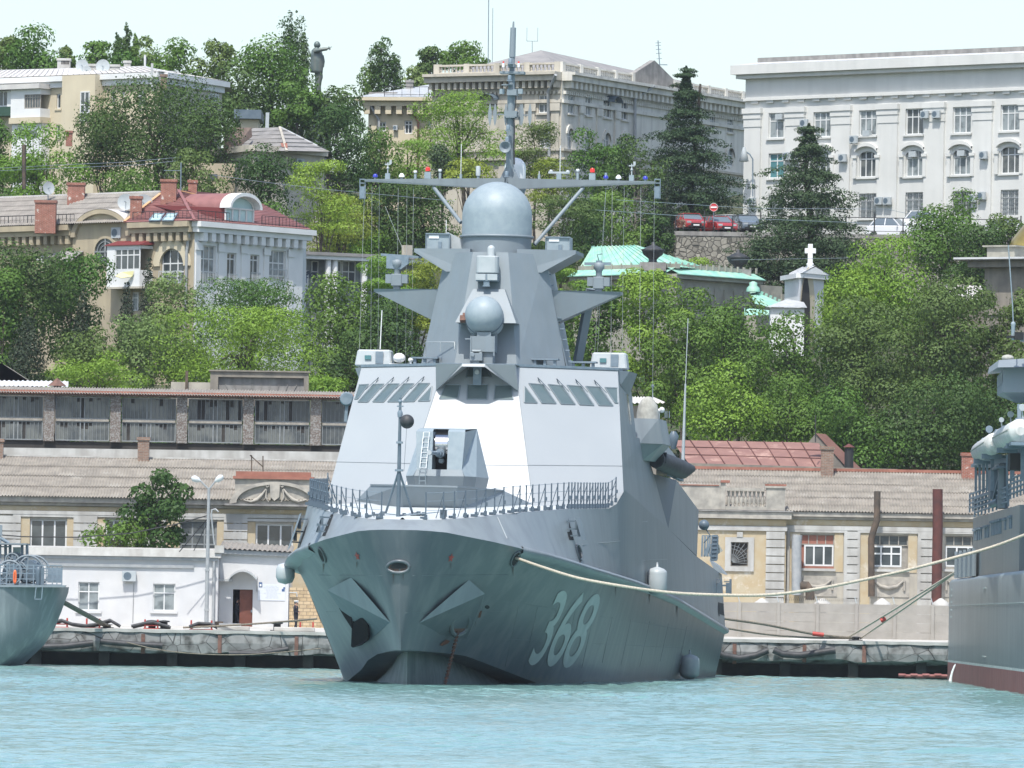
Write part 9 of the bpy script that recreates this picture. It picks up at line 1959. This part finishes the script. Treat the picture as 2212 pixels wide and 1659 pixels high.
def qp(key,x,y,Y):p=P(*zz(key,x,y),Y);return Vector((p.x,Y,QF))
lp=empty('street_lamp',qp('o',1353,1040,483.5),'tall grey street lamp with two white arms beside the white quay house','street lamp');b0=qp('o',1353,1045,483.5);t0=P(*zz('o',1369,165),483.5);t0.y=483.5
m=MB();m.tube([b0,b0.lerp(t0,.55),t0],[.13,.11,.08],10);m.cbox(b0.lerp(t0,.42),.3,.25,.12);m.cbox(b0.lerp(t0,.14),.3,.25,.12);m.build('pole','pipe_grey',lp)
for s_,x1,y1,x2,y2 in((-1,1315,122,1255,98),(1,1410,125,1462,88)):m=MB();a,b_=P(*zz('o',x1,y1),483.5),P(*zz('o',x2,y2),483.5);m.tube([t0-Vector((0,0,.1)),a],.05,6);ao=m.build('arm','pipe_grey',lp);m=MB();m.tube([a,a.lerp(b_,.3),a.lerp(b_,.75),b_],[.06,.17,.2,.08],8);m.build('lamp_head','lamp_body',ao)
m=MB();p=[P(*zz('o',x,y),483.3)for x,y in((1405,540),(1392,420),(1385,340),(1390,310),(1412,305),(1432,325))];m.tube(p,.05,6);m.build('bent_pipe','pipe_grey',lp)
for x,Y,lab,key in((1035,481,'black bollard on the quay below the cooling unit','o'),(1816,481,'black bollard on the quay in front of the notice panel','o'),(1240,480.5,'low bollard on the right quay where four ropes meet','t'),(700,481,'low bollard beside the foot of the gangplank','o')):
 c=qp(key,x,1080 if key=='o' else 1365,Y);e=empty('bollard',c,lab,'bollard','bollards on the quay');h=.5 if key=='o' and x>900 else.22;m=MB()
 for s_ in((-.35,.35)if x==1035 else(0,)):m.lathe(c+Vector((s_,0,0)),[(.30,0),(.22,.06),(.22,h*.8),(.36,h*.85),(.33,h),(.05,h+.03)],14)
 m.build('post','black_rubber',e);m=MB();m.cbox(c+Vector((0,0,.03)),1.4 if x==1035 else.8,.6,.06);m.build('base','black_rubber',e)
for x,lab in((398,'red hose cradle nearest the left ship'),(992,'red hose cradle left of the double bollard'),(1320,'long red hose cradle by the lamp post foot'),(2010,'red hose cradle beside the sailor'),(610,'red hose cradle behind the gangplank')):
 c=qp('o',x,1075,480.6);w_=1.2 if x==1320 else.75;e=empty('hose_cradle',c,lab,'cradle','red hose cradles');m=MB()
 for s_ in(-w_/2,w_/2):m.cbox(c+Vector((s_,0,.28)),.09,.35,.56)
 m.build('upright','red_paint',e);m=MB();m.cbox(c+Vector((0,0,.2)),w_,.3,.07);m.cbox(c+Vector((0,0,.02)),w_+.2,.3,.05);m.build('crossbar','red_paint',e)
for pts,lab in((((345,1050),(400,1035),(470,1060),(560,1072),(640,1060),(720,1035),(780,1070)),'black service hoses from the left ship along the quay'),(((860,1075),(950,1055),(1000,1048),(1080,1070),(1110,1078)),'black hose bulging between cradle and double bollard'),(((1240,1078),(1300,1055),(1380,1060),(1420,1082)),'black hose arched over the long red cradle')):
 m=MB()
 for j in range(2):m.tube([P(*zz('o',x+j*9,y+j*7),480.4+j*.3)+Vector((0,0,.02))for x,y in pts],.09,6)
 tag(m.build('service_hose','black_rubber'),lab,'hose','black service hoses')
for x,w_,lab in((1530,1.9,'white concrete block lying before the annex door'),(1930,2.4,'long white block lying right of the bollard')):c=qp('o',x,1085,480.4);m=MB();m.cbox(c+Vector((0,0,.12)),w_,.5,.24);tag(m.build('concrete_block','quay_top',bevel=.03),lab,'block','white blocks on the quay')
m=MB();c=qp('o',1475,1060,486);m.cbox(c+Vector((.3,0,.2)),1.3,.5,.4);tag(m.build('low_step','pipe_grey'),'grey step left of the annex door','step')
m=MB();c=qp('o',1435,1050,486);m.cbox(c+Vector((0,0,.25)),.5,.4,.5);tag(m.build('wooden_stool','pipe_brown'),'small brown box left of the grey step','box')
def person(base,H,turn,lab,pose='stand'):
 e=bpy.data.objects.new('person',None);COL.objects.link(e);e.location=base;e.rotation_euler.z=turn;OFF[e]=Vector((0,0,0));tag(e,lab,'person');k=H/1.78
 J=[(0,0,.98),(0,.0,1.15),(0,.01,1.32),(0,.01,1.46),(0,-.0,1.54),(0,-.01,1.63),(0,-.01,1.72)];Rr=[.145,.13,.16,.10,.055,.085,.075];E=[(0,1),(1,2),(2,3),(3,4),(4,5),(5,6)];nb=7
 for s_ in(-1,1):
  i0=len(J);fw_=.10*s_ if pose=='stand' else.2*s_
  J+=[(s_*.10,0,.90),(s_*.10,-.02+fw_*.3,.50),(s_*.105,.02+fw_,.09),(s_*.12,-.14+fw_,.035)];Rr+=[.095,.062,.042,.038];E+=[(0,i0),(i0,i0+1),(i0+1,i0+2),(i0+2,i0+3)]
 for s_ in(-1,1):
  i0=len(J);J+=[(s_*.19,.01,1.42),(s_*.25,.03,1.16),(s_*.13,-.20,1.10),(s_*.07,-.26,1.10)];Rr+=[.062,.045,.033,.028];E+=[(3,i0),(i0,i0+1),(i0+1,i0+2),(i0+2,i0+3)]
 def sk(name,idx,grow,mt,par):
  mp={i_:n for n,i_ in enumerate(idx)};me=bpy.data.meshes.new(name);me.from_pydata([tuple(k*c for c in J[i_])for i_ in idx],[(mp[a],mp[b_])for a,b_ in E if a in mp and b_ in mp],[]);me.materials.append(MATS[mt]);o=bpy.data.objects.new(name,me);COL.objects.link(o);o.parent=par
  md_=o.modifiers.new('skin','SKIN');md_.use_smooth_shade=True;sv=me.skin_vertices[0].data
  for n,i_ in enumerate(idx):r_=(Rr[i_]+grow)*k;sv[n].radius=(r_*(1.35 if i_ in(0,1,2)else 1),r_*(.85 if i_ in(0,1,2)else 1));sv[n].use_root=n==0
  s2=o.modifiers.new('sub','SUBSURF');s2.levels=2;s2.render_levels=2;return o
 bo_=sk('body',list(range(len(J))),0,'skin',e);hands=[i_ for i_ in range(len(J))if J[i_]in(J[-1],J[18])]
 sk('uniform',[i_ for i_ in range(len(J))if i_ not in(5,6,len(J)-1,len(J)-5)],.014,'cloth_navy',e)
 m=MB();m.lathe((0,-.01*k,1.70*k),[(.095,0),(.10,.03),(.15,.07),(.14,.095),(.02,.10)],16);m.cbox((0,-.12,1.70*k),.14,.09,.02);m.build('cap','cap_white' if pose=='stand' else 'cloth_navy',e)
 m=MB();m.cbox((0,-.098*k,1.625*k),.025,.03,.04);m.cbox((-.035,-.088*k,1.655*k),.02,.012,.01);m.cbox((.035,-.088*k,1.655*k),.02,.012,.01);m.cbox((0,-.09*k,1.59*k),.045,.012,.01);m.build('face_detail','door_brown',e)
 m=MB();m.sphere((0,.03*k,1.665*k),.09*k,12,8);m.build('hair','black_rubber',e);return e
person(qp('o',1938,1078,483.2),1.80,R(70),'man in dark naval uniform and white cap standing before the tan block wall');person(qp('o',1552,1070,488.9)+Vector((0,.6,.1)),1.80,R(80),'man in dark clothes leaning in the open brown doorway','walk')
def S_p(x,y,Y=738):return P(*zz('p',x,y),Y)
st_=empty('bronze_statue',S_p(950,850),'weathered bronze statue of a coated man pointing right on the skyline','statue');m=MB();rows=[]
for y,xl_,xr_,dy in((352,925,955,.15),(366,905,962,.25),(388,884,985,.35),(430,877,1000,.42),(480,874,1006,.45),(540,871,1005,.42),(590,866,1000,.42),(614,872,998,.4),(618,915,996,.32),(660,918,1000,.3),(700,920,988,.28),(760,918,980,.25),(840,915,985,.25)):
 a,b_=S_p(xl_,y),S_p(xr_,y);c=(a+b_)/2;w_=(b_.x-a.x)/2;rows.append([(c.x+w_*math.cos(t),738+dy*math.sin(t),c.z)for t in[2*math.pi*k/18 for k in range(19)]])
m.grid(rows,True);m.tube([S_p(912,395,737.6),S_p(960,385,737.4),S_p(1005,375,737.4),S_p(1042,372,737.4)],[.22,.19,.17,.15],10);m.tube([S_p(1040,372,737.4),S_p(1062,362,737.4)],[.10,.09],8)
for q in((1092,350),(1080,372),(1078,378),(1070,384)):m.tube([S_p(1058,362,737.4),S_p(*q,737.4)],[.045,.03],5)
m.tube([S_p(1052,360,737.4),S_p(1064,346,737.4)],[.04,.03],5);m.tube([S_p(990,440),S_p(1003,500),S_p(1000,560)],[.17,.15,.1],8);m.build('figure','bronze',st_)
m=MB();c=S_p(940,330);m.sphere(c,.29,16,12,1.12);m.lathe(c-Vector((0,0,.48)),[(.2,0),(.17,.3)],12);m.cbox(S_p(971,333),.1,.1,.1);m.cbox(S_p(964,350),.16,.2,.1);m.build('head','bronze',st_)
m=MB();a=S_p(950,840);m.box(a.x-1.1,a.x+1.1,737,739,a.z-9,a.z);m.build('pedestal','bronze',st_)
hz=MB();hz.box(-2700,2700,-1000,3700,-2.2,95);ho_=hz.build('haze','tyre');tag(ho_,'thin bright midday haze over the harbour and the hill','haze',kind='stuff')
hm=bpy.data.materials.new('air');hm.use_nodes=True;nt=hm.node_tree;nt.nodes.remove(nt.nodes['Principled BSDF']);pv_=nt.nodes.new('ShaderNodeVolumePrincipled');pv_.inputs['Color'].default_value=(.86,.93,1,1);pv_.inputs['Density'].default_value=HAZE;pv_.inputs['Anisotropy'].default_value=.2
nt.links.new(pv_.outputs[0],nt.nodes['Material Output'].inputs['Volume']);ho_.data.materials[0]=hm
